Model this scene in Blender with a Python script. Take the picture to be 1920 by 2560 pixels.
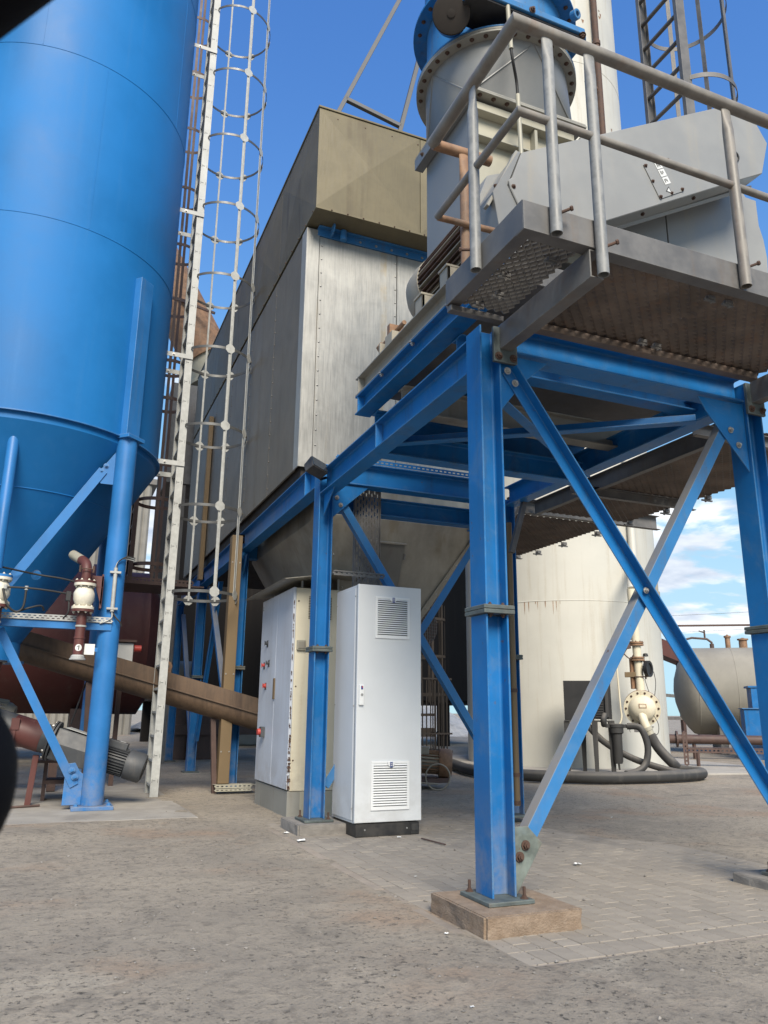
import bpy, bmesh, math, random
import numpy as np
from mathutils import Vector, Matrix, noise

random.seed(7)
R = math.radians
scene = bpy.context.scene
for o in list(bpy.data.objects):
    bpy.data.objects.remove(o, do_unlink=True)
C = scene.collection

# ---------------------------------------------------------------- camera
CAM_H = 1.0
cam_d = bpy.data.cameras.new('camera')
cam = bpy.data.objects.new('camera', cam_d)
C.objects.link(cam)
cam_d.sensor_fit = 'HORIZONTAL'
cam_d.sensor_width = 36.0
cam_d.lens = 36.0 * 1927.65 / 1920.0
cam_d.clip_start = 0.02
cam_d.clip_end = 3000
cam_d.dof.use_dof = True
cam_d.dof.focus_distance = 7.5
cam_d.dof.aperture_fstop = 11.0
p_, y_, r_ = R(14.542), R(22.572), R(-0.627)
fw = Vector((math.sin(y_) * math.cos(p_), math.cos(y_) * math.cos(p_), math.sin(p_)))
rt = Vector((math.cos(y_), -math.sin(y_), 0))
dn = -rt.cross(fw)
rt2 = rt * math.cos(r_) + dn * math.sin(r_)
dn2 = dn * math.cos(r_) - rt * math.sin(r_)
m = Matrix.Identity(4)
for i in range(3):
    m[i][0] = rt2[i]; m[i][1] = -dn2[i]; m[i][2] = -fw[i]
m[2][3] = CAM_H
cam.matrix_world = m
scene.camera = cam

# ---------------------------------------------------------------- world, sun, exposure
SUN_EL, SUN_AZ = 40.0, 193.0         # azimuth measured from +Y towards +X
SKY_STRENGTH = 0.125
EXPOSURE = 0.94
world = bpy.data.worlds.new('World')
scene.world = world
world.use_nodes = True
wn, wl = world.node_tree.nodes, world.node_tree.links
wn.clear()
def wnode(t, **k):
    n = wn.new(t)
    for a, b in k.items():
        setattr(n, a, b)
    return n
sky = wnode('ShaderNodeTexSky', sky_type='NISHITA', sun_disc=False)
sky.sun_elevation = R(SUN_EL)
sky.sun_rotation = R(SUN_AZ)
sky.altitude = 50
sky.air_density = 1.0
sky.dust_density = 0.35
sky.ozone_density = 1.6
hs = wnode('ShaderNodeHueSaturation')
hs.inputs['Hue'].default_value = 0.512
hs.inputs['Saturation'].default_value = 1.30
hs.inputs['Value'].default_value = 1.30
wl.new(sky.outputs[0], hs.inputs['Color'])
# cumulus field: denser towards the horizon in every direction
tc = wnode('ShaderNodeTexCoord')
sep = wnode('ShaderNodeSeparateXYZ')
wl.new(tc.outputs['Generated'], sep.inputs[0])
def wmath(op, a, b=None, c=None):
    n = wnode('ShaderNodeMath', operation=op)
    for i, v in enumerate((a, b, c)):
        if v is None: continue
        if isinstance(v, (int, float)): n.inputs[i].default_value = v
        else: wl.new(v, n.inputs[i])
    return n.outputs[0]
zc = wmath('MAXIMUM', sep.outputs['Z'], 0.0)
den = wmath('ADD', zc, 0.16)
cx = wmath('DIVIDE', sep.outputs['X'], den)
cy = wmath('DIVIDE', sep.outputs['Y'], den)
comb = wnode('ShaderNodeCombineXYZ')
wl.new(cx, comb.inputs[0]); wl.new(cy, comb.inputs[1]); comb.inputs[2].default_value = 9.3
n1 = wnode('ShaderNodeTexNoise')
n1.inputs['Scale'].default_value = 1.7; n1.inputs['Detail'].default_value = 9; n1.inputs['Roughness'].default_value = 0.56
n1.inputs['Distortion'].default_value = 0.25
wl.new(comb.outputs[0], n1.inputs['Vector'])
n2 = wnode('ShaderNodeTexNoise')
n2.inputs['Scale'].default_value = 3.2; n2.inputs['Detail'].default_value = 6
wl.new(comb.outputs[0], n2.inputs['Vector'])
# fewer clouds overhead and a clear strip just above the horizon
up_ = wmath('MULTIPLY', wmath('MAXIMUM', wmath('SUBTRACT', zc, 0.17), 0.0), 0.75)
lo_ = wmath('MULTIPLY', wmath('MAXIMUM', wmath('SUBTRACT', 0.125, zc), 0.0), 1.9)
dens = wmath('SUBTRACT', wmath('SUBTRACT', n1.outputs[0], up_), lo_)
cm = wnode('ShaderNodeMapRange', interpolation_type='SMOOTHSTEP')
cm.inputs['From Min'].default_value = 0.425; cm.inputs['From Max'].default_value = 0.505
wl.new(dens, cm.inputs['Value'])
cmask = wmath('MULTIPLY', cm.outputs[0], 0.93)
ccol = wnode('ShaderNodeMixRGB')
ccol.inputs[1].default_value = (2.6, 2.95, 3.6, 1)
ccol.inputs[2].default_value = (5.2, 5.3, 5.4, 1)
cs = wnode('ShaderNodeMapRange'); cs.inputs['From Min'].default_value = 0.35; cs.inputs['From Max'].default_value = 0.6
wl.new(n2.outputs[0], cs.inputs['Value'])
wl.new(cs.outputs[0], ccol.inputs[0])
# the clear sky keeps a pale blue towards the horizon instead of burning out
ssep = wnode('ShaderNodeSeparateColor'); scom = wnode('ShaderNodeCombineColor')
wl.new(hs.outputs[0], ssep.inputs[0])
for i_, cap in enumerate((2.35, 3.55, 4.35)):
    q_ = wmath('POWER', wmath('DIVIDE', ssep.outputs[i_], cap), 3.0)
    wl.new(wmath('DIVIDE', ssep.outputs[i_], wmath('POWER', wmath('ADD', q_, 1.0), 0.3333)), scom.inputs[i_])
mx = wnode('ShaderNodeMixRGB')
wl.new(cmask, mx.inputs[0]); wl.new(scom.outputs[0], mx.inputs[1]); wl.new(ccol.outputs[0], mx.inputs[2])
bg = wnode('ShaderNodeBackground')
bg.inputs['Strength'].default_value = SKY_STRENGTH
wl.new(mx.outputs[0], bg.inputs['Color'])
wo = wnode('ShaderNodeOutputWorld')
wl.new(bg.outputs[0], wo.inputs['Surface'])

sun_d = bpy.data.lights.new('sun', 'SUN')
sun_d.energy = 3.1
sun_d.angle = R(28)
sun_d.color = (1.0, 0.90, 0.76)
sun = bpy.data.objects.new('sun', sun_d)
C.objects.link(sun)
sdir = Vector((math.sin(R(SUN_AZ)) * math.cos(R(SUN_EL)), math.cos(R(SUN_AZ)) * math.cos(R(SUN_EL)), math.sin(R(SUN_EL))))
sun.rotation_euler = sdir.to_track_quat('Z', 'Y').to_euler()
sun.location = sdir * 40

vs = scene.view_settings
vs.view_transform = 'Standard'
vs.look = 'None'
vs.exposure = EXPOSURE
vs.gamma = 1.0
vs.use_curve_mapping = False

# ---------------------------------------------------------------- materials
def srgb(r, g, b):
    f = lambda v: ((v / 255 + 0.055) / 1.055) ** 2.4 if v > 10 else v / 255 / 12.92
    return (f(r), f(g), f(b), 1)

class NT:
    def __init__(s, name):
        s.m = bpy.data.materials.new(name)
        s.m.use_nodes = True
        s.n = s.m.node_tree.nodes; s.l = s.m.node_tree.links
        s.b = s.n['Principled BSDF']
        s.tc = s.n.new('ShaderNodeTexCoord')
        s.co = s.tc.outputs['Object']
    def link(s, a, b): s.l.new(a, b)
    def mapping(s, scale=(1, 1, 1), rot=(0, 0, 0)):
        n = s.n.new('ShaderNodeMapping')
        n.inputs['Scale'].default_value = scale
        n.inputs['Rotation'].default_value = rot
        s.link(s.co, n.inputs[0])
        return n.outputs[0]
    def noise(s, scale=5, detail=5, rough=0.6, vec=None, dist=0.0):
        n = s.n.new('ShaderNodeTexNoise')
        n.inputs['Scale'].default_value = scale; n.inputs['Detail'].default_value = detail
        n.inputs['Roughness'].default_value = rough; n.inputs['Distortion'].default_value = dist
        s.link(vec if vec is not None else s.co, n.inputs['Vector'])
        return n.outputs[0]
    def ramp(s, v, a, b, c0=0.0, c1=1.0, smooth=True):
        n = s.n.new('ShaderNodeMapRange')
        if smooth: n.interpolation_type = 'SMOOTHSTEP'
        n.inputs['From Min'].default_value = a; n.inputs['From Max'].default_value = b
        n.inputs['To Min'].default_value = c0; n.inputs['To Max'].default_value = c1
        s.link(v, n.inputs['Value'])
        return n.outputs[0]
    def mix(s, f, a, b, mode='MIX'):
        n = s.n.new('ShaderNodeMixRGB'); n.blend_type = mode
        for i, v in enumerate((f, a, b)):
            if isinstance(v, (int, float)): n.inputs[i].default_value = v
            elif isinstance(v, tuple): n.inputs[i].default_value = v
            else: s.link(v, n.inputs[i])
        return n.outputs[0]
    def math(s, op, a, b=0.0):
        n = s.n.new('ShaderNodeMath'); n.operation = op
        for i, v in enumerate((a, b)):
            if isinstance(v, (int, float)): n.inputs[i].default_value = v
            else: s.link(v, n.inputs[i])
        return n.outputs[0]
    def bump(s, h, strength=0.3, dist=0.01):
        n = s.n.new('ShaderNodeBump')
        n.inputs['Strength'].default_value = strength; n.inputs['Distance'].default_value = dist
        s.link(h, n.inputs['Height'])
        s.link(n.outputs[0], s.b.inputs['Normal'])
    def edge(s, rad=0.008, lo=0.02, hi=0.25):
        # worn edge mask: difference between true and rounded normal
        g = s.n.new('ShaderNodeNewGeometry'); bv = s.n.new('ShaderNodeBevel'); bv.samples = 3
        bv.inputs['Radius'].default_value = rad
        d = s.n.new('ShaderNodeVectorMath'); d.operation = 'DOT_PRODUCT'
        s.link(g.outputs['Normal'], d.inputs[0]); s.link(bv.outputs[0], d.inputs[1])
        return s.ramp(s.math('SUBTRACT', 1.0, d.outputs['Value']), lo, hi)
    def set(s, color=None, rough=None, metal=None):
        for k, v in (('Base Color', color), ('Roughness', rough), ('Metallic', metal)):
            if v is None: continue
            if isinstance(v, (int, float, tuple)): s.b.inputs[k].default_value = v
            else: s.link(v, s.b.inputs[k])
        return s.m

def paint(name, col, dirt=(0.10, 0.095, 0.08, 1), amount=0.35, rough=0.42, edge=None, streak=True, scale=2.0, var=0.12, lift=None, chips=0.0, spec=0.5, splash=0.0):
    t = NT(name)
    t.b.inputs['Specular IOR Level'].default_value = spec
    big = t.noise(scale, 6, 0.62)
    fine = t.noise(38, 4, 0.6)
    st = t.noise(1.0, 6, 0.6, t.mapping((9, 9, 0.55)))
    c = t.mix(t.ramp(big, 0.3, 0.72), tuple(v * (1 - var) for v in col[:3]) + (1,), tuple(min(1, v * (1 + var)) for v in col[:3]) + (1,))
    dm = t.ramp(st if streak else big, 0.5, 0.78)
    dm = t.math('MULTIPLY', dm, t.ramp(fine, 0.3, 0.65, 0.4, 1.0))
    c = t.mix(t.math('MULTIPLY', dm, amount), c, dirt)
    if lift:      # dust that settles on upward faces
        g = t.n.new('ShaderNodeNewGeometry'); sp = t.n.new('ShaderNodeSeparateXYZ')
        t.link(g.outputs['Normal'], sp.inputs[0])
        up = t.ramp(sp.outputs['Z'], 0.2, 0.62, 0.0, lift)
        c = t.mix(t.math('MULTIPLY', up, t.ramp(big, 0.25, 0.6, 0.6, 1)), c, (0.26, 0.235, 0.20, 1))
    if chips:
        ch = t.ramp(t.noise(23, 5, 0.65, dist=0.4), 0.66, 0.69, 0, chips)
        ch = t.math('MULTIPLY', ch, t.ramp(t.noise(1.6, 3), 0.42, 0.62))
        c = t.mix(ch, c, (0.10, 0.055, 0.035, 1))
        wash = t.ramp(t.noise(4.5, 6, 0.7, dist=0.8), 0.48, 0.74, 0, 0.28)
        c = t.mix(wash, c, (0.13, 0.20, 0.27, 1))
    if splash:    # dried dust and rain splash near the ground
        so = t.n.new('ShaderNodeSeparateXYZ'); t.link(t.co, so.inputs[0])
        sm = t.math('MULTIPLY', t.ramp(so.outputs['Z'], 0.08, 0.75, splash, 0.0), t.ramp(t.noise(7, 6, 0.7), 0.34, 0.66))
        c = t.mix(sm, c, (0.27, 0.24, 0.20, 1))
    if edge:
        e = t.math('MULTIPLY', t.edge(), t.ramp(t.noise(14, 4), 0.32, 0.6, 0.15, 0.85))
        c = t.mix(e, c, edge)
    t.bump(t.noise(90, 3), 0.05, 0.002)
    return t.set(c, t.ramp(big, 0.2, 0.8, rough - 0.08, rough + 0.14))

M = {}
M['blue'] = paint('blue_paint', (0.007, 0.132, 0.375, 1), dirt=(0.035, 0.055, 0.07, 1), amount=0.55, rough=0.45, edge=(0.15, 0.25, 0.29, 1), lift=0.8, chips=0.9, spec=0.3, splash=0.45)
M['blue_light'] = paint('light_blue_paint', (0.03, 0.16, 0.38, 1), dirt=(0.10, 0.10, 0.09, 1), amount=0.6, rough=0.48, edge=(0.20, 0.25, 0.24, 1), lift=0.95, chips=0.9, spec=0.3, splash=0.25)
M['silo'] = paint('silo_blue_paint', (0.011, 0.142, 0.39, 1), dirt=(0.03, 0.165, 0.41, 1), amount=0.5, rough=0.48, scale=0.55, var=0.14, spec=0.22)
M['silo_leg'] = paint('silo_leg_paint', (0.022, 0.15, 0.40, 1), dirt=(0.10, 0.15, 0.20, 1), amount=0.45, rough=0.42, edge=(0.16, 0.29, 0.43, 1), spec=0.35, lift=0.5, splash=0.4)
M['teal'] = paint('worn_teal_plate', (0.08, 0.10, 0.10, 1), dirt=(0.14, 0.10, 0.07, 1), amount=0.9, rough=0.6, scale=9, var=0.3, edge=(0.2, 0.2, 0.17, 1))
M['teal_rust'] = paint('rust_stained_teal_plate', (0.13, 0.155, 0.14, 1), dirt=(0.20, 0.14, 0.09, 1), amount=1.0, rough=0.65, scale=11, var=0.35, edge=(0.2, 0.17, 0.13, 1), chips=1.0)
M['cream'] = paint('cream_paint', (0.62, 0.57, 0.44, 1), dirt=(0.36, 0.25, 0.12, 1), amount=0.42, rough=0.5, scale=1.4, var=0.06, splash=0.5)
M['cream_duct'] = paint('cream_duct_paint', (0.34, 0.325, 0.26, 1), dirt=(0.22, 0.16, 0.09, 1), amount=0.35, rough=0.5, lift=0.5)
M['tank'] = paint('cream_tank_paint', (0.485, 0.478, 0.432, 1), dirt=(0.30, 0.24, 0.15, 1), amount=0.5, rough=0.55, scale=0.8, var=0.06)
M['white_door'] = paint('door_paint', (0.50, 0.54, 0.61, 1), dirt=(0.32, 0.32, 0.32, 1), amount=0.45, rough=0.42, var=0.06, splash=0.45)
M['white_cab'] = paint('new_cabinet_paint', (0.62, 0.64, 0.655, 1), dirt=(0.50, 0.50, 0.49, 1), amount=0.14, rough=0.40, var=0.03, splash=0.22)
M['white_vent'] = paint('vent_plastic', (0.74, 0.75, 0.75, 1), dirt=(0.4, 0.4, 0.4, 1), amount=0.1, rough=0.45, var=0.02)
M['grey_sheet'] = paint('grey_sheet_paint', (0.25, 0.252, 0.245, 1), dirt=(0.36, 0.30, 0.20, 1), amount=0.35, rough=0.40, var=0.07)
M['duct_grey'] = paint('duct_grey_paint', (0.19, 0.195, 0.195, 1), dirt=(0.24, 0.21, 0.17, 1), amount=0.25, rough=0.36, var=0.08, lift=0.3)
M['dark_steel'] = paint('dark_galvanised_steel', (0.115, 0.113, 0.112, 1), dirt=(0.13, 0.085, 0.05, 1), amount=0.6, rough=0.55, edge=(0.26, 0.25, 0.23, 1), scale=5, var=0.25)
M['rail'] = paint('weathered_pipe', (0.20, 0.185, 0.165, 1), dirt=(0.17, 0.085, 0.04, 1), amount=0.55, rough=0.5, scale=8, var=0.2)
M['rail_grey'] = paint('grey_tube', (0.10, 0.103, 0.107, 1), dirt=(0.14, 0.12, 0.1, 1), amount=0.3, rough=0.5)
M['rust_pipe'] = paint('rusty_pipe', (0.235, 0.135, 0.078, 1), dirt=(0.25, 0.22, 0.18, 1), amount=0.6, rough=0.65, scale=9, var=0.3)
M['rust'] = paint('rust', (0.075, 0.042, 0.03, 1), dirt=(0.13, 0.065, 0.035, 1), amount=0.7, rough=0.75, scale=11, var=0.35)
M['brown_steel'] = paint('brown_steel', (0.075, 0.045, 0.038, 1), dirt=(0.12, 0.07, 0.05, 1), amount=0.5, rough=0.6, scale=5, var=0.2)
M['grating'] = paint('rusty_grating', (0.125, 0.098, 0.08, 1), dirt=(0.17, 0.09, 0.05, 1), amount=0.6, rough=0.6, scale=3.0, var=0.35)
M['ochre'] = paint('ochre_panel', (0.15, 0.103, 0.052, 1), dirt=(0.2, 0.14, 0.08, 1), amount=0.3, rough=0.6, var=0.06)
M['red'] = paint('oxide_red_paint', (0.095, 0.030, 0.026, 1), dirt=(0.22, 0.13, 0.11, 1), amount=0.4, rough=0.55, var=0.12)
M['dark_red'] = paint('dark_red_paint', (0.075, 0.018, 0.015, 1), dirt=(0.1, 0.06, 0.05, 1), amount=0.5, rough=0.6)
M['motor_grey'] = paint('motor_grey_paint', (0.052, 0.056, 0.062, 1), dirt=(0.16, 0.14, 0.12, 1), amount=0.5, rough=0.5, scale=6, var=0.12)
M['motor_tan'] = paint('dusty_motor_paint', (0.27, 0.25, 0.205, 1), dirt=(0.2, 0.14, 0.09, 1), amount=0.4, rough=0.6)
M['black'] = paint('black_paint', (0.012, 0.012, 0.013, 1), dirt=(0.05, 0.047, 0.043, 1), amount=0.3, rough=0.5, splash=0.12)
M['car'] = paint('car_black', (0.0035, 0.0035, 0.005, 1), dirt=(0.006, 0.006, 0.008, 1), amount=0.2, rough=0.6, spec=0.08)
M['shade'] = paint('deep_shade_cladding', (0.014, 0.0125, 0.012, 1), dirt=(0.03, 0.024, 0.02, 1), amount=0.5, rough=0.8, spec=0.2)  # near-black: the deep shade of the far bays is put into the colour
M['shade_steel'] = paint('dark_steel_with_shade', (0.035, 0.03, 0.027, 1), dirt=(0.06, 0.045, 0.035, 1), amount=0.5, rough=0.7, spec=0.2)  # rear bay shade put into the colour; also serves the dark actuator cover
M['post_galv'] = paint('weathered_galvanised_post', (0.20, 0.205, 0.205, 1), dirt=(0.36, 0.37, 0.37, 1), amount=0.8, rough=0.5, scale=14, var=0.22)
M['hopper_dark'] = paint('hopper_door_paint', (0.15, 0.148, 0.135, 1), dirt=(0.08, 0.07, 0.06, 1), amount=0.5, rough=0.5)
M['rubber'] = paint('black_rubber', (0.03, 0.03, 0.03, 1), dirt=(0.12, 0.11, 0.10, 1), amount=0.55, rough=0.7, scale=4, lift=0.35)
M['cable'] = paint('cable_sheath', (0.02, 0.02, 0.02, 1), amount=0.3, rough=0.6)
M['htank'] = paint('taupe_tank_paint', (0.255, 0.24, 0.205, 1), dirt=(0.18, 0.16, 0.13, 1), amount=0.4, rough=0.6, scale=0.7)
M['corr'] = paint('corrugated_sheet', (0.20, 0.192, 0.175, 1), dirt=(0.2, 0.17, 0.13, 1), amount=0.4, rough=0.6)
M['switch_red'] = paint('red_plastic', (0.42, 0.05, 0.04, 1), amount=0.2, rough=0.45)
M['badge_blue'] = paint('badge_blue', (0.012, 0.035, 0.20, 1), amount=0.05, rough=0.4)
M['plate'] = paint('white_label', (0.62, 0.63, 0.62, 1), dirt=(0.35, 0.33, 0.3, 1), amount=0.3, rough=0.5)
M['ink'] = paint('black_ink', (0.01, 0.01, 0.01, 1), amount=0.0, rough=0.6)
M['paper'] = paint('white_paper', (0.72, 0.72, 0.70, 1), dirt=(0.4, 0.38, 0.35, 1), amount=0.3, rough=0.8)
M['valve_white'] = paint('chipped_white_paint', (0.62, 0.59, 0.50, 1), dirt=(0.30, 0.20, 0.12, 1), amount=0.55, rough=0.5, scale=10)
M['stone'] = paint('pebble_stone', (0.20, 0.185, 0.165, 1), amount=0.4, rough=0.9, scale=30, var=0.4)
M['seal'] = paint('black_seal', (0.012, 0.012, 0.014, 1), amount=0.1, rough=0.4)
M['glass'] = paint('dark_glass', (0.02, 0.025, 0.03, 1), amount=0.1, rough=0.1)

def metal(name, col, rough, streaks=None, metalness=0.75, scale=(10, 10, 0.5), var=0.25, seed=0, grime=0.0):
    t = NT(name)
    v = t.noise(1.0, 7, 0.62, t.mapping(scale))
    b = t.noise(1.3, 5, 0.6)
    v2 = t.math('ADD', t.math('MULTIPLY', v, 0.45), t.math('MULTIPLY', t.noise(2.2, 7, 0.68, dist=0.5), 0.55))
    c = t.mix(t.ramp(v2, 0.30, 0.70), tuple(x * (1 - var) for x in col) + (1,), tuple(min(1, x * (1 + var)) for x in col) + (1,))
    if streaks:
        s = t.noise(1.0, 4, 0.55, t.mapping((4.6, 4.6, 0.10)))
        c = t.mix(t.math('MULTIPLY', t.ramp(s, 0.56, 0.68, 0, streaks[1]), t.ramp(t.noise(3, 4), 0.35, 0.6)), c, streaks[0])
    if grime:
        c = t.mix(t.ramp(b, 0.45, 0.75, 0, grime), c, (0.10, 0.085, 0.06, 1))
    t.bump(t.noise(1.0, 4, 0.6, t.mapping((60, 60, 3))), 0.04, 0.003)
    return t.set(c, t.ramp(v, 0.2, 0.8, rough - 0.09, rough + 0.13), metalness)
M['galv'] = metal('galvanised_steel', (0.36, 0.37, 0.36), 0.55, metalness=0.08, scale=(14, 14, 14), var=0.22)
M['galv_backlit'] = metal('backlit_galvanised_steel', (0.085, 0.088, 0.09), 0.42, metalness=0.3, scale=(14, 14, 14), var=0.2)  # cage hoops: their backlit shade against the sky is put into the colour
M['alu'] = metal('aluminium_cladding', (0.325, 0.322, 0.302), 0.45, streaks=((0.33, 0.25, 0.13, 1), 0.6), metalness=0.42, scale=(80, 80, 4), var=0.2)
M['alu_dark'] = metal('dark_wall_cladding', (0.132, 0.118, 0.096), 0.55, streaks=((0.09, 0.072, 0.05, 1), 0.6), metalness=0.12, scale=(70, 70, 4), var=0.2)  # darker version of the cladding, used on the left wall
M['taupe'] = metal('tarnished_cladding', (0.128, 0.108, 0.062), 0.55, streaks=((0.085, 0.066, 0.036, 1), 0.65), metalness=0.15, scale=(110, 110, 5), var=0.2)
M['taupe_dark'] = metal('dark_hood_side', (0.112, 0.095, 0.066), 0.58, streaks=((0.045, 0.036, 0.026, 1), 0.6), metalness=0.1, scale=(90, 90, 5), var=0.25)  # darker version of the hood sheet, used on its left side
M['hopper'] = metal('hopper_sheet', (0.30, 0.288, 0.25), 0.5, streaks=((0.2, 0.16, 0.10, 1), 0.5), metalness=0.5, var=0.2, grime=0.6)
M['bolt'] = metal('zinc_bolt', (0.38, 0.37, 0.35), 0.45, metalness=0.7, scale=(30, 30, 30))
M['screw_tube'] = metal('rusty_screw_tube', (0.092, 0.059, 0.037), 0.6, streaks=((0.045, 0.025, 0.016, 1), 0.8), metalness=0.05, scale=(28, 28, 3), var=0.4)

def ground_mat():
    t = NT('dusty_asphalt')
    a = t.noise(0.55, 7, 0.62)
    b = t.noise(2.6, 6, 0.65, dist=0.6)
    f = t.noise(60, 5, 0.7)
    ff = t.noise(190, 3, 0.7)
    c = t.mix(t.ramp(a, 0.34, 0.66), (0.238, 0.208, 0.168, 1), (0.338, 0.292, 0.228, 1))
    c = t.mix(t.ramp(b, 0.48, 0.72, 0, 0.65), c, (0.37, 0.318, 0.25, 1))
    c = t.mix(t.ramp(t.noise(1.3, 6, 0.7, dist=1.2), 0.54, 0.70, 0, 0.6), c, (0.135, 0.12, 0.10, 1))
    c = t.mix(t.ramp(t.noise(0.8, 5, 0.6), 0.52, 0.68, 0, 0.6), c, (0.315, 0.215, 0.142, 1))
    c = t.mix(t.ramp(t.noise(0.55, 6, 0.65, t.mapping((0.7, 1.9, 1), (0, 0, 0.5)), dist=0.7), 0.60, 0.74, 0, 0.6), c, (0.43, 0.385, 0.31, 1))
    grit = t.noise(13, 7, 0.75)
    c = t.mix(t.ramp(grit, 0.48, 0.66, 0, 0.62), c, (0.115, 0.10, 0.083, 1))
    pit = t.noise(30, 6, 0.75)
    patch = t.ramp(t.noise(1.9, 4, 0.6), 0.34, 0.58)
    c = t.mix(t.math('MULTIPLY', t.ramp(pit, 0.57, 0.63, 0, 0.95), patch), c, (0.055, 0.049, 0.042, 1))
    c = t.mix(t.ramp(f, 0.45, 0.70, 0, 0.35), c, (0.17, 0.152, 0.127, 1), 'MIX')
    c = t.mix(t.ramp(ff, 0.64, 0.78, 0, 0.5), c, (0.46, 0.42, 0.36, 1))
    h = t.math('ADD', t.math('MULTIPLY', f, 0.6), t.math('MULTIPLY', ff, 0.3))
    h = t.math('ADD', h, t.math('MULTIPLY', grit, 1.3))
    h = t.math('SUBTRACT', h, t.math('MULTIPLY', t.math('MULTIPLY', t.ramp(pit, 0.56, 0.68), patch), 0.7))
    t.bump(h, 0.75, 0.016)
    return t.set(c, 0.92)
M['ground'] = ground_mat()

def rough_stone(name, c0, c1, c2, sc=6.0, spots=0.5, bump=0.5):
    t = NT(name)
    oi = t.n.new('ShaderNodeObjectInfo')
    b = t.noise(sc, 6, 0.65); f = t.noise(110, 4, 0.7); s = t.noise(1.7, 5, 0.6)
    c = t.mix(t.ramp(b, 0.3, 0.7), c0, c1)
    c = t.mix(t.ramp(f, 0.55, 0.75, 0, spots), c, c2)
    c = t.mix(t.ramp(s, 0.5, 0.72, 0, 0.45), c, (0.12, 0.11, 0.10, 1))
    rv = t.ramp(oi.outputs['Random'], 0, 1, 0.90, 1.08, False)
    c = t.mix(1.0, c, rv, 'MULTIPLY')
    t.bump(t.math('ADD', f, t.math('MULTIPLY', b, 1.5)), bump, 0.008)
    return t.set(c, 0.9)
M['paver'] = rough_stone('paver_concrete', (0.235, 0.208, 0.174, 1), (0.305, 0.268, 0.22, 1), (0.37, 0.325, 0.265, 1), 5, 0.35, 0.35)
M['kerb'] = rough_stone('kerb_concrete', (0.235, 0.20, 0.165, 1), (0.30, 0.255, 0.208, 1), (0.36, 0.32, 0.27, 1), 5, 0.4, 0.35)
M['footing'] = rough_stone('footing_concrete', (0.20, 0.143, 0.098, 1), (0.275, 0.21, 0.155, 1), (0.36, 0.26, 0.16, 1), 14, 0.6, 0.9)
M['footing_grey'] = rough_stone('grey_footing_concrete', (0.19, 0.175, 0.16, 1), (0.28, 0.26, 0.235, 1), (0.36, 0.33, 0.29, 1), 7, 0.5, 0.7)
M['pad'] = rough_stone('pad_concrete', (0.28, 0.26, 0.23, 1), (0.36, 0.335, 0.295, 1), (0.40, 0.37, 0.32, 1), 3, 0.45, 0.6)
M['gravel'] = rough_stone('gravel_grey', (0.34, 0.34, 0.33, 1), (0.48, 0.47, 0.45, 1), (0.55, 0.54, 0.52, 1), 7, 0.5, 1.0)

# ---------------------------------------------------------------- mesh helpers
def V(*a): return Vector(a)
def frame(d, up=None):
    d = Vector(d).normalized()
    u = Vector(up) if up is not None else (V(0, 0, 1) if abs(d.z) < 0.95 else V(1, 0, 0))
    x = d.cross(u)
    if x.length < 1e-6: x = d.cross(V(0, 1, 0))
    x.normalize()
    return x, x.cross(d).normalized(), d      # side, up, along

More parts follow.
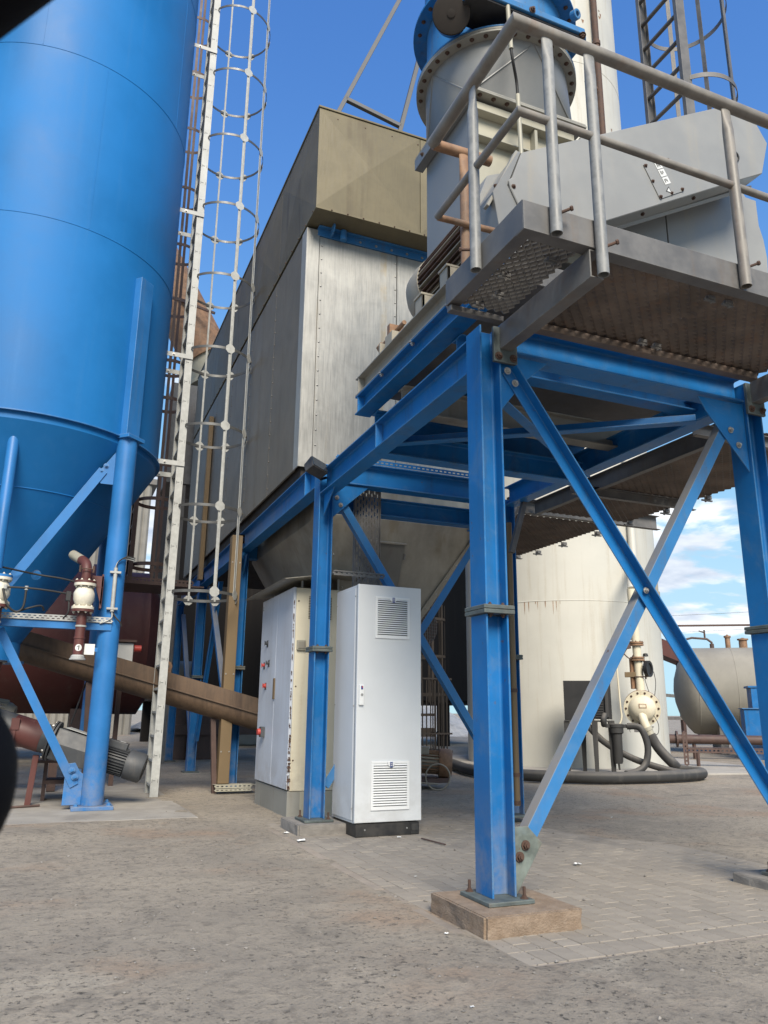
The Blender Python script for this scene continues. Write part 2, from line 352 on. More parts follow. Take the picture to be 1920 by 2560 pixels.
class MB:
    def __init__(s): s.v = []; s.f = []
    def add(s, vs, fs):
        k = len(s.v); s.v += [tuple(a) for a in vs]; s.f += [tuple(i + k for i in f) for f in fs]; return s
    def box(s, x0, x1, y0, y1, z0, z1):
        return s.add([(x0, y0, z0), (x1, y0, z0), (x1, y1, z0), (x0, y1, z0), (x0, y0, z1), (x1, y0, z1), (x1, y1, z1), (x0, y1, z1)],
                     [(0, 3, 2, 1), (4, 5, 6, 7), (0, 1, 5, 4), (1, 2, 6, 5), (2, 3, 7, 6), (3, 0, 4, 7)])
    def bar(s, a, b, w, h, up=None):           # box along a-b: w sideways, h along up
        a, b = Vector(a), Vector(b); x, u, d = frame(b - a, up)
        vs = [p + x * (i * w / 2) + u * (j * h / 2) for p in (a, b) for i, j in ((-1, -1), (1, -1), (1, 1), (-1, 1))]
        return s.add(vs, [(0, 1, 2, 3), (7, 6, 5, 4), (0, 4, 5, 1), (1, 5, 6, 2), (2, 6, 7, 3), (3, 7, 4, 0)])
    def profile(s, a, b, poly, up=None):       # 2D polygon (side, up) extruded a->b
        a, b = Vector(a), Vector(b); x, u, d = frame(b - a, up); n = len(poly)
        vs = [p + x * q[0] + u * q[1] for p in (a, b) for q in poly]
        fs = [(i, n + i, n + (i + 1) % n, (i + 1) % n) for i in range(n)]
        return s.add(vs, fs + [tuple(range(n)), tuple(range(2 * n - 1, n - 1, -1))])
    def prism(s, poly, axis, a0, a1):          # polygon in the plane normal to axis, extruded a0..a1
        def mk(p, q, t): return {'x': (t, p, q), 'y': (p, t, q), 'z': (p, q, t)}[axis]
        n = len(poly)
        vs = [mk(p, q, t) for t in (a0, a1) for p, q in poly]
        return s.add(vs, [(i, (i + 1) % n, n + (i + 1) % n, n + i) for i in range(n)] + [tuple(range(n - 1, -1, -1)), tuple(range(n, 2 * n))])
    def tube(s, pts, r, n=10, caps=True, closed=False):
        pts = [Vector(p) for p in pts]; m = len(pts); rs = r if isinstance(r, (list, tuple)) else [r] * m
        vs, fs = [], []; px = None
        for i, p in enumerate(pts):
            a = pts[i - 1] if (i or closed) else p; b = pts[(i + 1) % m] if (i < m - 1 or closed) else p
            t1 = (p - a).normalized() if (p - a).length > 1e-9 else (b - p).normalized()
            t2 = (b - p).normalized() if (b - p).length > 1e-9 else t1
            d = (t1 + t2)
            d = d.normalized() if d.length > 1e-6 else t1
            if px is None: x, u, _ = frame(d)
            else:
                x = px - d * px.dot(d); x.normalize(); u = x.cross(d).normalized()
            px = x
            k = 1 / max(0.5, d.dot(t1))
            bis = (t2 - t1)
            for j in range(n):
                an = 2 * math.pi * j / n
                o = (x * math.cos(an) + u * math.sin(an)) * rs[i]
                if k > 1.02 and bis.length > 1e-6:
                    bb = bis.normalized(); o = o + bb * o.dot(bb) * (k - 1)
                vs.append(p + o)
        for i in range(m if closed else m - 1):
            for j in range(n):
                a = i * n + j; b = i * n + (j + 1) % n; c = ((i + 1) % m) * n + (j + 1) % n; d = ((i + 1) % m) * n + j
                fs.append((a, d, c, b))
        if caps and not closed: fs += [tuple(range(n)), tuple(range(m * n - 1, (m - 1) * n - 1, -1))]
        return s.add(vs, fs)
    def lathe(s, prof, o, axis=(0, 0, 1), n=32, a0=0, a1=2 * math.pi):   # prof: (r, t) along axis
        o = Vector(o); x, u, d = frame(axis); full = abs(a1 - a0 - 2 * math.pi) < 1e-6
        k = n if full else n + 1; vs, fs = [], []
        for r_, t_ in prof:
            for j in range(k):
                an = a0 + (a1 - a0) * j / n
                vs.append(o + d * t_ + (x * math.cos(an) + u * math.sin(an)) * r_)
        for i in range(len(prof) - 1):
            for j in range(n):
                a = i * k + j; b = i * k + (j + 1) % k
                fs.append((a, b, b + k, a + k))
        if full:
            if prof[0][0] > 1e-6: fs.append(tuple(range(k - 1, -1, -1)))
            if prof[-1][0] > 1e-6: fs.append(tuple(range((len(prof) - 1) * k, len(prof) * k)))
        return s.add(vs, fs)
    def ring(s, o, r0, r1, h, axis=(0, 0, 1), n=48):      # flat annulus with thickness h
        return s.lathe_closed([(r0, 0), (r1, 0), (r1, h), (r0, h)], o, axis, n)
    def lathe_closed(s, prof, o, axis=(0, 0, 1), n=48, a0=0, a1=2 * math.pi):
        o = Vector(o); x, u, d = frame(axis); vs, fs = [], []; q = len(prof)
        full = abs(a1 - a0 - 2 * math.pi) < 1e-6; k = n if full else n + 1
        for j in range(k):
            an = a0 + (a1 - a0) * j / n
            for r_, t_ in prof: vs.append(o + d * t_ + (x * math.cos(an) + u * math.sin(an)) * r_)
        for j in range(n):
            for i in range(q):
                a = j * q + i; b = j * q + (i + 1) % q; c = ((j + 1) % k) * q + (i + 1) % q; e = ((j + 1) % k) * q + i
                fs.append((a, e, c, b))
        if not full: fs += [tuple(range(q)), tuple(range(len(vs) - 1, len(vs) - q - 1, -1))]
        return s.add(vs, fs)
    def mesh(s, name, mat, smooth=None, bev=0.0, seg=1):
        me = bpy.data.meshes.new(name); me.from_pydata(s.v, [], s.f)
        bm = bmesh.new(); bm.from_mesh(me)
        bmesh.ops.recalc_face_normals(bm, faces=bm.faces)
        if bev:
            es = [e for e in bm.edges if len(e.link_faces) == 2 and e.calc_face_angle(0) > R(40)]
            if es: bmesh.ops.bevel(bm, geom=es, offset=bev, offset_type='OFFSET', segments=seg, profile=0.6, affect='EDGES', clamp_overlap=True)
        if smooth:
            for f in bm.faces: f.smooth = True
            for e in bm.edges:
                if len(e.link_faces) == 2 and e.calc_face_angle(0) > R(smooth): e.smooth = False
        bm.to_mesh(me); bm.free()
        me.materials.append(M[mat])
        return me

def obj(name, me, parent=None):
    o = bpy.data.objects.new(name, me); C.objects.link(o)
    if parent is not None:
        o.parent = parent
        w = parent.matrix_world if parent.parent is None else parent.parent.matrix_world @ parent.matrix_parent_inverse @ parent.matrix_basis
        o.matrix_parent_inverse = TW[parent.name].inverted()
    TW[o.name] = TW[parent.name].copy() if False else Matrix.Identity(4)
    return o
TW = {}
def part(parent, name, mb, mat, smooth=None, bev=0.0, seg=1, label=None, kind=None):
    o = bpy.data.objects.new(name, mb.mesh(name, mat, smooth, bev, seg)); C.objects.link(o)
    o.parent = parent; o.matrix_parent_inverse = TW[parent.name].inverted()
    TW[o.name] = Matrix.Identity(4)
    if label: o['label'] = label
    if kind: o['kind'] = kind
    return o
def tag(o, label, cat, group=None, kind=None):
    o['label'] = label; o['category'] = cat
    if group: o['group'] = group
    if kind: o['kind'] = kind
    return o
def thing(name, loc, label, cat, group=None):
    o = bpy.data.objects.new(name, None); C.objects.link(o)
    o.empty_display_size = 0.2; o.location = loc
    TW[o.name] = Matrix.Translation(loc)
    return tag(o, label, cat, group)
def solo(name, mb, mat, label, cat, group=None, smooth=None, bev=0.0, seg=1, kind=None):
    o = bpy.data.objects.new(name, mb.mesh(name, mat, smooth, bev, seg)); C.objects.link(o)
    TW[o.name] = Matrix.Identity(4)
    return tag(o, label, cat, group, kind)
def structure(name, me_or_mb, mat=None, **k):
    me = me_or_mb.mesh(name, mat, **k) if isinstance(me_or_mb, MB) else me_or_mb
    o = bpy.data.objects.new(name, me); C.objects.link(o); o['kind'] = 'structure'
    TW[o.name] = Matrix.Identity(4)
    return o

_bolt = {}
def bolt(parent, loc, axis, r=0.014, mat='bolt', h=None, name='bolt'):
    key = (mat,)
    if key not in _bolt:
        b = MB()
        b.lathe([(1.5, 0), (1.5, 0.25)], (0, 0, 0), n=12)
        b.prism([(math.cos(i * math.pi / 3), math.sin(i * math.pi / 3)) for i in range(6)], 'z', 0.25, 1.0)
        b.lathe([(0.55, 1.0), (0.55, 1.5)], (0, 0, 0), n=8)
        _bolt[key] = b.mesh('bolt', mat)
    o = bpy.data.objects.new(name, _bolt[key]); C.objects.link(o)
    q = Vector(axis).normalized().to_track_quat('Z', 'Y')
    o.parent = parent; o.matrix_parent_inverse = TW[parent.name].inverted()
    o.matrix_basis = Matrix.Translation(loc) @ q.to_matrix().to_4x4() @ Matrix.Scale(r, 4)
    TW[o.name] = o.matrix_basis.copy()
    return o

def hpoly(w, h, tf, tw, rr=0.012):     # I / H section: flanges horizontal in (side, up)
    a, b, c = w / 2, h / 2, tw / 2
    k = rr * 0.3
    q = [(a, b), (a, b - tf), (c + rr, b - tf), (c + k, b - tf - k), (c, b - tf - rr)]
    p = q + [(x, -y) for x, y in reversed(q)]
    return p + [(-x, -y) for x, y in p]
def ibeam(mb, a, b, h, w, tf=0.012, tw=0.009, up=None):
    return mb.profile(a, b, hpoly(w, h, tf, tw), up)
def angle(mb, a, b, w, t=0.009, up=None, flip=1):
    return mb.profile(a, b, [(0, 0), (flip * w, 0), (flip * w, t), (flip * t, t), (flip * t, w), (0, w)], up)
def channel(mb, a, b, h, w, t=0.008, up=None, flip=1):
    f = flip
    return mb.profile(a, b, [(0, -h / 2), (f * w, -h / 2), (f * w, -h / 2 + t), (f * t, -h / 2 + t), (f * t, h / 2 - t), (f * w, h / 2 - t), (f * w, h / 2), (0, h / 2)], up)
def perf(mb, o, u, v, nu, nv, du, dv, slot=0.62, t=0.003, web=0.55):
    # slotted plate: strips along u, staggered webs between them
    o, u, v = Vector(o), Vector(u).normalized(), Vector(v).normalized(); w = u.cross(v)
    for j in range(nv + 1):
        c = o + v * (j * dv)
        mb.bar(c, c + u * (nu * du), dv * web, t, w)
    for j in range(nv):
        for i in range(nu + 1):
            x = (i + (0.5 if j % 2 else 0)) * du
            if x > nu * du: continue
            c = o + v * (j * dv + dv / 2) + u * x
            mb.bar(c - u * du * (1 - slot) / 2, c + u * du * (1 - slot) / 2, dv * (1 - web) * 1.02, t * 0.96, w)
    return mb
def arc(c, r, a0, a1, n, ax=(1, 0, 0), ay=(0, 1, 0)):
    c, ax, ay = Vector(c), Vector(ax), Vector(ay)
    return [c + ax * (r * math.cos(a0 + (a1 - a0) * i / n)) + ay * (r * math.sin(a0 + (a1 - a0) * i / n)) for i in range(n + 1)]
def smooth_path(pts, n=8):
    pts = [Vector(p) for p in pts]; out = []
    for i in range(len(pts) - 1):
        p0 = pts[max(i - 1, 0)]; p1 = pts[i]; p2 = pts[i + 1]; p3 = pts[min(i + 2, len(pts) - 1)]
        for k in range(n):
            t = k / n
            out.append(0.5 * ((2 * p1) + (p2 - p0) * t + (2 * p0 - 5 * p1 + 4 * p2 - p3) * t * t + (3 * p1 - p0 - 3 * p2 + p3) * t ** 3))
    return out + [pts[-1]]

# ---------------------------------------------------------------- setting: ground, pad, paving
PX0, PX1, PY0, PY1 = 1.905, 4.75, 2.99, 7.4         # paved apron
def gheight(x, y):
    far = max(0.0, math.hypot(x - 2, y - 5) - 14) / 20
    a = noise.noise((x * 0.55, y * 0.55, 1.3)); b = noise.noise((x * 2.1, y * 2.1, 5.1)); c = noise.noise((x * 6.5, y * 6.5, 9.7))
    h = 0.012 * a + 0.004 * b + 0.0016 * c
    mx_ = min(x - PX0, PX1 - x, y - PY0, PY1 - y)
    if x < 1.45 and y > 7.2: h += 0.021 * min(1, (y - 7.2) / 0.6) * min(1, max(0, (1.45 - x) / 0.08))
    inside = min(1, max(0, mx_ / 0.05))
    # drifted dust lies thicker towards the right and the back of the apron
    drift = 0.013 * noise.noise((x * 0.62 + 4, y * 0.62, 2.2)) + 0.005 * b + 0.0020 * c
    drift += 0.012 * min(1, max(0, (y - 5.0) / 1.6)) * (0.55 + noise.noise((x * 0.9, y * 0.9, 7.7)))
    drift += 0.012 * min(1, max(0, (x - 3.9) / 0.8))
    nearness = min(1, max(0, (5.2 - y) / 1.2)) * min(1, max(0, (4.2 - x) / 0.8))
    hp = -0.0098 + drift * (0.75 - 0.55 * nearness)
    return (h * (1 - inside) + hp * inside) * (1 - min(1, far))
def axis_pts(lo, hi, step, far):
    a = list(np.arange(lo, hi + 1e-6, step)); s = step; x = hi; out = []
    while x < far: s *= 1.35; x += s; out.append(x)
    b = []; s = step; x = lo
    while x > -far: s *= 1.35; x -= s; b.append(x)
    return b[::-1] + a + out
gx = axis_pts(-2.6, 6.6, 0.04, 900); gy = axis_pts(0.9, 10.0, 0.04, 900)
vs_ = [(x, y, gheight(x, y)) for y in gy for x in gx]
nx = len(gx)
fs_ = [(j * nx + i, j * nx + i + 1, (j + 1) * nx + i + 1, (j + 1) * nx + i) for j in range(len(gy) - 1) for i in range(nx - 1)]
gm = bpy.data.meshes.new('ground'); gm.from_pydata(vs_, [], fs_)
gm.polygons.foreach_set('use_smooth', [True] * len(gm.polygons)); gm.materials.append(M['ground'])
ground = structure('ground', gm)

# block paving: pavers laid in running bond along Y, soldier course and flat kerb along the front
paving_bed = MB(); paving_bed.box(PX0 + 0.01, PX1 - 0.01, PY0 + 0.01, PY1 - 0.01, -0.12, -0.055)
paving = structure('paving', paving_bed, 'kerb')
def paver_mesh(lx, ly):
    b = MB(); b.box(-lx / 2, lx / 2, -ly / 2, ly / 2, -0.05, 0)
    return b.mesh('paver', 'paver', bev=0.003, seg=1)
pm = [paver_mesh(0.096 + 0.0005 * i, 0.196 - 0.0008 * i) for i in range(3)]
sm_ = paver_mesh(0.096, 0.17)
places = []
ncol = int((PX1 - PX0 - 0.02) / 0.1)
for i in range(ncol):
    x = PX0 + 0.06 + i * 0.1
    y = PY0 + 0.205 + (0.1 if i % 2 else 0.0)
    if i % 2: places.append((x, PY0 + 0.2535, 'h'))
    while y + 0.2 < PY1:
        places.append((x, y + 0.0, 'f')); y += 0.2
    places.append((x, PY0 + 0.115, 's'))
def dcam(p): return math.hypot(p[0], p[1])
half_m = paver_mesh(0.095, 0.093)
places = [p for p in places if not (1.95 < p[0] < 2.46 and 3.42 < p[1] < 3.95)]
places.sort(key=dcam)
rest = MB()
for k, (x, y, t) in enumerate(places):
    dz = random.uniform(-0.0012, 0.0010)
    tx, ty, tz = random.gauss(0, 0.005), random.gauss(0, 0.004), random.gauss(0, 0.008)
    me = {'f': pm[k % 3], 'h': half_m, 's': sm_}[t]
    yy = y + (0.1 if t == 'f' else 0.0)
    mat_ = Matrix.Translation((x, yy, dz)) @ Matrix.Rotation(tz, 4, 'Z') @ Matrix.Rotation(tx, 4, 'X') @ Matrix.Rotation(ty, 4, 'Y')
    if k < 290:
        o = bpy.data.objects.new('paver', me); C.objects.link(o); o.parent = paving; o.matrix_basis = mat_
    else:
        rest.add([mat_ @ v.co for v in me.vertices], [tuple(p.vertices) for p in me.polygons])
o = part(paving, 'far_pavers', rest, 'paver', kind='stuff')
kx = PX0 - 0.02
while kx < PX1:
    b = MB(); L = 0.5; b.box(kx + 0.003, min(kx + L, PX1) - 0.003, PY0 - 0.075, PY0 + 0.02, -0.08, 0.003 + random.uniform(-0.003, 0.002))
    part(paving, 'kerb_stone', b, 'kerb', bev=0.008, seg=2); kx += L
ky = PY0 + 0.03
while ky < PY1:
    b = MB(); b.box(PX0 - 0.055, PX0 + 0.005, ky + 0.003, ky + 0.497, -0.08, 0.001 + random.uniform(-0.003, 0.003))
    part(paving, 'kerb_stone', b, 'kerb', bev=0.008, seg=2); ky += 0.5

pad = MB(); pad.prism([(-6, 7.86), (1.0, 7.84), (1.40, 7.83), (1.37, 9.2), (1.36, 11.4), (-6, 11.6)], 'z', -0.2, 0.0225)
structure('concrete_pad', pad, 'pad', bev=0.02, seg=3)
slab = MB(); slab.prism([(8.0, 11.0), (12.8, 10.6), (14.0, 16.8), (7.6, 17.2)], 'z', -0.2, 0.03)
structure('tank_slab', slab, 'pad', bev=0.01)

# loose pebbles and crumbs on the yard
pb = MB()
for k in range(2600):
    d_ = 1.9 + 9.5 * random.random() ** 1.5; az = R(random.uniform(-9, 54))
    x, y = d_ * math.sin(az), d_ * math.cos(az)
    if 2.37 < x < 3.05 and 6.3 < y < 7: continue
    r = random.choice((0.003, 0.004, 0.005, 0.006, 0.008, 0.012)) * random.uniform(0.6, 1.1)
    z = max(gheight(x, y), 0.0 if (PX0 < x < PX1 and PY0 < y < PY1) else -1) + r * 0.25
    a = random.uniform(0, 6.28); e = [random.uniform(0.6, 1.2) for _ in range(6)]
    pts = [(x + r * e[i] * math.cos(a + i * 1.2566), y + r * e[i] * math.sin(a + i * 1.2566), z + random.uniform(-0.3, 0.2) * r) for i in range(5)]
    pb.add(pts + [(x, y, z + r * 0.55 * e[5]), (x, y, z - r)], [(i, (i + 1) % 5, 5) for i in range(5)] + [((i + 1) % 5, i, 6) for i in range(5)])
pbo = solo('pebbles', pb, 'stone', 'loose pebbles and crumbs scattered over the yard', 'pebbles', kind='stuff')

# ---------------------------------------------------------------- footings
def footing(x0, x1, y0, y1, h, mat, label):
    nx_, ny_, nz_ = 14, 14, 4
    b = bmesh.new(); bmesh.ops.create_cube(b, size=1.0)
    bmesh.ops.bevel(b, geom=b.edges[:], offset=0.025, segments=2, affect='EDGES')
    bmesh.ops.subdivide_edges(b, edges=b.edges[:], cuts=7, use_grid_fill=True)
    for v in b.verts:
        p = Vector((x0 + (v.co.x + 0.5) * (x1 - x0), y0 + (v.co.y + 0.5) * (y1 - y0), -0.04 + (v.co.z + 0.5) * (h + 0.04)))
        top = v.co.z > 0.49
        n_ = noise.noise(p * 9) * 0.006 + noise.noise(p * 30) * 0.003
        edge = (abs(v.co.x) > 0.45) + (abs(v.co.y) > 0.45) + (v.co.z > 0.4)
        q = (p - Vector(((x0 + x1) / 2, (y0 + y1) / 2, h / 2))).normalized()
        if top and edge < 2: p.z += n_ * 0.25
        else: p += q * n_ * 1.2 - q * (0.008 * max(0, noise.noise(p * 14)) if edge >= 2 else 0)
        v.co = p
    me = bpy.data.meshes.new('concrete_footing'); b.to_mesh(me); b.free()
    me.materials.append(M[mat])
    o = bpy.data.objects.new('concrete_footing', me); C.objects.link(o); TW[o.name] = Matrix.Identity(4)
    return tag(o, label, 'footing', 'concrete footings of the blue frame')
footing(1.935, 2.48, 3.40, 3.97, 0.090, 'footing', 'yellowish concrete block under the nearest blue column, chipped along its edges')
footing(1.99, 2.52, 6.56, 7.12, 0.085, 'footing_grey', 'flat concrete block under the blue column between the two cabinets')
footing(4.03, 4.60, 3.42, 3.99, 0.055, 'footing_grey', 'low grey concrete block at the right edge of the picture')

# ---------------------------------------------------------------- blue support frame
frame_t = thing('steel_gantry', (2.18, 3.71, 0.11), 'blue steel support frame with crossed braces carrying the fan platform and filter house', 'frame')
def column(x, y, z0, z1, joint=True, plate=True, detail=True):
    b = MB()
    P = hpoly(0.17, 0.14, 0.011, 0.009)
    def seg(a, c): b.profile((x, y, a), (x, y, c), P, up=(-1, 0, 0))
    if joint: seg(z0 + 0.02, 1.521); seg(1.570, z1)
    else: seg(z0 + 0.02, z1)
    col = part(frame_t, 'column', b, 'blue', bev=0.0025)
    if joint:
        for (a, c) in ((1.522, 1.5445), (1.5465, 1.569)):
            s = MB(); s.box(x - 0.095, x + 0.095, y - 0.112, y + 0.112, a, c); part(col, 'splice_plate', s, 'teal', bev=0.003)
        if detail:
            for sx in (-0.04, 0.04):
                bolt(col, (x + sx, y - 0.075, 1.5225), (0, 0, -1), 0.013, 'rust_bolt'); bolt(col, (x + sx, y - 0.075, 1.569), (0, 0, 1), 0.011, 'rust_bolt')
    if plate:
        s = MB(); s.box(x - 0.13, x + 0.13, y - 0.155, y + 0.145, z0, z0 + 0.02); bp = part(col, 'base_plate', s, 'teal', bev=0.003)
        if detail:
            for sx, sy in ((0.09, -0.12), (-0.09, 0.115), (0.09, 0.115)):
                bolt(col, (x + sx, y + sy, z0 + 0.02), (0, 0, 1), 0.014, 'rust_bolt')
                t = MB(); t.tube([(x + sx, y + sy, z0 + 0.02), (x + sx, y + sy, z0 + 0.075)], 0.008, 8); part(col, 'anchor_stud', t, 'rust')
    return col
M['rust_bolt'] = M['rust']
Z0 = 0.091
c1 = column(2.18, 3.71, Z0, 3.24)
c2 = column(2.20, 6.80, 0.087, 3.24)
c3 = column(4.275, 3.71, 0.056, 3.24)
c4 = column(4.21, 6.80, 0.05, 3.20, detail=False)
c5 = column(2.22, 10.40, 0.02, 3.24)
for xx, yy in ((2.24, 13.65), (2.28, 16.6), (4.3, 10.4), (4.3, 13.6)):
    column(xx, yy, 0.0, 3.24, detail=False)
def beam(a, b, h, w, mat='blue', name='beam', stiff=(), up=None):
    m_ = MB(); ibeam(m_, a, b, h, w, up=up)
    o = part(frame_t, name, m_, mat, bev=0.002)
    d = (Vector(b) - Vector(a)).normalized()
    for t in stiff:
        c = Vector(a) + d * t; s = MB()
        x, u, _ = frame(d)
        for sg in (-1, 1):
            s.bar(c - d * 0.005 + x * sg * (w / 4 + 0.0022), c + d * 0.005 + x * sg * (w / 4 + 0.0022), w / 2 - 0.01, h - 0.026, u)
        part(o, 'stiffener', s, mat)
    return o
beam((2.18, 3.798, 3.10), (2.20, 6.712, 3.10), 0.22, 0.14, stiff=(1.50,))
beam((2.18, 3.42, 3.512), (2.18, 5.745, 3.512), 0.164, 0.14, stiff=(2.27,))
sb = beam((2.18, 3.42, 3.678), (2.18, 5.745, 3.678), 0.164, 0.14, mat='dark_cream', stiff=(2.27,)) if 'dark_cream' in M else None
if sb is None:
    M['dark_cream'] = paint('dusty_grey_beam', (0.25, 0.245, 0.22, 1), dirt=(0.16, 0.12, 0.08, 1), amount=0.6, rough=0.55, lift=0.4)
    sb = beam((2.18, 3.42, 3.678), (2.18, 5.745, 3.678), 0.164, 0.14, mat='dark_cream', stiff=(2.27,))
for yb in (4.05, 4.62, 5.2): bolt(sb, (2.128, yb, 3.588), (0, 0, -1), 0.018)
beam((2.95, 3.62, 3.512), (2.95, 5.745, 3.512), 0.164, 0.14)
beam((2.95, 3.62, 3.678), (2.95, 5.745, 3.678), 0.164, 0.14, mat='dark_cream')
for yb in (4.15, 5.05, 5.60): beam((2.235, yb, 3.318), (4.35, yb, 3.318), 0.212, 0.13, mat='dark_cream' if 5 < yb < 5.5 else 'blue')
beam((2.262, 3.70, 3.19), (4.192, 3.70, 3.19), 0.18, 0.15)                        # front beam
beam((4.24, 3.798, 3.20), (4.22, 6.712, 3.20), 0.20, 0.14)                         # right side beam
beam((2.262, 5.45, 3.09), (4.165, 5.45, 3.09), 0.19, 0.14)
beam((2.275, 6.80, 3.245), (4.13, 6.80, 3.245), 0.226, 0.15)
beam((2.275, 7.075, 3.02), (4.13, 7.075, 3.02), 0.18, 0.14)
beam((2.20, 6.89, 3.225), (2.22, 10.31, 3.225), 0.26, 0.14, stiff=(0.35,))
beam((2.22, 10.49, 3.225), (2.24, 13.56, 3.225), 0.26, 0.14)
beam((2.24, 13.74, 3.225), (2.28, 16.5, 3.225), 0.26, 0.14)
beam((2.30, 10.40, 3.12), (4.22, 10.40, 3.12), 0.2, 0.14)
beam((4.21, 6.89, 3.10), (4.3, 10.31, 3.10), 0.2, 0.14)
beam((4.3, 10.49, 3.10), (4.3, 13.5, 3.10), 0.2, 0.14)
def brace(a, b, w=0.085, mat='blue', flip=1, up=(0, 1, 0)):
    m_ = MB(); angle(m_, a, b, w, 0.009, up=up, flip=flip); return part(frame_t, 'brace', m_, mat, bev=0.002)
brace((2.33, 3.648, 3.00), (4.185, 3.648, 0.395), 0.074, flip=1, up=(0, -1, 0))
brace((2.302, 3.664, 0.355), (4.025, 3.664, 2.95), 0.076, mat='blue_light', flip=-1, up=(0, 1, 0))
bolt(frame_t, (3.205, 3.62, 1.72), (0, -1, 0), 0.013)
brace((2.34, 6.78, 2.95), (4.08, 6.78, 0.34), 0.075, mat='blue_light', flip=1)
brace((2.34, 6.83, 0.34), (4.08, 6.83, 2.95), 0.075, mat='blue_light', flip=1)
brace((2.30, 4.0, 3.02), (4.12, 5.36, 3.02), 0.08, up=(0, 0, 1))
brace((2.30, 5.36, 3.05), (4.12, 4.0, 3.05), 0.08, up=(0, 0, 1))
brace((2.26, 12.3, 3.0), (2.24, 13.5, 0.5), 0.08, up=(1, 0, 0))
brace((2.27, 14.0, 0.3), (2.27, 16.2, 2.9), 0.08, up=(1, 0, 0))
brace((2.22, 10.6, 0.5), (2.22, 12.9, 3.0), 0.08, up=(1, 0, 0))
def gusset(poly, y, bolts, axis='y', t=0.009, mat='blue'):
    g = MB(); g.prism(poly, axis, y - t / 2, y + t / 2); o = part(frame_t, 'gusset_plate', g, mat, bev=0.0015)
    for p in bolts: bolt(o, p, (0, -1, 0) if axis == 'y' else (-1, 0, 0), 0.015)
gusset([(2.252, 3.09), (2.60, 3.09), (2.42, 2.93), (2.252, 2.72)], 3.655, ((2.285, 3.614, 2.965), (2.335, 3.614, 2.895)))
gusset([(4.202, 3.09), (3.80, 3.09), (3.86, 2.99), (4.202, 2.60)], 3.655, ((4.06, 3.648, 2.88), (4.12, 3.648, 2.78)))
gusset([(2.252, 0.435), (2.345, 0.435), (2.430, 0.350), (2.363, 0.252), (2.270, 0.118), (2.252, 0.118)], 3.658, (), mat='teal_rust')
for p in ((2.325, 3.65, 0.345), (2.288, 3.65, 0.292)): bolt(frame_t, p, (0, -1, 0), 0.017, 'rust_bolt')
gusset([(4.202, 0.60), (4.12, 0.60), (4.02, 0.45), (4.10, 0.22), (4.202, 0.12)], 3.635, ((4.12, 3.63, 0.40), (4.15, 3.63, 0.33)), mat='teal')
gusset([(2.272, 3.12), (2.64, 3.12), (2.45, 2.95), (2.272, 2.78)], 6.755, ((2.315, 6.748, 2.985), (2.355, 6.748, 2.915)))
gusset([(4.138, 3.12), (3.80, 3.12), (3.95, 2.95), (4.138, 2.75)], 6.755, ((4.08, 6.748, 2.97),))
gusset([(6.70, 3.0), (6.40, 3.0), (6.70, 2.78)], 2.175, (), axis='x')
gusset([(6.895, 3.04), (7.06, 3.04), (6.895, 2.84)], 2.2, (), axis='x')
gusset([(10.31, 3.04), (10.10, 3.04), (10.31, 2.80)], 2.22, (), axis='x')
# perforated tray lying on the row beam
tr = MB(); perf(tr, (2.30, 6.735, 3.375), (1, 0, 0), (0, 0, 1), 36, 1, 0.05, 0.03, 0.55)
solo('cable_tray', tr, 'blue', 'slotted blue cable tray lying along the beam behind the nearest column', 'cable tray')

# ---------------------------------------------------------------- filter house
FX0, FX1, FY0, FY1 = 2.113, 4.58, 7.458, 15.3
FZ0, FZ1 = 3.486, 6.345
filt = thing('filter_house', (FX0, FY0, FZ0), 'large metal clad filter house with tarnished upper box, standing on the blue frame', 'filter house')
core = MB(); core.box(FX0 + 0.07, FX1, FY0 + 0.07, FY1 - 0.05, 3.615, FZ1 - 0.02)
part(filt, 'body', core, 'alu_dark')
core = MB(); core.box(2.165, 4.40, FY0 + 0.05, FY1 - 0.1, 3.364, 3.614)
part(filt, 'base_ring', core, 'shade_steel')
# lower cladding panels, each a separate sheet
def sheet(x0, x1, z0, z1, y, mat, t=0.02, nm='panel'):
    b = MB(); b.box(x0, x1, y, y + t, z0, z1); return part(filt, nm, b, mat, bev=0.004)
b = MB(); b.prism([(FX0, FY0), (2.266, FY0), (2.266, FY0 + 0.015), (FX0 + 0.015, FY0 + 0.015), (FX0 + 0.015, FY0 + 0.18), (FX0, FY0 + 0.18)], 'z', FZ0, FZ1)
part(filt, 'corner_panel', b, 'alu', bev=0.003)
xs = [2.272, 3.241, 4.215, FX1]
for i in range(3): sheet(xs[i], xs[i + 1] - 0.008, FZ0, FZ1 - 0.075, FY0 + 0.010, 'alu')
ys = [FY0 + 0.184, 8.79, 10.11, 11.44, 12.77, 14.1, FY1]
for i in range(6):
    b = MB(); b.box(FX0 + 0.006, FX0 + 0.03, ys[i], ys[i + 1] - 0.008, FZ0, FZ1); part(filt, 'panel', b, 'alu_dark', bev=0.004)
def rivets(pts, axis, nm='rivets', r=0.011, mat='bolt'):
    b = MB()
    for p in pts: b.lathe([(r, 0), (r * 0.95, 0.004), (r * 0.6, 0.008), (0, 0.009)], p, axis, 8)
    part(filt, nm, b, mat, smooth=60, kind='stuff')
zz = [FZ0 + 0.09 + i * 0.172 for i in range(16)]
rivets([(x, FY0 + 0.010, z) for x in (2.30, 3.215, 4.18) for z in zz], (0, -1, 0))
rivets([(FX0 + 0.006, y - 0.03, z) for y in ys[1:-1] for z in zz], (-1, 0, 0), mat='alu_dark')
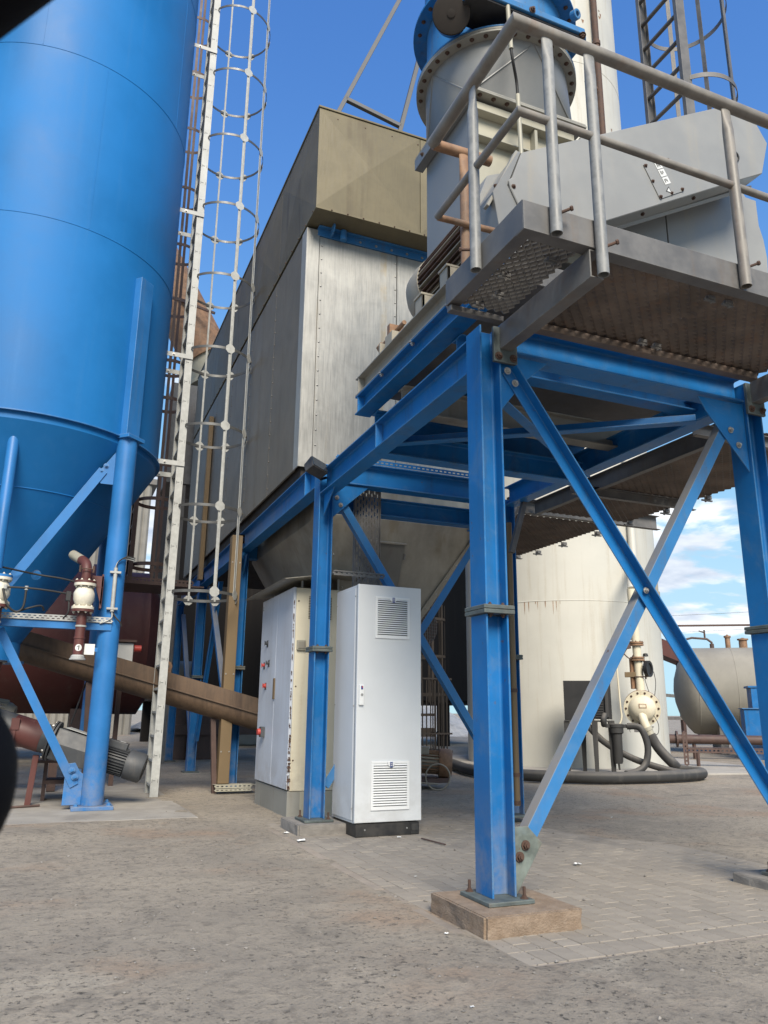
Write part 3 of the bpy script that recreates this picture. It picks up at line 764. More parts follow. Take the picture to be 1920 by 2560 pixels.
# blue channel between the boxes, with lifting lugs
b = MB(); b.box(FX0 + 0.13, FX1, FY0 - 0.004, FY0 + 0.069, FZ1 - 0.072, FZ1 + 0.03); b.box(FX0 + 0.13, FX1, FY0 - 0.06, FY0 - 0.005, FZ1 + 0.016, FZ1 + 0.030)
part(filt, 'channel', b, 'blue_light', bev=0.002)
for i in range(9): bolt(filt, (2.56 + i * 0.2, FY0 - 0.005, FZ1 - 0.03), (0, -1, 0), 0.011)
b = MB(); b.lathe_closed([(0.025, -0.009), (0.062, -0.009), (0.062, 0.009), (0.025, 0.009)], (2.396, FY0 - 0.09, FZ1 + 0.005), (1, 0, 0), 20); b.box(2.387, 2.405, FY0 - 0.09, FY0 - 0.006, FZ1 - 0.07, FZ1 - 0.03)
part(filt, 'lifting_lug', b, 'blue_light', bev=0.002)
b = MB(); b.lathe([(0.038, 0), (0.038, 0.12)], (2.531, FY0 - 0.06, FZ1 - 0.10), n=16)
part(filt, 'lifting_pin', b, 'blue_light', smooth=40)
# upper box with cross-broken panels
UY0, UZ0, UZ1 = 7.13, 6.379, 7.72
core = MB(); core.box(FX0 + 0.03, FX1 + 0.05, UY0 + 0.03, FY1, UZ0 + 0.012, UZ1 - 0.02)
part(filt, 'upper_body', core, 'taupe')
def crossbroken(o, u, v, lu, lv, n, nm='upper_panel', mat='taupe'):
    o, u, v, n = Vector(o), Vector(u), Vector(v), Vector(n); b = MB(); c = o + u * lu / 2 + v * lv / 2 + n * 0.03
    q = [o, o + u * lu, o + u * lu + v * lv, o + v * lv]; back = [p - n * 0.02 for p in q]
    b.add(q + [c] + back, [(0, 1, 4), (1, 2, 4), (2, 3, 4), (3, 0, 4), (0, 5, 6, 1), (1, 6, 7, 2), (2, 7, 8, 3), (3, 8, 5, 0), (5, 8, 7, 6)])
    part(filt, nm, b, mat)
for i, (a, c) in enumerate(((FX0, 3.379), (3.387, FX1 + 0.05))):
    crossbroken((a, UY0, UZ0 + 0.03), (1, 0, 0), (0, 0, 1), c - a, UZ1 - UZ0 - 0.05, (0, -1, 0))
uy = [UY0 + 0.012, 8.7, 10.28, 11.87, 13.45, FY1]
for i in range(5): crossbroken((FX0, uy[i + 1] - 0.006, UZ0 + 0.03), (0, -1, 0), (0, 0, 1), uy[i + 1] - uy[i] - 0.006, UZ1 - UZ0 - 0.05, (-1, 0, 0), mat='taupe_dark')
b = MB(); b.box(FX0 - 0.012, FX1 + 0.06, UY0 - 0.014, FY1, UZ1 - 0.018, UZ1 + 0.008); part(filt, 'top_trim', b, 'taupe', bev=0.003)
b = MB(); b.box(FX0 - 0.004, FX1 + 0.055, UY0 - 0.006, FY1, UZ0, UZ0 + 0.028); part(filt, 'bottom_trim', b, 'taupe', bev=0.003)
rivets([(FX0 + 0.18 + i * 0.19, UY0 - 0.006, UZ0 + 0.016) for i in range(12)] + [(FX0 + 0.22 + i * 0.34, UY0, UZ1 - 0.11) for i in range(7)], (0, -1, 0), r=0.010, mat='rust')
rivets([(FX0 - 0.004, UY0 + 0.1 + i * 0.28, UZ0 + 0.015) for i in range(28)], (-1, 0, 0), r=0.010, mat='rust')
# hopper below
hp = MB(); HT, HB = 3.025, 1.58
tp = [(2.42, 7.52), (4.33, 7.52), (4.33, 10.7), (2.42, 10.7)]; bt = [(3.10, 8.14), (3.465, 8.14), (3.465, 10.1), (3.10, 10.1)]
hp.add([(x, y, HT) for x, y in tp] + [(x, y, HB) for x, y in bt] + [(x, y, 3.613) for x, y in tp],
       [(0, 1, 5, 4), (1, 2, 6, 5), (2, 3, 7, 6), (3, 0, 4, 7), (4, 5, 6, 7), (8, 9, 1, 0), (9, 10, 2, 1), (10, 11, 3, 2), (11, 8, 0, 3)])
part(filt, 'hopper', hp, 'hopper')
HS = bt[0][1] - tp[0][1]
n_ = Vector((0, -(HT - HB), -HS)).normalized()
def onhop(x, z): return Vector((x, tp[0][1] + (HT - z) / (HT - HB) * HS, z))
def hop_plate(x0, x1, z0, z1, o0, o1):
    q = [onhop(x0, z1), onhop(x1, z1), onhop(x1, z0), onhop(x0, z0)]; d_ = MB()
    d_.add([p + n_ * o1 for p in q] + [p + n_ * o0 for p in q], [(0, 1, 2, 3), (0, 4, 5, 1), (1, 5, 6, 2), (2, 6, 7, 3), (3, 7, 4, 0)]); return d_
dr = part(filt, 'access_door', hop_plate(2.93, 3.41, 2.28, 2.79, -0.01, 0.03), 'hopper_dark', bev=0.004)
part(dr, 'door_lip', hop_plate(2.91, 3.43, 2.792, 2.812, -0.01, 0.045), 'hopper', bev=0.003)
part(dr, 'name_plate', hop_plate(3.01, 3.19, 2.455, 2.55, 0.031, 0.037), 'brown_steel')
for z in (2.70, 2.36):
    b = MB(); p = onhop(3.43, z) + n_ * 0.02; b.tube([p, p + Vector((0, 0.02, -0.06))], 0.013, 8); part(dr, 'hinge', b, 'dark_steel')
for t, bb in ((tp[0], bt[0]), (tp[1], bt[1])):
    b = MB(); a = Vector((t[0], t[1], HT)); c = Vector((bb[0], bb[1], HB)); b.bar(a + V(0, -0.02, 0), c + V(0, -0.02, 0), 0.07, 0.012, n_)
    e = part(filt, 'hopper_edge', b, 'hopper')
    pts = [a.lerp(c, (i + 0.5) / 9) + V(0.0, -0.02, 0) + n_ * 0.004 for i in range(9)]
    rivets(pts, n_, r=0.011)
# tripod lifting frame on the roof
af = thing('lifting_gantry', (2.5, 7.2, 7.73), 'grey square tube A frame rising from the roof edge of the filter house', 'frame')
A1, A2, AP = V(2.339, 7.187, 7.729), V(3.130, 7.187, 7.729), V(3.876, 7.187, 11.68)
b = MB(); b.bar(A1, AP, 0.05, 0.05); part(af, 'leg', b, 'rail_grey', bev=0.003)
b = MB(); b.bar(A2, AP + V(0.05, 0, -0.3), 0.05, 0.05); part(af, 'leg', b, 'rail_grey', bev=0.003)
b = MB(); b.bar(A1.lerp(AP, 0.065), A2.lerp(AP, 0.03), 0.05, 0.05); part(af, 'cross_bar', b, 'rail_grey', bev=0.003)
# pierced vertical tray behind the new cabinet
tr = MB(); perf(tr, (2.585, 6.935, 1.6), (0, 0, 1), (1, 0, 0), 27, 8, 0.075, 0.030, 0.6, web=0.62)
tr.box(2.570, 2.574, 6.92, 6.975, 1.6, 3.62); tr.box(2.838, 2.842, 6.92, 6.975, 1.6, 3.62)
solo('vertical_cable_tray', tr, 'dark_steel', 'dirty slotted cable tray running straight up behind the white cabinet', 'cable tray')
tr = MB(); perf(tr, (2.29, 6.70, 2.235), (1, 0, 0), (0, 0, 1), 10, 1, 0.05, 0.03, 0.5); tr.box(2.28, 2.80, 6.69, 6.75, 2.262, 2.266)
solo('narrow_cable_tray', tr, 'dark_steel', 'narrow slotted tray crossing behind the white cabinet from the middle column', 'cable tray')
# floodlight at the top of the middle column
fl = thing('floodlight', (2.05, 6.62, 3.2), 'black floodlight tilted down at the head of the middle blue column', 'floodlight')
b = MB(); b.prism([(-0.06, -0.07), (0.05, -0.05), (0.05, 0.05), (-0.06, 0.07)], 'x', -0.09, 0.09)
me = b.mesh('housing', 'black', bev=0.008, seg=2); o = bpy.data.objects.new('housing', me); C.objects.link(o); o.parent = fl; o.matrix_parent_inverse = TW[fl.name].inverted()
o.matrix_basis = Matrix.Translation((2.03, 6.56, 3.18)) @ Matrix.Rotation(R(-35), 4, 'X') @ Matrix.Rotation(R(25), 4, 'Z'); TW[o.name] = o.matrix_basis.copy()
b = MB(); b.box(-0.085, 0.085, -0.069, -0.0615, -0.062, 0.062); g = part(o, 'lens', b, 'glass'); g.matrix_parent_inverse = Matrix.Identity(4)
b = MB(); b.tube([(2.06, 6.60, 3.15), (2.12, 6.66, 3.12), (2.19, 6.72, 3.16)], 0.014, 8); part(fl, 'bracket', b, 'black')

# ---------------------------------------------------------------- fan platform with railing
plat = thing('fan_platform', (2.3, 3.1, 3.25), 'steel walkway platform with pierced floor and pipe railing cantilevered from the nearest column', 'platform')
PXL, PXR, PYF, PYB, PZ = 1.845, 5.7, 2.73, 3.55, 3.25
def fascia(a, b, inward):
    m_ = MB(); d = (Vector(b) - Vector(a)).normalized(); n = Vector(inward)
    prof = [(0, 0), (0.075, 0), (0.075, 0.006), (0.007, 0.006), (0.007, 0.153), (0.03, 0.153), (0.03, 0.159), (0, 0.159)]
    vs = [Vector(p) + n * q[0] + V(0, 0, q[1]) for p in (a, b) for q in prof]; k = len(prof)
    m_.add(vs, [(i, k + i, k + (i + 1) % k, (i + 1) % k) for i in range(k)] + [tuple(range(k)), tuple(range(2 * k - 1, k - 1, -1))])
    return part(plat, 'toe_board', m_, 'dark_steel', bev=0.0015)
fascia((PXL, PYF, PZ), (PXR, PYF, PZ), (0, 1, 0))
fascia((PXL + 0.0005, PYF + 0.0085, PZ + 0.0075), (PXL + 0.0005, PYB, PZ + 0.0075), (1, 0, 0))
b = MB(); b.box(PXL + 0.008, 2.2, PYB - 0.05, PYB + 0.0, 3.215, 3.2495); part(plat, 'edge_angle', b, 'dark_steel', bev=0.003)
b = MB(); b.box(2.33, 4.17, PYB - 0.075, PYB - 0.01, 3.205, 3.2495); part(plat, 'edge_angle', b, 'grating', bev=0.003)
b = MB(); b.box(4.36, PXR, PYB - 0.075, PYB - 0.01, 3.205, 3.2495); part(plat, 'edge_angle', b, 'grating', bev=0.003)
for x in (2.23, 4.235):
    m_ = MB(); channel(m_, (x, PYF + 0.01, 3.168), (x, 3.60, 3.168), 0.155, 0.08, 0.008, flip=1)
    br = part(plat, 'bracket', m_, 'dark_steel', bev=0.002)
    m_ = MB(); m_.box(x - 0.04, x + 0.12, 3.601, 3.6235, 3.01, 3.235); part(br, 'end_plate', m_, 'teal', bev=0.002)
    for xx in (x - 0.01, x + 0.09): bolt(br, (xx, 3.601, 3.045), (0, -1, 0), 0.017, 'rust_bolt')
def grating(parent, x0, x1, y0, y1, z, pu=0.052, pv=0.0235, mat='grating', t=0.014, w=0.9, inphase=False):
    # expanded metal: tilted zigzag ribbons running along Y
    m_ = MB(); n = int((x1 - x0) / pv); k = int((y1 - y0) / (pu / 2))
    vs, fs = m_.v, m_.f
    for i in range(n):
        cx_ = x0 + (i + 0.5) * pv; base = len(vs)
        for j in range(k + 1):
            y = y0 + (y1 - y0) * j / k
            x = cx_ + (pv * 0.42 if ((j % 2) ^ (0 if inphase else i % 2)) else -pv * 0.42)
            vs += [(x + w * pv * 0.5, y, z), (x - w * pv * 0.5, y, z + t), (x - w * pv * 0.5 + 0.003, y, z + t + 0.003)]
        for j in range(k):
            a = base + 3 * j
            fs += [(a, a + 1, a + 4, a + 3), (a + 1, a + 2, a + 5, a + 4), (a + 2, a, a + 3, a + 5)]
    return part(parent, 'grating', m_, mat, kind='stuff')
grating(plat, PXL + 0.08, 2.225, PYF + 0.08, PYB - 0.055, PZ + 0.010, pv=0.026, pu=0.056, mat='dark_steel', w=0.70)
grating(plat, 2.315, 3.20, PYF + 0.08, PYB - 0.02, PZ + 0.010, pu=0.074, pv=0.038, t=0.018, w=1.02)
grating(plat, 3.195, 4.23, PYF + 0.08, PYB - 0.02, PZ + 0.010, pu=0.074, pv=0.038, t=0.018, w=1.02)
grating(plat, 4.32, PXR - 0.02, PYF + 0.08, PYB - 0.02, PZ + 0.010, pu=0.074, pv=0.038, t=0.018, w=1.02)
# solid tread sheet lying on the main bay
for (x, y) in ((2.0, 3.44), (2.05, 3.30), (3.15, 3.42), (3.27, 3.43), (3.14, 2.86), (3.27, 2.86), (2.12, 2.9), (1.98, 3.12)):
    c = MB(); c.box(x - 0.025, x + 0.025, y - 0.012, y + 0.012, PZ - 0.012, PZ + 0.008); c.tube([(x, y, PZ - 0.035), (x, y, PZ + 0.01)], 0.007, 6); c.box(x - 0.045, x + 0.03, y - 0.006, y + 0.006, PZ - 0.026, PZ - 0.013)
    part(plat, 'grating_clip', c, 'dark_steel')
def post(x, y, z0, z1, r=0.030, mat='post_galv', flat=(1, 0), side=(0, -1)):
    m_ = MB(); n = 14; hs_ = [z0, z0 + (z1 - z0) * 0.5, z1 - 0.16, z1 - 0.07, z1 + 0.01]
    vs, fs = [], []
    for i, z in enumerate(hs_):
        k = (0, 0, 0, 0.55, 0.75)[i]
        for j in range(n):
            a = 2 * math.pi * j / n; cx_, cy_ = math.cos(a) * r, math.sin(a) * r
            sx = flat[0]; sy = flat[1]
            fx = cx_ * ((1 + 0.25 * k) if sx else (1 - k)); fy = cy_ * ((1 + 0.25 * k) if sy else (1 - k))
            vs.append((x + fx, y + fy, z))
    for i in range(len(hs_) - 1):
        for j in range(n): fs.append((i * n + j, i * n + (j + 1) % n, (i + 1) * n + (j + 1) % n, (i + 1) * n + j))
    fs.append(tuple(range((len(hs_) - 1) * n, len(hs_) * n)))
    # hollow lower end
    for j in range(n):
        a = 2 * math.pi * j / n; vs.append((x + math.cos(a) * r * 0.86, y + math.sin(a) * r * 0.86, z0))
    for j in range(n):
        a = 2 * math.pi * j / n; vs.append((x + math.cos(a) * r * 0.86, y + math.sin(a) * r * 0.86, z0 + 0.08))
    q = len(hs_) * n
    for j in range(n):
        fs.append((j, q + j, q + (j + 1) % n, (j + 1) % n)); fs.append((q + j, q + n + j, q + n + (j + 1) % n, q + (j + 1) % n))
    fs.append(tuple(range(q + n, q + 2 * n)))
    m_.add(vs, fs)
    return part(plat, 'railing_post', m_, mat, smooth=45)
for x, z0, bz in ((2.01, 3.245, 3.36), (2.275, 3.087, 3.245), (3.237, 3.256, 3.373), (4.25, 3.087, 3.25), (5.3, 3.25, 3.37)):
    p = post(x, 2.70, z0, 4.41, mat='post_galv' if x < 3 else 'rail')
    t = MB(); t.tube([(x + 0.02, 2.69, bz), (x + 0.062, 2.665, bz + 0.018)], 0.008, 8); t.lathe([(0.013, 0), (0.013, 0.012)], (x + 0.062, 2.665, bz + 0.018), (0.8, -0.5, 0.3), 6); part(p, 'set_screw', t, 'rust')
p = post(1.817, 3.147, 3.254, 4.40, flat=(0, 1))
t = MB(); t.tube([(1.80, 3.16, 3.38), (1.755, 3.19, 3.385)], 0.008, 8); t.lathe([(0.013, 0), (0.013, 0.012)], (1.755, 3.19, 3.385), (-1, 0.4, 0), 6); part(p, 'set_screw', t, 'rust')
post(2.035, 3.645, 3.42, 4.41, mat='rust_pipe')
TRZ, MRZ = 4.435, 3.885
b = MB(); b.tube([(PXR, 2.70, TRZ), (1.822, 2.70, TRZ), (1.822, 3.66, TRZ)], 0.036, 14); part(plat, 'top_rail', b, 'rail', smooth=50)
b = MB(); b.tube([(1.83, 3.66, TRZ - 0.002), (2.235, 3.66, TRZ + 0.004)], 0.034, 14); part(plat, 'top_rail', b, 'rust_pipe', smooth=50)
b = MB(); b.tube([(PXR, 2.70, MRZ), (1.822, 2.70, MRZ), (1.822, 3.60, MRZ - 0.012)], 0.022, 12); part(plat, 'middle_rail', b, 'rail', smooth=50)
b = MB(); b.tube([(1.825, 3.60, MRZ - 0.014), (2.221, 3.61, MRZ + 0.006)], 0.020, 12); part(plat, 'middle_rail', b, 'rust_pipe', smooth=50)

# ---------------------------------------------------------------- exhaust fan: casing, outlet duct, round transition
fan = thing('exhaust_fan', (3.4, 4.4, 3.76), 'grey exhaust fan casing whose outlet duct turns from square to round', 'fan')
DX0, DX1, DY0, DY1 = 2.36, 3.27, 4.12, 4.85
b = MB(); b.prism([(DX0, DY0), (DX1, DY0), (DX1, DY1), (DX0, DY1)], 'z', 4.2, 5.36); part(fan, 'outlet_duct', b, 'duct_grey', bev=0.003)
b = MB(); b.box(DX0 + 0.01, DX1 - 0.002, DY0 - 0.012, DY0 - 0.001, 4.2, 5.35); fr_ = part(fan, 'front_plate', b, 'cream_duct', bev=0.002)
for z in (5.21, 4.99):
    b = MB(); b.box(DX0 + 0.0, DX1, DY0 - 0.085, DY0 - 0.0125, z, z + 0.012); part(fan, 'stiffener', b, 'cream_duct', bev=0.002)
for x in (2.86,):
    b = MB(); b.box(x, x + 0.025, DY0 - 0.075, DY0 - 0.0125, 4.99 - 0.25, 5.208); part(fan, 'stiffener', b, 'cream_duct', bev=0.002)
b = MB()
for z0, z1, e in ((5.385, 5.402, 0.075), (5.405, 5.42, 0.07)):
    b.box(DX0 - e, DX1 + e, DY0 - e, DY1 + e, z0, z1)
part(fan, 'square_flange', b, 'dark_cream', bev=0.002)
b = MB(); b.box(DX0 - 0.075, DX0 - 0.067, DY0 - 0.07, DY1 + 0.07, 5.30, 5.3845); b.box(DX0 - 0.066, DX0 - 0.002, DY0 - 0.07, DY1 + 0.07, 5.30, 5.308); part(fan, 'flange_angle', b, 'duct_grey', bev=0.002)
for i in range(8): bolt(fan, (DX0 + 0.06 + i * 0.115, DY0 - 0.04, 5.385), (0, 0, -1), 0.012, 'rust_bolt')
for i in range(3): bolt(fan, (DX0 - 0.0755, DY0 + 0.65 - i * 0.3, 5.345), (-1, 0, 0), 0.012, 'rust_bolt')
CXc, CYc, CR, CZ = 2.80, 4.48, 0.565, 5.84
tr = MB(); n = 64; vs = []; fs = []
for j in range(n):
    a = 2 * math.pi * j / n; vs.append((CXc + CR * math.cos(a), CYc + CR * math.sin(a), CZ))
cor = [(DX1 - 0.0, DY1 - 0.0), (DX0, DY1), (DX0, DY0), (DX1, DY0)]
for x, y in cor: vs.append((x, y, 5.421))
q = n // 4
for k in range(4):
    for j in range(q): fs.append(((k * q + j) % n, (k * q + j + 1) % n, n + k))
    fs.append((n + k, ((k + 1) * q) % n, n + (k + 1) % 4))
tr.add(vs, fs); rtn = part(fan, 'round_transition', tr, 'duct_grey', smooth=9)
for k in range(4):
    for j in (k * q, (k + 1) * q):
        w_ = MB(); w_.tube([Vector(vs[n + k]), Vector(vs[j % n])], 0.006, 6); part(rtn, 'weld_bead', w_, 'duct_grey', smooth=60)
for z, mat in ((CZ, 'dark_cream'), (CZ + 0.020, 'dark_cream')):
    b = MB(); b.ring((CXc, CYc, z), CR - 0.01, 0.640, 0.018, n=72); part(fan, 'round_flange', b, mat, bev=0.002)
for i in range(36):
    a = 2 * math.pi * i / 36 + 0.05
    if math.sin(a) < 0.55 and not (-0.2 < a < 0.6 and False): bolt(fan, (CXc + 0.605 * math.cos(a), CYc + 0.605 * math.sin(a), CZ), (0, 0, -1), 0.012, 'rust_bolt')
# scroll casing right of the duct
b = MB()
pol = [(3.29, 3.72)] + [(4.15 + 1.0 * math.cos(a), 4.72 + 1.0 * math.sin(a)) for a in [R(-80 + i * 10) for i in range(15)]] + [(3.29, 5.30)]
b.prism([(p[0] * 1.0, max(3.76, p[1])) for p in pol], 'y', 4.06, 4.70); part(fan, 'scroll_casing', b, 'grey_sheet', bev=0.003)
b = MB(); b.box(3.3, 4.055, 4.044, 4.058, 3.77, 5.0); part(fan, 'casing_panel', b, 'grey_sheet', bev=0.003)
b = MB(); b.box(4.065, 5.08, 4.044, 4.058, 3.77, 5.25); part(fan, 'casing_panel', b, 'grey_sheet', bev=0.003)
b = MB(); b.bar((3.25, 3.93, 4.37), (4.75, 3.93, 5.19), 0.24, 0.03, (0, -0.5, 1)); gp = part(fan, 'guard_shelf', b, 'grey_sheet', bev=0.003)
# underside pan seen from below
b = MB(); b.box(2.262, 2.87, 3.62, 5.68, 3.60, 3.755); part(fan, 'base_pan', b, 'dark_steel', bev=0.004)
b = MB(); b.box(3.03, 4.75, 3.62, 5.68, 3.60, 3.755); part(fan, 'base_pan', b, 'dark_steel', bev=0.004)

# blue damper on top of the round flange
dam = thing('damper', (CXc, CYc, 5.88), 'bright blue round damper housing bolted on top of the fan outlet', 'damper')
b = MB(); b.ring((CXc, CYc, CZ + 0.040), CR - 0.01, 0.640, 0.016, n=72); part(dam, 'flange', b, 'blue_light', bev=0.002)
b = MB(); b.lathe([(CR - 0.012, CZ + 0.057 - 5.88), (CR - 0.012, 0.52)], (CXc, CYc, 5.88), n=64); part(dam, 'shell', b, 'damper_blue' if 'damper_blue' in M else 'blue_light', smooth=40)
b = MB(); b.ring((CXc, CYc, 6.40), CR - 0.013, 0.665, 0.02, n=72); part(dam, 'flange', b, 'blue', bev=0.002)
for i in range(30):
    a = R(90 + i * 12)
    if math.sin(a) < 0.4: bolt(dam, (CXc + 0.615 * math.cos(a), CYc + 0.615 * math.sin(a), 6.40), (0, 0, -1), 0.012, 'rust_bolt')
b = MB(); b.lathe([(CR + 0.03, 0.0), (CR + 0.03, 0.7)], (CXc + 0.03, CYc, 6.425), n=64); part(dam, 'upper_shell', b, 'blue_light', smooth=40)
b = MB(); b.prism([(2.20, 3.81), (3.19, 3.81), (3.24, 3.86), (3.24, 4.10), (2.20, 4.10)], 'z', 5.985, 6.04); pl = part(dam, 'front_plate', b, 'blue_light', bev=0.004)
b = MB(); b.box(2.21, 3.17, 3.83, 4.09, 5.962, 5.9845); part(dam, 'seal', b, 'seal', bev=0.003)
bolt(pl, (3.175, 3.825, 5.984), (0, -0.3, -1), 0.02, 'rust_bolt'); bolt(pl, (2.72, 3.808, 6.01), (0, -1, 0), 0.018, 'rust_bolt')
b = MB(); b.lathe_closed([(0.02, -0.025), (0.04, -0.025), (0.04, 0.025), (0.02, 0.025)], (3.15, 3.86, 6.20), (0.3, -1, -0.2), 16); part(dam, 'pivot', b, 'blue_light', bev=0.003)
b = MB(); ax = V(-0.36, -0.70, -0.50).normalized(); o0 = V(2.150, 4.0, 5.925) - ax * 0.225
b.lathe([(0.10, 0), (0.115, 0.05), (0.115, 0.20)], o0, ax, 28); part(dam, 'actuator', b, 'blue', smooth=40)
b = MB(); b.lathe([(0.134, 0.201), (0.139, 0.212), (0.134, 0.226), (0.11, 0.230), (0.03, 0.231), (0.03, 0.236), (0.012, 0.238), (0, 0.238)], o0, ax, 32); part(dam, 'actuator_cover', b, 'shade_steel', smooth=40)
b = MB(); b.box(2.352, 2.364, 4.08, 4.20, 6.12, 6.20); b.lathe_closed([(0.016, -0.006), (0.045, -0.006), (0.045, 0.006), (0.016, 0.006)], (2.30, 4.22, 6.06), (-0.9, -0.4, 0), 18); part(dam, 'lug', b, 'blue_light')
# conduit with flexible cable
cd = thing('conduit', (2.75, 4.05, 5.0), 'thin pale conduit with a black flexible section in front of the fan outlet', 'conduit')
b = MB(); b.tube([(2.52, 3.83, 6.05), (2.545, 3.84, 5.62)], 0.017, 10); part(cd, 'upper_pipe', b, 'cream_duct', smooth=50)
b = MB(); b.tube([(2.66, 3.95, 5.36), (2.67, 3.95, 4.85)], 0.017, 10); part(cd, 'lower_pipe', b, 'cream_duct', smooth=50)
b = MB(); b.tube(smooth_path([(2.545, 3.84, 5.62), (2.57, 3.86, 5.54), (2.64, 3.93, 5.46), (2.66, 3.95, 5.36)], 6), 0.011, 8); part(cd, 'flexible_cable', b, 'cable', smooth=50)

# belt guard
bgd = thing('belt_guard', (2.5, 3.65, 3.76), 'long slanted light grey belt guard on the fan, with a screwed inspection plate', 'belt guard')
GP = [(2.47, 4.575), (4.31, 5.595), (4.69, 5.58), (4.79, 5.42), (4.69, 5.11), (4.44, 4.975), (3.13, 4.245), (2.60, 3.93), (2.44, 4.14), (2.375, 4.27), (2.36, 4.33), (2.39, 4.36)]
b = MB(); b.prism(GP, 'y', 3.645, 3.90); part(bgd, 'cover', b, 'grey_sheet', bev=0.005)
b = MB(); b.prism([(2.36, 4.30), (2.47, 4.585), (2.455, 4.592), (2.25, 4.22), (2.30, 3.90), (2.40, 3.80), (2.58, 3.92)], 'y', 3.66, 3.895); part(bgd, 'end_hood', b, 'duct_grey', bev=0.003)
b = MB(); b.prism([(2.26, 4.28), (2.36, 4.55), (2.46, 4.60), (2.46, 4.30), (2.36, 4.12), (2.28, 4.10)], 'y', 3.905, 4.05); part(bgd, 'rear_hood', b, 'grey_sheet', bev=0.004)
b = MB(); b.bar((2.455, 3.70, 4.605), (2.22, 3.70, 4.12), 0.05, 0.02, (1, 0, -0.5)); part(bgd, 'latch_bar', b, 'dark_cream', bev=0.003)
for p in ((2.45, 3.70, 4.56), (2.30, 3.70, 4.30)): bolt(bgd, p, (-1, -0.2, 0.2), 0.013, 'rust_bolt')
bolt(bgd, (2.395, 3.645, 4.29), (0, -1, 0), 0.011, 'rust_bolt')
ip = [(3.49, 4.80), (3.64, 4.872), (3.85, 4.69), (3.845, 4.692), (3.615, 4.555)]
ipl = [(3.485, 4.805), (3.64, 4.875), (3.852, 4.70), (3.615, 4.552)]
ipl = [(3.488, 4.802), (3.720, 4.932), (3.850, 4.694), (3.616, 4.555)]
b = MB(); b.prism(ipl, 'y', 3.638, 3.6445); pt = part(bgd, 'inspection_plate', b, 'grey_sheet', bev=0.0015)
cxp, czp = 3.668, 4.746
for (x, z) in ipl: bolt(pt, (cxp + (x - cxp) * 0.9, 3.638, czp + (z - czp) * 0.9), (0, -1, 0), 0.010, 'rust_bolt')
for i, j in ((0, 1), (2, 3), (0, 3)): bolt(pt, (cxp + ((ipl[i][0] + ipl[j][0]) / 2 - cxp) * 0.92, 3.638, czp + ((ipl[i][1] + ipl[j][1]) / 2 - czp) * 0.9), (0, -1, 0), 0.009, 'rust_bolt')
def sticker(parent, c, u, v, w, h, mat, nm='sticker', off=0.0):
    c, u, v = Vector(c), Vector(u).normalized(), Vector(v).normalized(); n = u.cross(v).normalized() * 0.0012
    q = [c - u * w / 2 - v * h / 2, c + u * w / 2 - v * h / 2, c + u * w / 2 + v * h / 2, c - u * w / 2 + v * h / 2]
    m_ = MB(); m_.add([p + n for p in q] + [p - n * 0.3 for p in q], [(0, 1, 2, 3), (0, 4, 5, 1), (1, 5, 6, 2), (2, 6, 7, 3), (3, 7, 4, 0)])
    return part(parent, nm, m_, mat)
su, sv = V(0.87, 0, 0.49), V(-0.49, 0, 0.87)
for k in range(3):
    cc_ = V(3.625, 3.6365, 4.838) - sv * (k * 0.063) * 1.0 + V(0.0, 0, 0)
    s = sticker(pt, cc_, su, sv, 0.062, 0.056, 'plate')
    for q_ in range(3): sticker(s, cc_ + V(0, -0.0015, 0) - su * 0.016 + su * 0.012 * q_ + sv * (0.006 * ((q_ + k) % 2)), su, sv, 0.005, 0.030 - 0.006 * ((q_ * k) % 3), 'ink', 'lettering')
tri = MB(); tc_ = V(3.702, 3.6365, 4.655)
tri.add([tc_ + V(-0.028, 0, -0.02), tc_ + V(0.028, 0, -0.02), tc_ + V(0, 0, 0.03)], [(0, 1, 2)]); w_ = part(pt, 'warning_sticker', tri, 'ink')
tri = MB(); tc_ = V(3.702, 3.6355, 4.655)
tri.add([tc_ + V(-0.018, 0, -0.015), tc_ + V(0.018, 0, -0.015), tc_ + V(0, 0, 0.018)], [(0, 1, 2)]); part(w_, 'warning_field', tri, 'plate')
b = MB(); b.tube(arc((4.40, 3.638, 5.17), 0.045, R(-80), R(130), 10, (1, 0, 0), (0, 0, 1)), 0.006, 8); part(bgd, 'handle', b, 'cable')
for x, z in ((3.5, 4.42), (4.0, 4.70)): bolt(bgd, (x, 3.70, z + 0.02), (0, -0.4, -1), 0.010, 'rust_bolt')

# fan motor behind the guard
mot = thing('fan_motor', (2.42, 4.4, 3.76), 'large dusty electric motor with rusty cooling ribs beside the belt guard', 'motor')
mx_, mz_, mr_ = 2.46, 4.16, 0.21
b = MB(); b.lathe([(mr_, 0), (mr_, 0.74)], (mx_, 3.98, mz_), (0, 1, 0), 40); part(mot, 'stator', b, 'motor_tan', smooth=40)
for i in range(44):
    a = 2 * math.pi * i / 44; c_, s_ = math.cos(a), math.sin(a)
    if s_ < -0.85: continue
    f_ = MB(); f_.bar((mx_ + c_ * (mr_ + 0.020), 3.99, mz_ + s_ * (mr_ + 0.020)), (mx_ + c_ * (mr_ + 0.020), 4.70, mz_ + s_ * (mr_ + 0.020)), 0.007, 0.052, (c_, 0, s_))
    part(mot, 'cooling_rib', f_, 'rust' if i % 3 else 'motor_tan')
b = MB(); b.lathe([(mr_ + 0.05, 0.72), (mr_ + 0.055, 0.80), (mr_ + 0.045, 0.93), (mr_ - 0.01, 1.03), (mr_ - 0.08, 1.06), (0, 1.06)], (mx_, 3.98, mz_), (0, 1, 0), 40); part(mot, 'fan_cowl', b, 'motor_tan', smooth=40)
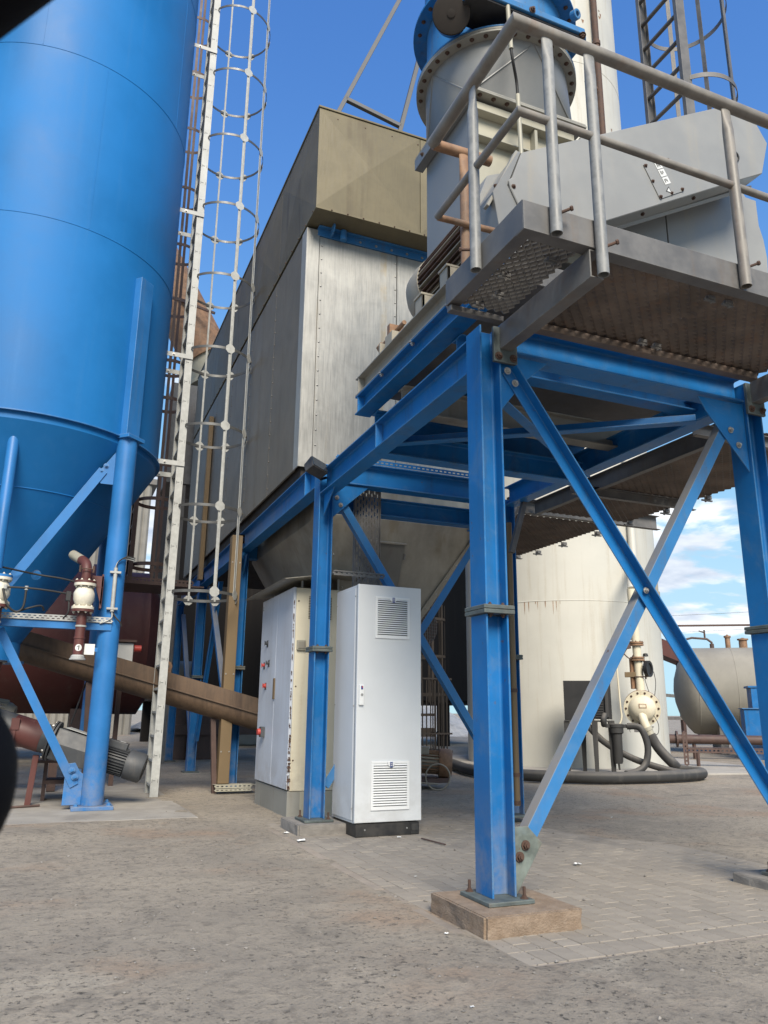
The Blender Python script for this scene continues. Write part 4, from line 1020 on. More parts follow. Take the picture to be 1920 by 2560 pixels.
b = MB(); b.lathe([(mr_ + 0.045, -0.03), (mr_ + 0.045, 0.02)], (mx_, 3.98, mz_), (0, 1, 0), 40); part(mot, 'end_shield', b, 'motor_tan', smooth=40)
for y in (4.12, 4.52):
    b = MB(); b.box(2.16, 2.18, y, y + 0.13, 3.765, 3.93); b.box(2.16, 2.30, y, y + 0.012, 3.765, 3.93); b.box(2.16, 2.30, y + 0.118, y + 0.13, 3.765, 3.93); b.box(2.15, 2.32, y, y + 0.13, 3.932, 3.95); part(mot, 'foot', b, 'motor_tan', bev=0.002)
b = MB(); b.box(2.12, 2.26, 4.98, 5.12, 3.763, 3.86); part(mot, 'slide_block', b, 'motor_tan', bev=0.004)
b = MB(); b.tube([(2.19, 4.9, 3.90), (2.19, 5.34, 3.90)], 0.018, 10); b.prism([(2.19 + 0.036 * math.cos(R(60 * i)), 3.90 + 0.036 * math.sin(R(60 * i))) for i in range(6)], 'y', 5.34, 5.39); b.box(2.13, 2.25, 5.05, 5.10, 3.861, 3.95); part(mot, 'tension_bolt', b, 'rust_pipe', smooth=40)
b = MB(); b.box(2.12, 2.26, 5.22, 5.25, 3.763, 3.86); part(mot, 'slide_stop', b, 'motor_tan', bev=0.003)

# caged ladder above the fan (top right)
def caged_ladder(name, loc, label, railx, y0, y1, z0, z1, zr, hoops, R_, cxo, mat, strapmat, rail_w=0.075, rail_t=0.03, straps=(-60, -25, 10, 45, 75), strap_w=0.03, plates=False, rung_t=0.028, hoop_h=0.045, wide=1.0, rung0=0.12, rungd=0.277, hoopmat=None):
    t = thing(name, loc, label, 'ladder')
    for y in (y0, y1):
        b = MB(); s_ = 1 if y == y0 else -1
        b.profile((railx, y, z0), (railx, y, z1), [(-rail_w / 2, 0), (rail_w / 2, 0), (rail_w / 2, s_ * rail_t), (rail_w / 2 - 0.006, s_ * rail_t), (rail_w / 2 - 0.006, s_ * 0.006), (-rail_w / 2 + 0.006, s_ * 0.006), (-rail_w / 2 + 0.006, s_ * rail_t), (-rail_w / 2, s_ * rail_t)], up=(0, 1, 0))
        part(t, 'rail', b, mat, bev=0.0012)
    z = z0 + rung0
    while z < z1 - 0.05:
        b = MB(); b.box(railx - rung_t * wide, railx + rung_t * wide, y0 + 0.007, y1 - 0.007, z, z + rung_t); part(t, 'rung', b, mat, bev=0.003); z += rungd
    cy_ = (y0 + y1) / 2; cx_ = railx + cxo
    for hz in hoops:
        b = MB()
        a0 = math.acos(max(-1, min(1, (railx + 0.03 - cx_) / R_)))
        b.lathe_closed([(R_, 0), (R_ + 0.006, 0), (R_ + 0.006, hoop_h), (R_, hoop_h)], (cx_, cy_, hz - hoop_h / 2), (0, 0, 1), 40, a0=math.pi / 2 - a0 + 0 if False else 0, a1=2 * math.pi) if cxo <= 0 else None
        pts = arc((cx_, cy_, hz), R_, -a0, a0, 36)
        q = len(pts); vs = []
        for p in pts:
            d = (p - V(cx_, cy_, hz)).normalized()
            vs += [p + V(0, 0, -hoop_h / 2), p + d * 0.006 + V(0, 0, -hoop_h / 2), p + d * 0.006 + V(0, 0, hoop_h / 2), p + V(0, 0, hoop_h / 2)]
        fs = [(4 * i + j, 4 * i + (j + 1) % 4, 4 * i + 4 + (j + 1) % 4, 4 * i + 4 + j) for i in range(q - 1) for j in range(4)]
        b.add(vs, fs + [(0, 1, 2, 3), (4 * q - 4, 4 * q - 1, 4 * q - 2, 4 * q - 3)])
        for y in (y0, y1):   # arms to the rails
            e = pts[0] if y == y0 else pts[-1]
            b.bar(V(railx + 0.02, y, hz), e, 0.006, hoop_h, (0, 0, 1))
        h = part(t, 'hoop', b, hoopmat or mat, smooth=40)
        if plates:
            for sa in straps:
                a = R(sa); d = V(math.cos(a), math.sin(a), 0); tn = V(-math.sin(a), math.cos(a), 0); c = V(cx_, cy_, hz) + d * (R_ + 0.010)
                m_ = MB(); k = 0.062; e_ = 0.026
                vs = [c + tn * u_ + V(0, 0, w_) + d * q_ for q_ in (0, 0.003) for u_, w_ in ((k, e_), (e_, k), (-e_, k), (-k, e_), (-k, -e_), (-e_, -k), (e_, -k), (k, -e_))]
                m_.add(vs, [tuple(range(7, -1, -1)), tuple(range(8, 16))] + [(i, (i + 1) % 8, 8 + (i + 1) % 8, 8 + i) for i in range(8)])
                part(h, 'joint_plate', m_, mat)
    for sa in straps:
        a = R(sa); d = V(math.cos(a), math.sin(a), 0); c = V(cx_, cy_, 0) + d * (R_ - 0.005)
        b = MB(); b.bar((c.x, c.y, zr), (c.x, c.y, z1), strap_w, 0.006, d); part(t, 'cage_strap', b, strapmat)
    return t
caged_ladder('fan_ladder', (4.5, 4.33, 5.6), 'dark steel ladder with safety cage rising behind the belt guard', 4.50, 4.09, 4.57, 5.55, 9.6, 5.9, (6.35, 7.35, 8.35), 0.36, 0.30, 'dark_steel', 'dark_steel', rail_w=0.095, rail_t=0.04, straps=(-70, -25, 20, 65), strap_w=0.04, rung_t=0.022, wide=0.8)

# ---------------------------------------------------------------- walkways behind, right
wk = thing('rear_walkway', (5.4, 6.0, 3.2), 'rusty pierced steel walkway seen from below behind the crossed braces', 'walkway')
grating(wk, 4.88, 6.05, 4.25, 7.1, 3.205, pu=0.085, pv=0.045, t=0.02, w=1.05)
grating(wk, 4.60, 6.00, 7.32, 9.35, 3.205, pu=0.085, pv=0.045, t=0.02, w=1.05)
def chan(a, b_, h, w, nm='side_channel', mat='dark_steel', flip=1):
    m_ = MB(); channel(m_, a, b_, h, w, 0.007, flip=flip); part(wk, nm, m_, mat, bev=0.002)
chan((4.83, 4.2, 3.24), (4.83, 7.15, 3.24), 0.16, 0.06, flip=-1)
chan((4.50, 7.22, 3.275), (6.63, 7.22, 3.275), 0.17, 0.07)
chan((4.50, 6.05, 3.15), (6.07, 6.05, 3.15), 0.10, 0.05)
chan((4.38, 9.38, 3.24), (6.05, 9.38, 3.24), 0.16, 0.06)
chan((4.38, 4.3, 3.15), (6.07, 4.3, 3.15), 0.10, 0.05)
chan((4.55, 7.3, 3.24), (4.55, 9.36, 3.24), 0.16, 0.06, flip=-1)
for y in (4.6, 5.2, 5.8, 6.4, 7.0, 7.6, 8.3, 8.9):
    c = MB(); c.box(6.01, 6.07, y - 0.02, y + 0.02, 3.16, 3.20); c.tube([(6.0, y, 3.13), (6.0, y, 3.2)], 0.01, 6); c.box(5.95, 6.09, y - 0.008, y + 0.008, 3.14, 3.155); part(wk, 'grating_clip', c, 'dark_steel')
b = MB(); b.bar((4.30, 6.85, 3.0), (4.62, 7.22, 3.25), 0.06, 0.06); part(wk, 'strut', b, 'dark_steel')
b = MB(); b.bar((4.09, 6.5, 2.56), (4.33, 6.5, 3.32), 0.05, 0.05); part(wk, 'strut', b, 'dark_steel')

# ---------------------------------------------------------------- cabinets
# new white cabinet, local frame: origin at near left bottom corner, x to the right, y to the back
nc = thing('white_cabinet', (2.397, 6.33, 0), 'clean white control cabinet on a black plinth with two louvred vents', 'cabinet')
RZ = Matrix.Translation((2.397, 6.33, 0)) @ Matrix.Rotation(R(1.2), 4, 'Z')
def npart(parent, name, mb, mat, **k):
    mb.v = [tuple(RZ @ Vector(p)) for p in mb.v]; return part(parent, name, mb, mat, **k)
W, D, Hc = 0.615, 0.56, 2.097
b = MB(); b.box(0.008, W - 0.008, 0.045, D, 0.104, Hc - 0.002); npart(nc, 'body', b, 'white_cab', bev=0.006, seg=2)
b = MB(); b.box(0.003, W - 0.003, 0.018, 0.0445, 0.118, Hc - 0.008); npart(nc, 'door_seal', b, 'ink')
b = MB(); b.box(0.0, W, 0.0, 0.034, 0.112, Hc); dn_ = npart(nc, 'door', b, 'white_cab', bev=0.006, seg=2)
b = MB(); b.box(0.002, 0.0075, 0.075, D - 0.03, 0.125, Hc - 0.03); npart(nc, 'side_panel', b, 'white_cab', bev=0.003)
b = MB(); b.box(0.018, W - 0.018, 0.012, D - 0.02, 0.0, 0.103); pl_ = npart(nc, 'plinth', b, 'black', bev=0.004)
for x0, x1 in ((0.018, 0.085), (W - 0.10, W - 0.018)):
    b = MB(); b.box(x0, x1, 0.006, 0.0115, 0.004, 0.10); npart(pl_, 'corner_cap', b, 'black', bev=0.003)
b = MB(); b.box(W - 0.088, W - 0.03, 0.003, 0.0055, 0.035, 0.085); npart(pl_, 'cap_grille', b, 'rubber', bev=0.001)
for x in (0.10, W - 0.13):
    b = MB(); b.lathe([(0.008, 0), (0.006, 0.003)], (x, 0.012, 0.055), (0, -1, 0), 10); npart(pl_, 'screw', b, 'bolt')
for y, z in ((0.07, Hc - 0.10), (D - 0.03, Hc - 0.14), (0.07, 1.05), (D - 0.03, 1.06), (0.07, 0.22), (D - 0.04, 0.23)):
    b = MB(); b.lathe([(0.007, 0), (0.005, 0.004)], (0.002, y, z), (-1, 0, 0), 10); npart(nc, 'screw', b, 'bolt')
for x in (0.03, W - 0.03):
    b = MB(); b.lathe([(0.010, 0), (0.008, 0.008)], (x, 0.07, Hc - 0.002), (0, 0, 1), 10); npart(nc, 'screw', b, 'bolt')
def vent(x0, x1, z0, z1):
    f_ = MB(); e = 0.022
    f_.box(x0, x1, -0.010, -0.0005, z0, z0 + 0.030); f_.box(x0, x1, -0.010, -0.0005, z1 - 0.020, z1)
    f_.box(x0, x0 + e, -0.010, -0.0005, z0 + 0.0302, z1 - 0.0202); f_.box(x1 - e, x1, -0.010, -0.0005, z0 + 0.0302, z1 - 0.0202)
    g = npart(nc, 'vent_grille', f_, 'white_vent', bev=0.0015)
    b = MB(); b.box(x0 + e, x1 - e, -0.0012, -0.0004, z0 + 0.03, z1 - 0.02); npart(g, 'shadow_gap', b, 'motor_grey')
    n = 17; zs0, zs1 = z0 + 0.032, z1 - 0.020; dz = (zs1 - zs0) / n
    for i in range(n):
        z = zs0 + i * dz; b = MB()
        b.prism([(-0.0025, z + dz * 0.96), (-0.013, z + dz * 0.42), (-0.0145, z + dz * 0.32), (-0.0125, z + dz * 0.30), (-0.002, z + dz * 0.80)], 'x', x0 + e - 0.010 + 0.0003, x1 - e + 0.010 - 0.0003)
        npart(g, 'slat', b, 'white_vent')
    xm = (x0 + x1) / 2 + 0.003
    b = MB(); b.prism([(xm - 0.038, z1 - 0.004), (xm + 0.038, z1 - 0.004), (xm + 0.030, z1 - 0.032), (xm + 0.012, z1 - 0.045), (xm - 0.012, z1 - 0.045), (xm - 0.030, z1 - 0.032)], 'y', -0.0185, -0.0135); npart(g, 'badge_holder', b, 'white_vent', bev=0.001)
    b = MB(); b.box(xm - 0.012, xm + 0.012, -0.0215, -0.0187, z1 - 0.050, z1 - 0.006); bb = npart(g, 'badge', b, 'badge_blue', bev=0.001)
    for k in range(2):
        for q in range(2):
            b = MB(); b.box(xm - 0.0065 + q * 0.0075, xm - 0.0015 + q * 0.0075, -0.0223, -0.0217, z1 - 0.024 - k * 0.016, z1 - 0.013 - k * 0.016); npart(bb, 'mark', b, 'plate')
vent(0.163, 0.497, 1.628, 1.998)
vent(0.143, 0.497, 0.205, 0.596)
b = MB(); b.box(0.018, 0.060, -0.020, -0.0005, 1.055, 1.225); hd = npart(nc, 'door_handle', b, 'white_vent', bev=0.005, seg=2)
b = MB(); b.lathe([(0.011, 0), (0.011, 0.004), (0.004, 0.005), (0, 0.004)], (0.041, -0.0205, 1.142), (0, -1, 0), 14); npart(hd, 'lock', b, 'bolt', smooth=40)
b = MB(); b.box(0.032, 0.050, -0.0212, -0.0203, 1.185, 1.215); npart(hd, 'badge', b, 'badge_blue')
b = MB(); b.box(0.041, 0.049, -0.0218, -0.0213, 1.199, 1.214); npart(hd, 'badge_corner', b, 'switch_red')

oc = thing('old_cabinet', (2.19, 7.66, 0), 'weathered two door switch cabinet with rusty edge, left of the white cabinet', 'cabinet')
OX0, OX1, OY0, OY1, OZ0, OZ1 = 2.19, 2.78, 7.66, 8.97, 0.245, 2.244
b = MB(); b.box(OX0 + 0.03, OX1, OY0, OY1, OZ0, OZ1 - 0.004); part(oc, 'body', b, 'cream', bev=0.006, seg=2)
ym = OY0 + 0.62
for y0, y1 in ((OY0 + 0.006, ym - 0.003), (ym + 0.003, OY1 - 0.004)):
    b = MB(); b.box(OX0, OX0 + 0.029, y0, y1, OZ0 + 0.012, OZ1); part(oc, 'door', b, 'white_door', bev=0.006, seg=2)
# flaked, rusty door edge
b = MB(); z = OZ0 + 0.015; rw = random.Random(5)
while z < OZ1 - 0.15:
    h = rw.uniform(0.008, 0.03); k = max(0.08, 1 - ((z - 0.3) / 1.0)) if z < 1.35 else 0.12
    w0 = 0.010 * rw.random(); w1 = 0.012 + 0.030 * k * rw.random()
    if rw.random() < 0.35 + 0.6 * k:
        b.add([(OX0 + w0, OY0 - 0.0018, z), (OX0 + w1, OY0 - 0.0018, z + h * 0.2), (OX0 + w1 * 0.8, OY0 - 0.0018, z + h), (OX0 + w0 * 0.6, OY0 - 0.0018, z + h * 1.1)], [(0, 1, 2, 3)])
        if rw.random() < k: b.add([(OX0 - 0.0012, OY0 + 0.004, z), (OX0 - 0.0012, OY0 + 0.004 + 0.02 * rw.random(), z + h * 0.4), (OX0 - 0.0012, OY0 + 0.004, z + h)], [(0, 1, 2)])
    z += h * rw.uniform(0.7, 1.3)
part(oc, 'rust_flakes', b, 'rust', kind='stuff')
b = MB(); b.box(OX0 + 0.012, OX1 - 0.005, OY0 + 0.008, OY1 - 0.008, 0.0, OZ0 - 0.002); part(oc, 'plinth', b, 'plinth_grey' if 'plinth_grey' in M else 'dark_cream', bev=0.004)
b = MB(); b.box(OX0 + 0.14, OX1 - 0.005, OY0 + 0.004, OY0 + 0.0075, 0.01, OZ0 - 0.006); part(oc, 'plinth_cover', b, 'cream_duct', bev=0.002)
for (y, z, mat, s) in ((8.66, 1.74, 'motor_grey', 1.0), (8.76, 1.50, 'switch_red', 0.85), (8.56, 1.515, 'motor_grey', 0.9), (8.66, 1.27, 'red_pale' if 'red_pale' in M else 'switch_red', 1.1)):
    b = MB(); b.lathe([(0.026 * s, 0), (0.026 * s, 0.010), (0.018 * s, 0.012), (0.018 * s, 0.024), (0.015 * s, 0.027), (0, 0.027)], (OX0, y, z), (-1, 0, 0), 16); k_ = part(oc, 'knob', b, mat, smooth=40)
    b = MB(); b.box(OX0 - 0.036, OX0 - 0.0275, y - 0.006, y + 0.006, z - 0.026, z + 0.026); part(k_, 'grip', b, mat, bev=0.002)
    b = MB(); b.box(OX0 - 0.003, OX0 - 0.0005, y - 0.032, y + 0.032, z - 0.045, z + 0.032); part(k_, 'legend_plate', b, 'motor_grey')
b = MB(); b.box(OX0 - 0.045, OX0 - 0.0005, 8.60, 8.68, 0.72, 0.83); ms = part(oc, 'main_switch', b, 'motor_grey', bev=0.004)
b = MB(); b.lathe([(0.036, 0), (0.034, 0.03), (0, 0.03)], (OX0 - 0.0455, 8.64, 0.775), (-1, 0, 0), 18); part(ms, 'rotary_grip', b, 'switch_red', smooth=40)
b = MB(); b.box(OX0 - 0.012, OX0 - 0.0005, ym - 0.03, ym + 0.03, 1.12, 1.34); part(oc, 'door_handle', b, 'ochre', bev=0.004)
b = MB(); b.box(OX0 - 0.0015, OX0 - 0.0003, 8.89, 8.94, 2.12, 2.20); s = part(oc, 'label', b, 'plate')
for k in range(2):
    b = MB(); b.box(OX0 - 0.0024, OX0 - 0.0016, 8.90, 8.93, 2.135 + k * 0.03, 2.147 + k * 0.03); part(s, 'lettering', b, 'ink')
b = MB(); b.box(2.236, 2.326, OY0 - 0.03, OY0 - 0.0005, 1.60, 1.70); sc = part(oc, 'socket_box', b, 'cream_duct', bev=0.006, seg=2)
b = MB(); b.box(2.246, 2.316, OY0 - 0.038, OY0 - 0.0305, 1.615, 1.685); part(sc, 'flap', b, 'motor_tan', bev=0.004)
for i in range(14):
    b = MB(); b.box(2.352, 2.60, OY0 - 0.006, OY0 - 0.0006, 1.925 + i * 0.017, 1.932 + i * 0.017); part(oc, 'vent_slot', b, 'ink')
for z in (2.10, 1.24, 0.53):
    b = MB(); b.lathe([(0.009, 0), (0.006, 0.005)], (2.245, OY0, z), (0, -1, 0), 10); part(oc, 'screw', b, 'rust')
# rain canopy above the old cabinet
cp = MB(); cp.prism([(2.02, 2.29), (2.05, 2.285), (2.60, 2.375), (2.95, 2.375), (2.95, 2.39), (2.595, 2.39)], 'y', 7.45, 9.2)
can = solo('rain_canopy', cp, 'hopper', 'dark sheet rain canopy fixed above the weathered cabinet', 'canopy', bev=0.002)
for x, y in ((2.30, 7.75), (2.30, 8.85), (2.7, 7.75)):
    b = MB(); b.tube([(x, y, OZ1 - 0.004), (x, y, 2.325 if x < 2.5 else 2.374)], 0.012, 8); part(can, 'standoff', b, 'galv')

# ---------------------------------------------------------------- blue silo
SX, SY, SR, SZ = -0.64, 9.92, 1.575, 3.985
silo = thing('blue_silo', (SX, SY, 0), 'tall blue cylindrical silo with conical bottom on round legs', 'silo')
b = MB(); b.lathe([(SR, SZ), (SR, 13.5), (0.3, 14.1)], (SX, SY, 0), n=128); part(silo, 'shell', b, 'silo', smooth=30)
b = MB(); b.lathe([(SR - 0.02, SZ - 0.002), (SR - 0.02, SZ - 0.09), (0.24, 1.72), (0.24, 1.50)], (SX, SY, 0), n=96); part(silo, 'cone', b, 'silo', smooth=30)
b = MB(); b.ring((SX, SY, SZ - 0.014), SR - 0.02, SR + 0.028, 0.012, n=128); part(silo, 'rim', b, 'silo_leg')
for z, r in ((6.28, SR), (8.52, SR), (10.8, SR)):
    b = MB(); b.lathe_closed([(r - 0.004, -0.012), (r + 0.0045, -0.004), (r + 0.0045, 0.004), (r - 0.004, 0.012)], (SX, SY, z), n=160); part(silo, 'weld_seam', b, 'silo')
def cone_r(z): return 0.24 + (z - 1.72) / (SZ - 0.09 - 1.72) * (SR - 0.02 - 0.24)
for z in (3.27,):
    r = cone_r(z); b = MB(); b.lathe_closed([(r - 0.006, -0.008), (r + 0.006, -0.003), (r + 0.006, 0.005), (r - 0.006, 0.008)], (SX, SY, z), n=120); part(silo, 'weld_seam', b, 'silo')
for a, z0, z1 in ((-73, 6.28, 8.52), (-130, 3.99, 6.28), (-100, 8.52, 10.8), (-30, 8.52, 10.8)):
    a = R(a); p = V(SX + (SR + 0.001) * math.cos(a), SY + (SR + 0.001) * math.sin(a), 0)
    b = MB(); b.bar(p + V(0, 0, z0 + 0.012), p + V(0, 0, z1 - 0.012), 0.012, 0.004, (math.cos(a), math.sin(a), 0)); part(silo, 'weld_seam', b, 'silo')
legs = [(-45, True), (45, False), (-135, True), (135, False)]
LR = 1.59
for a, det in legs:
    c_, s_ = math.cos(R(a)), math.sin(R(a)); x, y = SX + LR * c_, SY + LR * s_
    b = MB(); b.lathe([(0.112, 0.062), (0.112, SZ - 0.035)], (x, y, 0), n=40); lg = part(silo, 'leg', b, 'silo_leg', smooth=40)
    b = MB(); b.box(x - 0.20, x + 0.20, y - 0.20, y + 0.20, 0.022, 0.06); part(lg, 'base_plate', b, 'footplate' if 'footplate' in M else 'silo_leg', bev=0.004)
    if det:
        for dx, dy in ((-0.155, -0.15), (0.155, -0.15), (0.155, 0.15), (-0.155, 0.15)): bolt(lg, (x + dx, y + dy, 0.06), (0, 0, 1), 0.022, 'silo_leg')
    # stiffener box running up the shell above the leg
    t = V(-s_, c_, 0); d = V(c_, s_, 0); c = V(SX, SY, 0) + d * (SR + 0.055)
    vs = [c + t * 0.105 - d * 0.075, c + t * 0.105 + d * 0.03, c - t * 0.105 + d * 0.03, c - t * 0.105 - d * 0.075]
    b = MB(); b.add([(p.x, p.y, z) for z in (SZ + 0.012, 5.98) for p in vs], [(0, 1, 5, 4), (1, 2, 6, 5), (2, 3, 7, 6), (3, 0, 4, 7), (4, 5, 6, 7), (0, 3, 2, 1)]); part(silo, 'stiffener_box', b, 'silo_leg', bev=0.003)
    vs = [c + t * 0.135 - d * 0.07, c + t * 0.135 + d * 0.09, c - t * 0.135 + d * 0.09, c - t * 0.135 - d * 0.07]
    b = MB(); b.add([(p.x, p.y, z) for z in (SZ - 0.034, SZ + 0.010) for p in vs], [(0, 1, 5, 4), (1, 2, 6, 5), (2, 3, 7, 6), (3, 0, 4, 7), (4, 5, 6, 7), (0, 3, 2, 1)]); part(silo, 'head_plate', b, 'silo_leg', bev=0.003)
def sbrace(a, b_, w=0.085, flip=1, mat='silo_leg'):
    m_ = MB(); angle(m_, a, b_, w, 0.009, up=(0, 1, 0), flip=flip); return part(silo, 'brace', m_, mat, bev=0.002)
lx, ly = 0.484, 8.796
sbrace((0.215, ly - 0.028, 3.60), (-1.60, ly - 0.028, 0.58), 0.10, flip=1)
sbrace((-0.53, ly - 0.045, 1.80), (0.335, ly - 0.045, 0.27), 0.085, flip=-1)
b = MB(); b.prism([(0.372, 3.80), (0.38, 3.42), (0.245, 3.42), (0.18, 3.50)], 'y', ly - 0.012, ly); g = part(silo, 'gusset_plate', b, 'silo_leg', bev=0.002)
for p in ((0.24, ly - 0.012, 3.565), (0.285, ly - 0.012, 3.63)): bolt(g, p, (0, -1, 0), 0.02, 'silo_leg')
b = MB(); b.prism([(0.20, 0.065), (0.375, 0.065), (0.375, 0.36), (0.34, 0.385), (0.29, 0.47), (0.205, 0.46)], 'y', ly - 0.03, ly - 0.018); g = part(silo, 'gusset_plate', b, 'silo_leg', bev=0.002)
for p in ((0.262, ly - 0.054, 0.40), (0.295, ly - 0.054, 0.335)): bolt(g, p, (0, -1, 0), 0.022, 'silo_leg')
b = MB(); angle(b, (-1.7, ly - 0.125, 1.80), (0.50, ly - 0.125, 1.80), 0.075, 0.008, up=(0, 0, 1), flip=-1); part(silo, 'cross_bar', b, 'silo_leg', bev=0.002)
b = MB(); b.lathe([(0.035, 0), (0.035, 0.05), (0.05, 0.055), (0.05, 0.10), (0, 0.11)], (-0.30, 8.98, 2.40), (0.1, -1, -0.4), 16); part(silo, 'nozzle', b, 'silo_leg', smooth=40)
# collar at the bottom of the cone
b = MB(); b.lathe([(0.30, 1.49), (0.30, 1.515)], (SX, SY, 0), n=40); part(silo, 'outlet_flange', b, 'silo_leg')

st = MB(); perf(st, (-1.6, ly - 0.142, 1.885), (1, 0, 0), (0, 0, 1), 42, 2, 0.05, 0.022, 0.55, web=0.6); st.box(-1.6, 0.49, ly - 0.142, ly - 0.08, 1.877, 1.8795)
solo('slotted_tray', st, 'galv', 'galvanised slotted cable tray fixed along the bar between the silo legs', 'cable tray')

# fill pipe at the front of the silo and its valve at the frame edge
fp = thing('fill_pipe', (-0.66, 8.5, 1.3), 'blue fill pipe climbing the silo front at the left picture edge', 'pipe')
b = MB(); b.tube([(-0.655, 8.52, 2.35), (-0.655, 8.52, 3.80), (-0.655, 8.58, 3.88), (-0.655, 8.8, 3.92)], 0.058, 16); part(fp, 'pipe', b, 'silo_leg', smooth=50)
def valve(t, x, y):
    b = MB(); b.lathe([(0.108, 2.235), (0.108, 2.262)], (x, y, 0), n=28); part(t, 'flange', b, 'valve_white', smooth=40)
    b = MB(); b.lathe([(0.108, 2.2625), (0.108, 2.288)], (x, y, 0), n=28); part(t, 'flange', b, 'red' if x > 0 else 'silo_leg', smooth=40)
    b = MB(); b.lathe([(0.066, 2.234), (0.085, 2.20), (0.104, 2.16), (0.104, 2.09), (0.08, 2.04), (0.066, 2.02)], (x, y, 0), n=28); part(t, 'valve_body', b, 'valve_white', smooth=60)
    b = MB(); b.lathe([(0.112, 1.993), (0.112, 2.020)], (x, y, 0), n=28); part(t, 'flange', b, 'valve_white', smooth=40)
    b = MB(); b.lathe([(0.112, 1.965), (0.112, 1.9925)], (x, y, 0), n=28); part(t, 'flange', b, 'red', smooth=40)
    for i in range(8):
        a = R(i * 45 + 20)
        for z, ax in ((2.234, (0, 0, -1)), (2.288, (0, 0, 1)), (2.020, (0, 0, 1)), (1.965, (0, 0, -1))): bolt(t, (x + 0.09 * math.cos(a), y + 0.09 * math.sin(a), z), ax, 0.011, 'valve_white')
    b = MB(); b.lathe([(0.05, 1.53), (0.05, 1.964)], (x, y, 0), n=24); part(t, 'spout', b, 'red', smooth=40)
    for z in (1.82, 1.70):
        b = MB(); b.lathe_closed([(0.05, -0.01), (0.056, -0.008), (0.056, 0.008), (0.05, 0.01)], (x, y, z), n=28); part(t, 'clamp_ring', b, 'galv' if z > 1.8 else 'red')
    b = MB(); b.lathe([(0.052, 1.53), (0.066, 1.515), (0.066, 1.50), (0.078, 1.495), (0.078, 1.48), (0.055, 1.478), (0.05, 1.478)], (x, y, 0), n=28); part(t, 'coupling', b, 'galv', smooth=40)
v1 = thing('fill_valve', (0.195, 8.55, 1.48), 'red fill spout with white pinch valve and a round number 1 sign', 'valve')
valve(v1, 0.195, 8.55)
valve(fp, -0.60, 8.52)
b = MB(); b.tube(smooth_path([(0.195, 8.55, 2.289), (0.195, 8.55, 2.40), (0.18, 8.60, 2.48), (0.14, 8.70, 2.53)], 6), 0.052, 18); part(v1, 'elbow', b, 'red', smooth=60)
b = MB(); b.tube([(0.14, 8.70, 2.53), (0.05, 8.92, 2.62)], 0.052, 18); part(v1, 'stub_pipe', b, 'cream_duct', smooth=60)
b = MB(); b.box(0.25, 0.376, 8.60, 8.615, 2.24, 2.36); b.prism([(0.30, 2.24), (0.376, 2.24), (0.376, 2.02)], 'y', 8.60, 8.615); b.box(0.355, 0.374, 8.60, 8.76, 2.02, 2.38); part(v1, 'bracket', b, 'red', bev=0.002)
b = MB(); b.tube([(0.195 - 0.055, 8.47, 2.405), (0.195 + 0.055, 8.47, 2.405)], 0.006, 6); b.tube([(0.13, 8.49, 2.37), (0.13, 8.49, 2.44)], 0.012, 8); b.tube([(0.26, 8.49, 2.37), (0.26, 8.49, 2.44)], 0.012, 8); part(v1, 'clamp', b, 'rust')
# number disc wraps the spout
def cyl_patch(parent, nm, cx_, cy_, r, pts, mat, dirn=-90):
    m_ = MB(); vs = []
    for u, z in pts:
        a = R(dirn) + u / r; vs.append((cx_ + r * math.cos(a), cy_ + r * math.sin(a), z))
    m_.add(vs, [tuple(range(len(vs)))]); return part(parent, nm, m_, mat)
DIR = -92
disc = MB(); rr = 0.0515; vs = [(0, 1.60)]; seg_ = 28
ring_pts = [(0.034 * math.cos(2 * math.pi * i / seg_), 1.60 + 0.034 * math.sin(2 * math.pi * i / seg_)) for i in range(seg_)]
inner = [(p[0] * 0.5, 1.60 + (p[1] - 1.60) * 0.5) for p in ring_pts]
allp = [(0, 1.60)] + inner + ring_pts
vv = [(0.195 + rr * math.cos(R(DIR) + u / rr), 8.55 + rr * math.sin(R(DIR) + u / rr), z) for u, z in allp]
disc.add(vv, [(0, 1 + i, 1 + (i + 1) % seg_) for i in range(seg_)] + [(1 + i, 1 + seg_ + i, 1 + seg_ + (i + 1) % seg_, 1 + (i + 1) % seg_) for i in range(seg_)])
nd = part(v1, 'number_disc', disc, 'plate', smooth=60)
for k_, pts in enumerate(([(-0.002, 1.578), (0.006, 1.578), (0.009, 1.622), (0.001, 1.622)], [(0.001, 1.622), (0.000, 1.613), (-0.012, 1.606), (-0.013, 1.612)])):
    m_ = MB(); r2 = 0.0521; m_.add([(0.195 + r2 * math.cos(R(DIR) + u / r2), 8.55 + r2 * math.sin(R(DIR) + u / r2), z) for u, z in pts], [(0, 1, 2, 3)]); part(nd, 'digit_stroke', m_, 'ink')
b = MB(); b.box(0.252, 0.352, 8.56, 8.566, 1.535, 1.645); sg = solo('small_sign', b, 'plate', 'small square pale plate beside the number 1 spout', 'sign', bev=0.002)
b = MB(); b.box(0.352, 0.38, 8.562, 8.57, 1.57, 1.61); part(sg, 'arm', b, 'silo_leg')
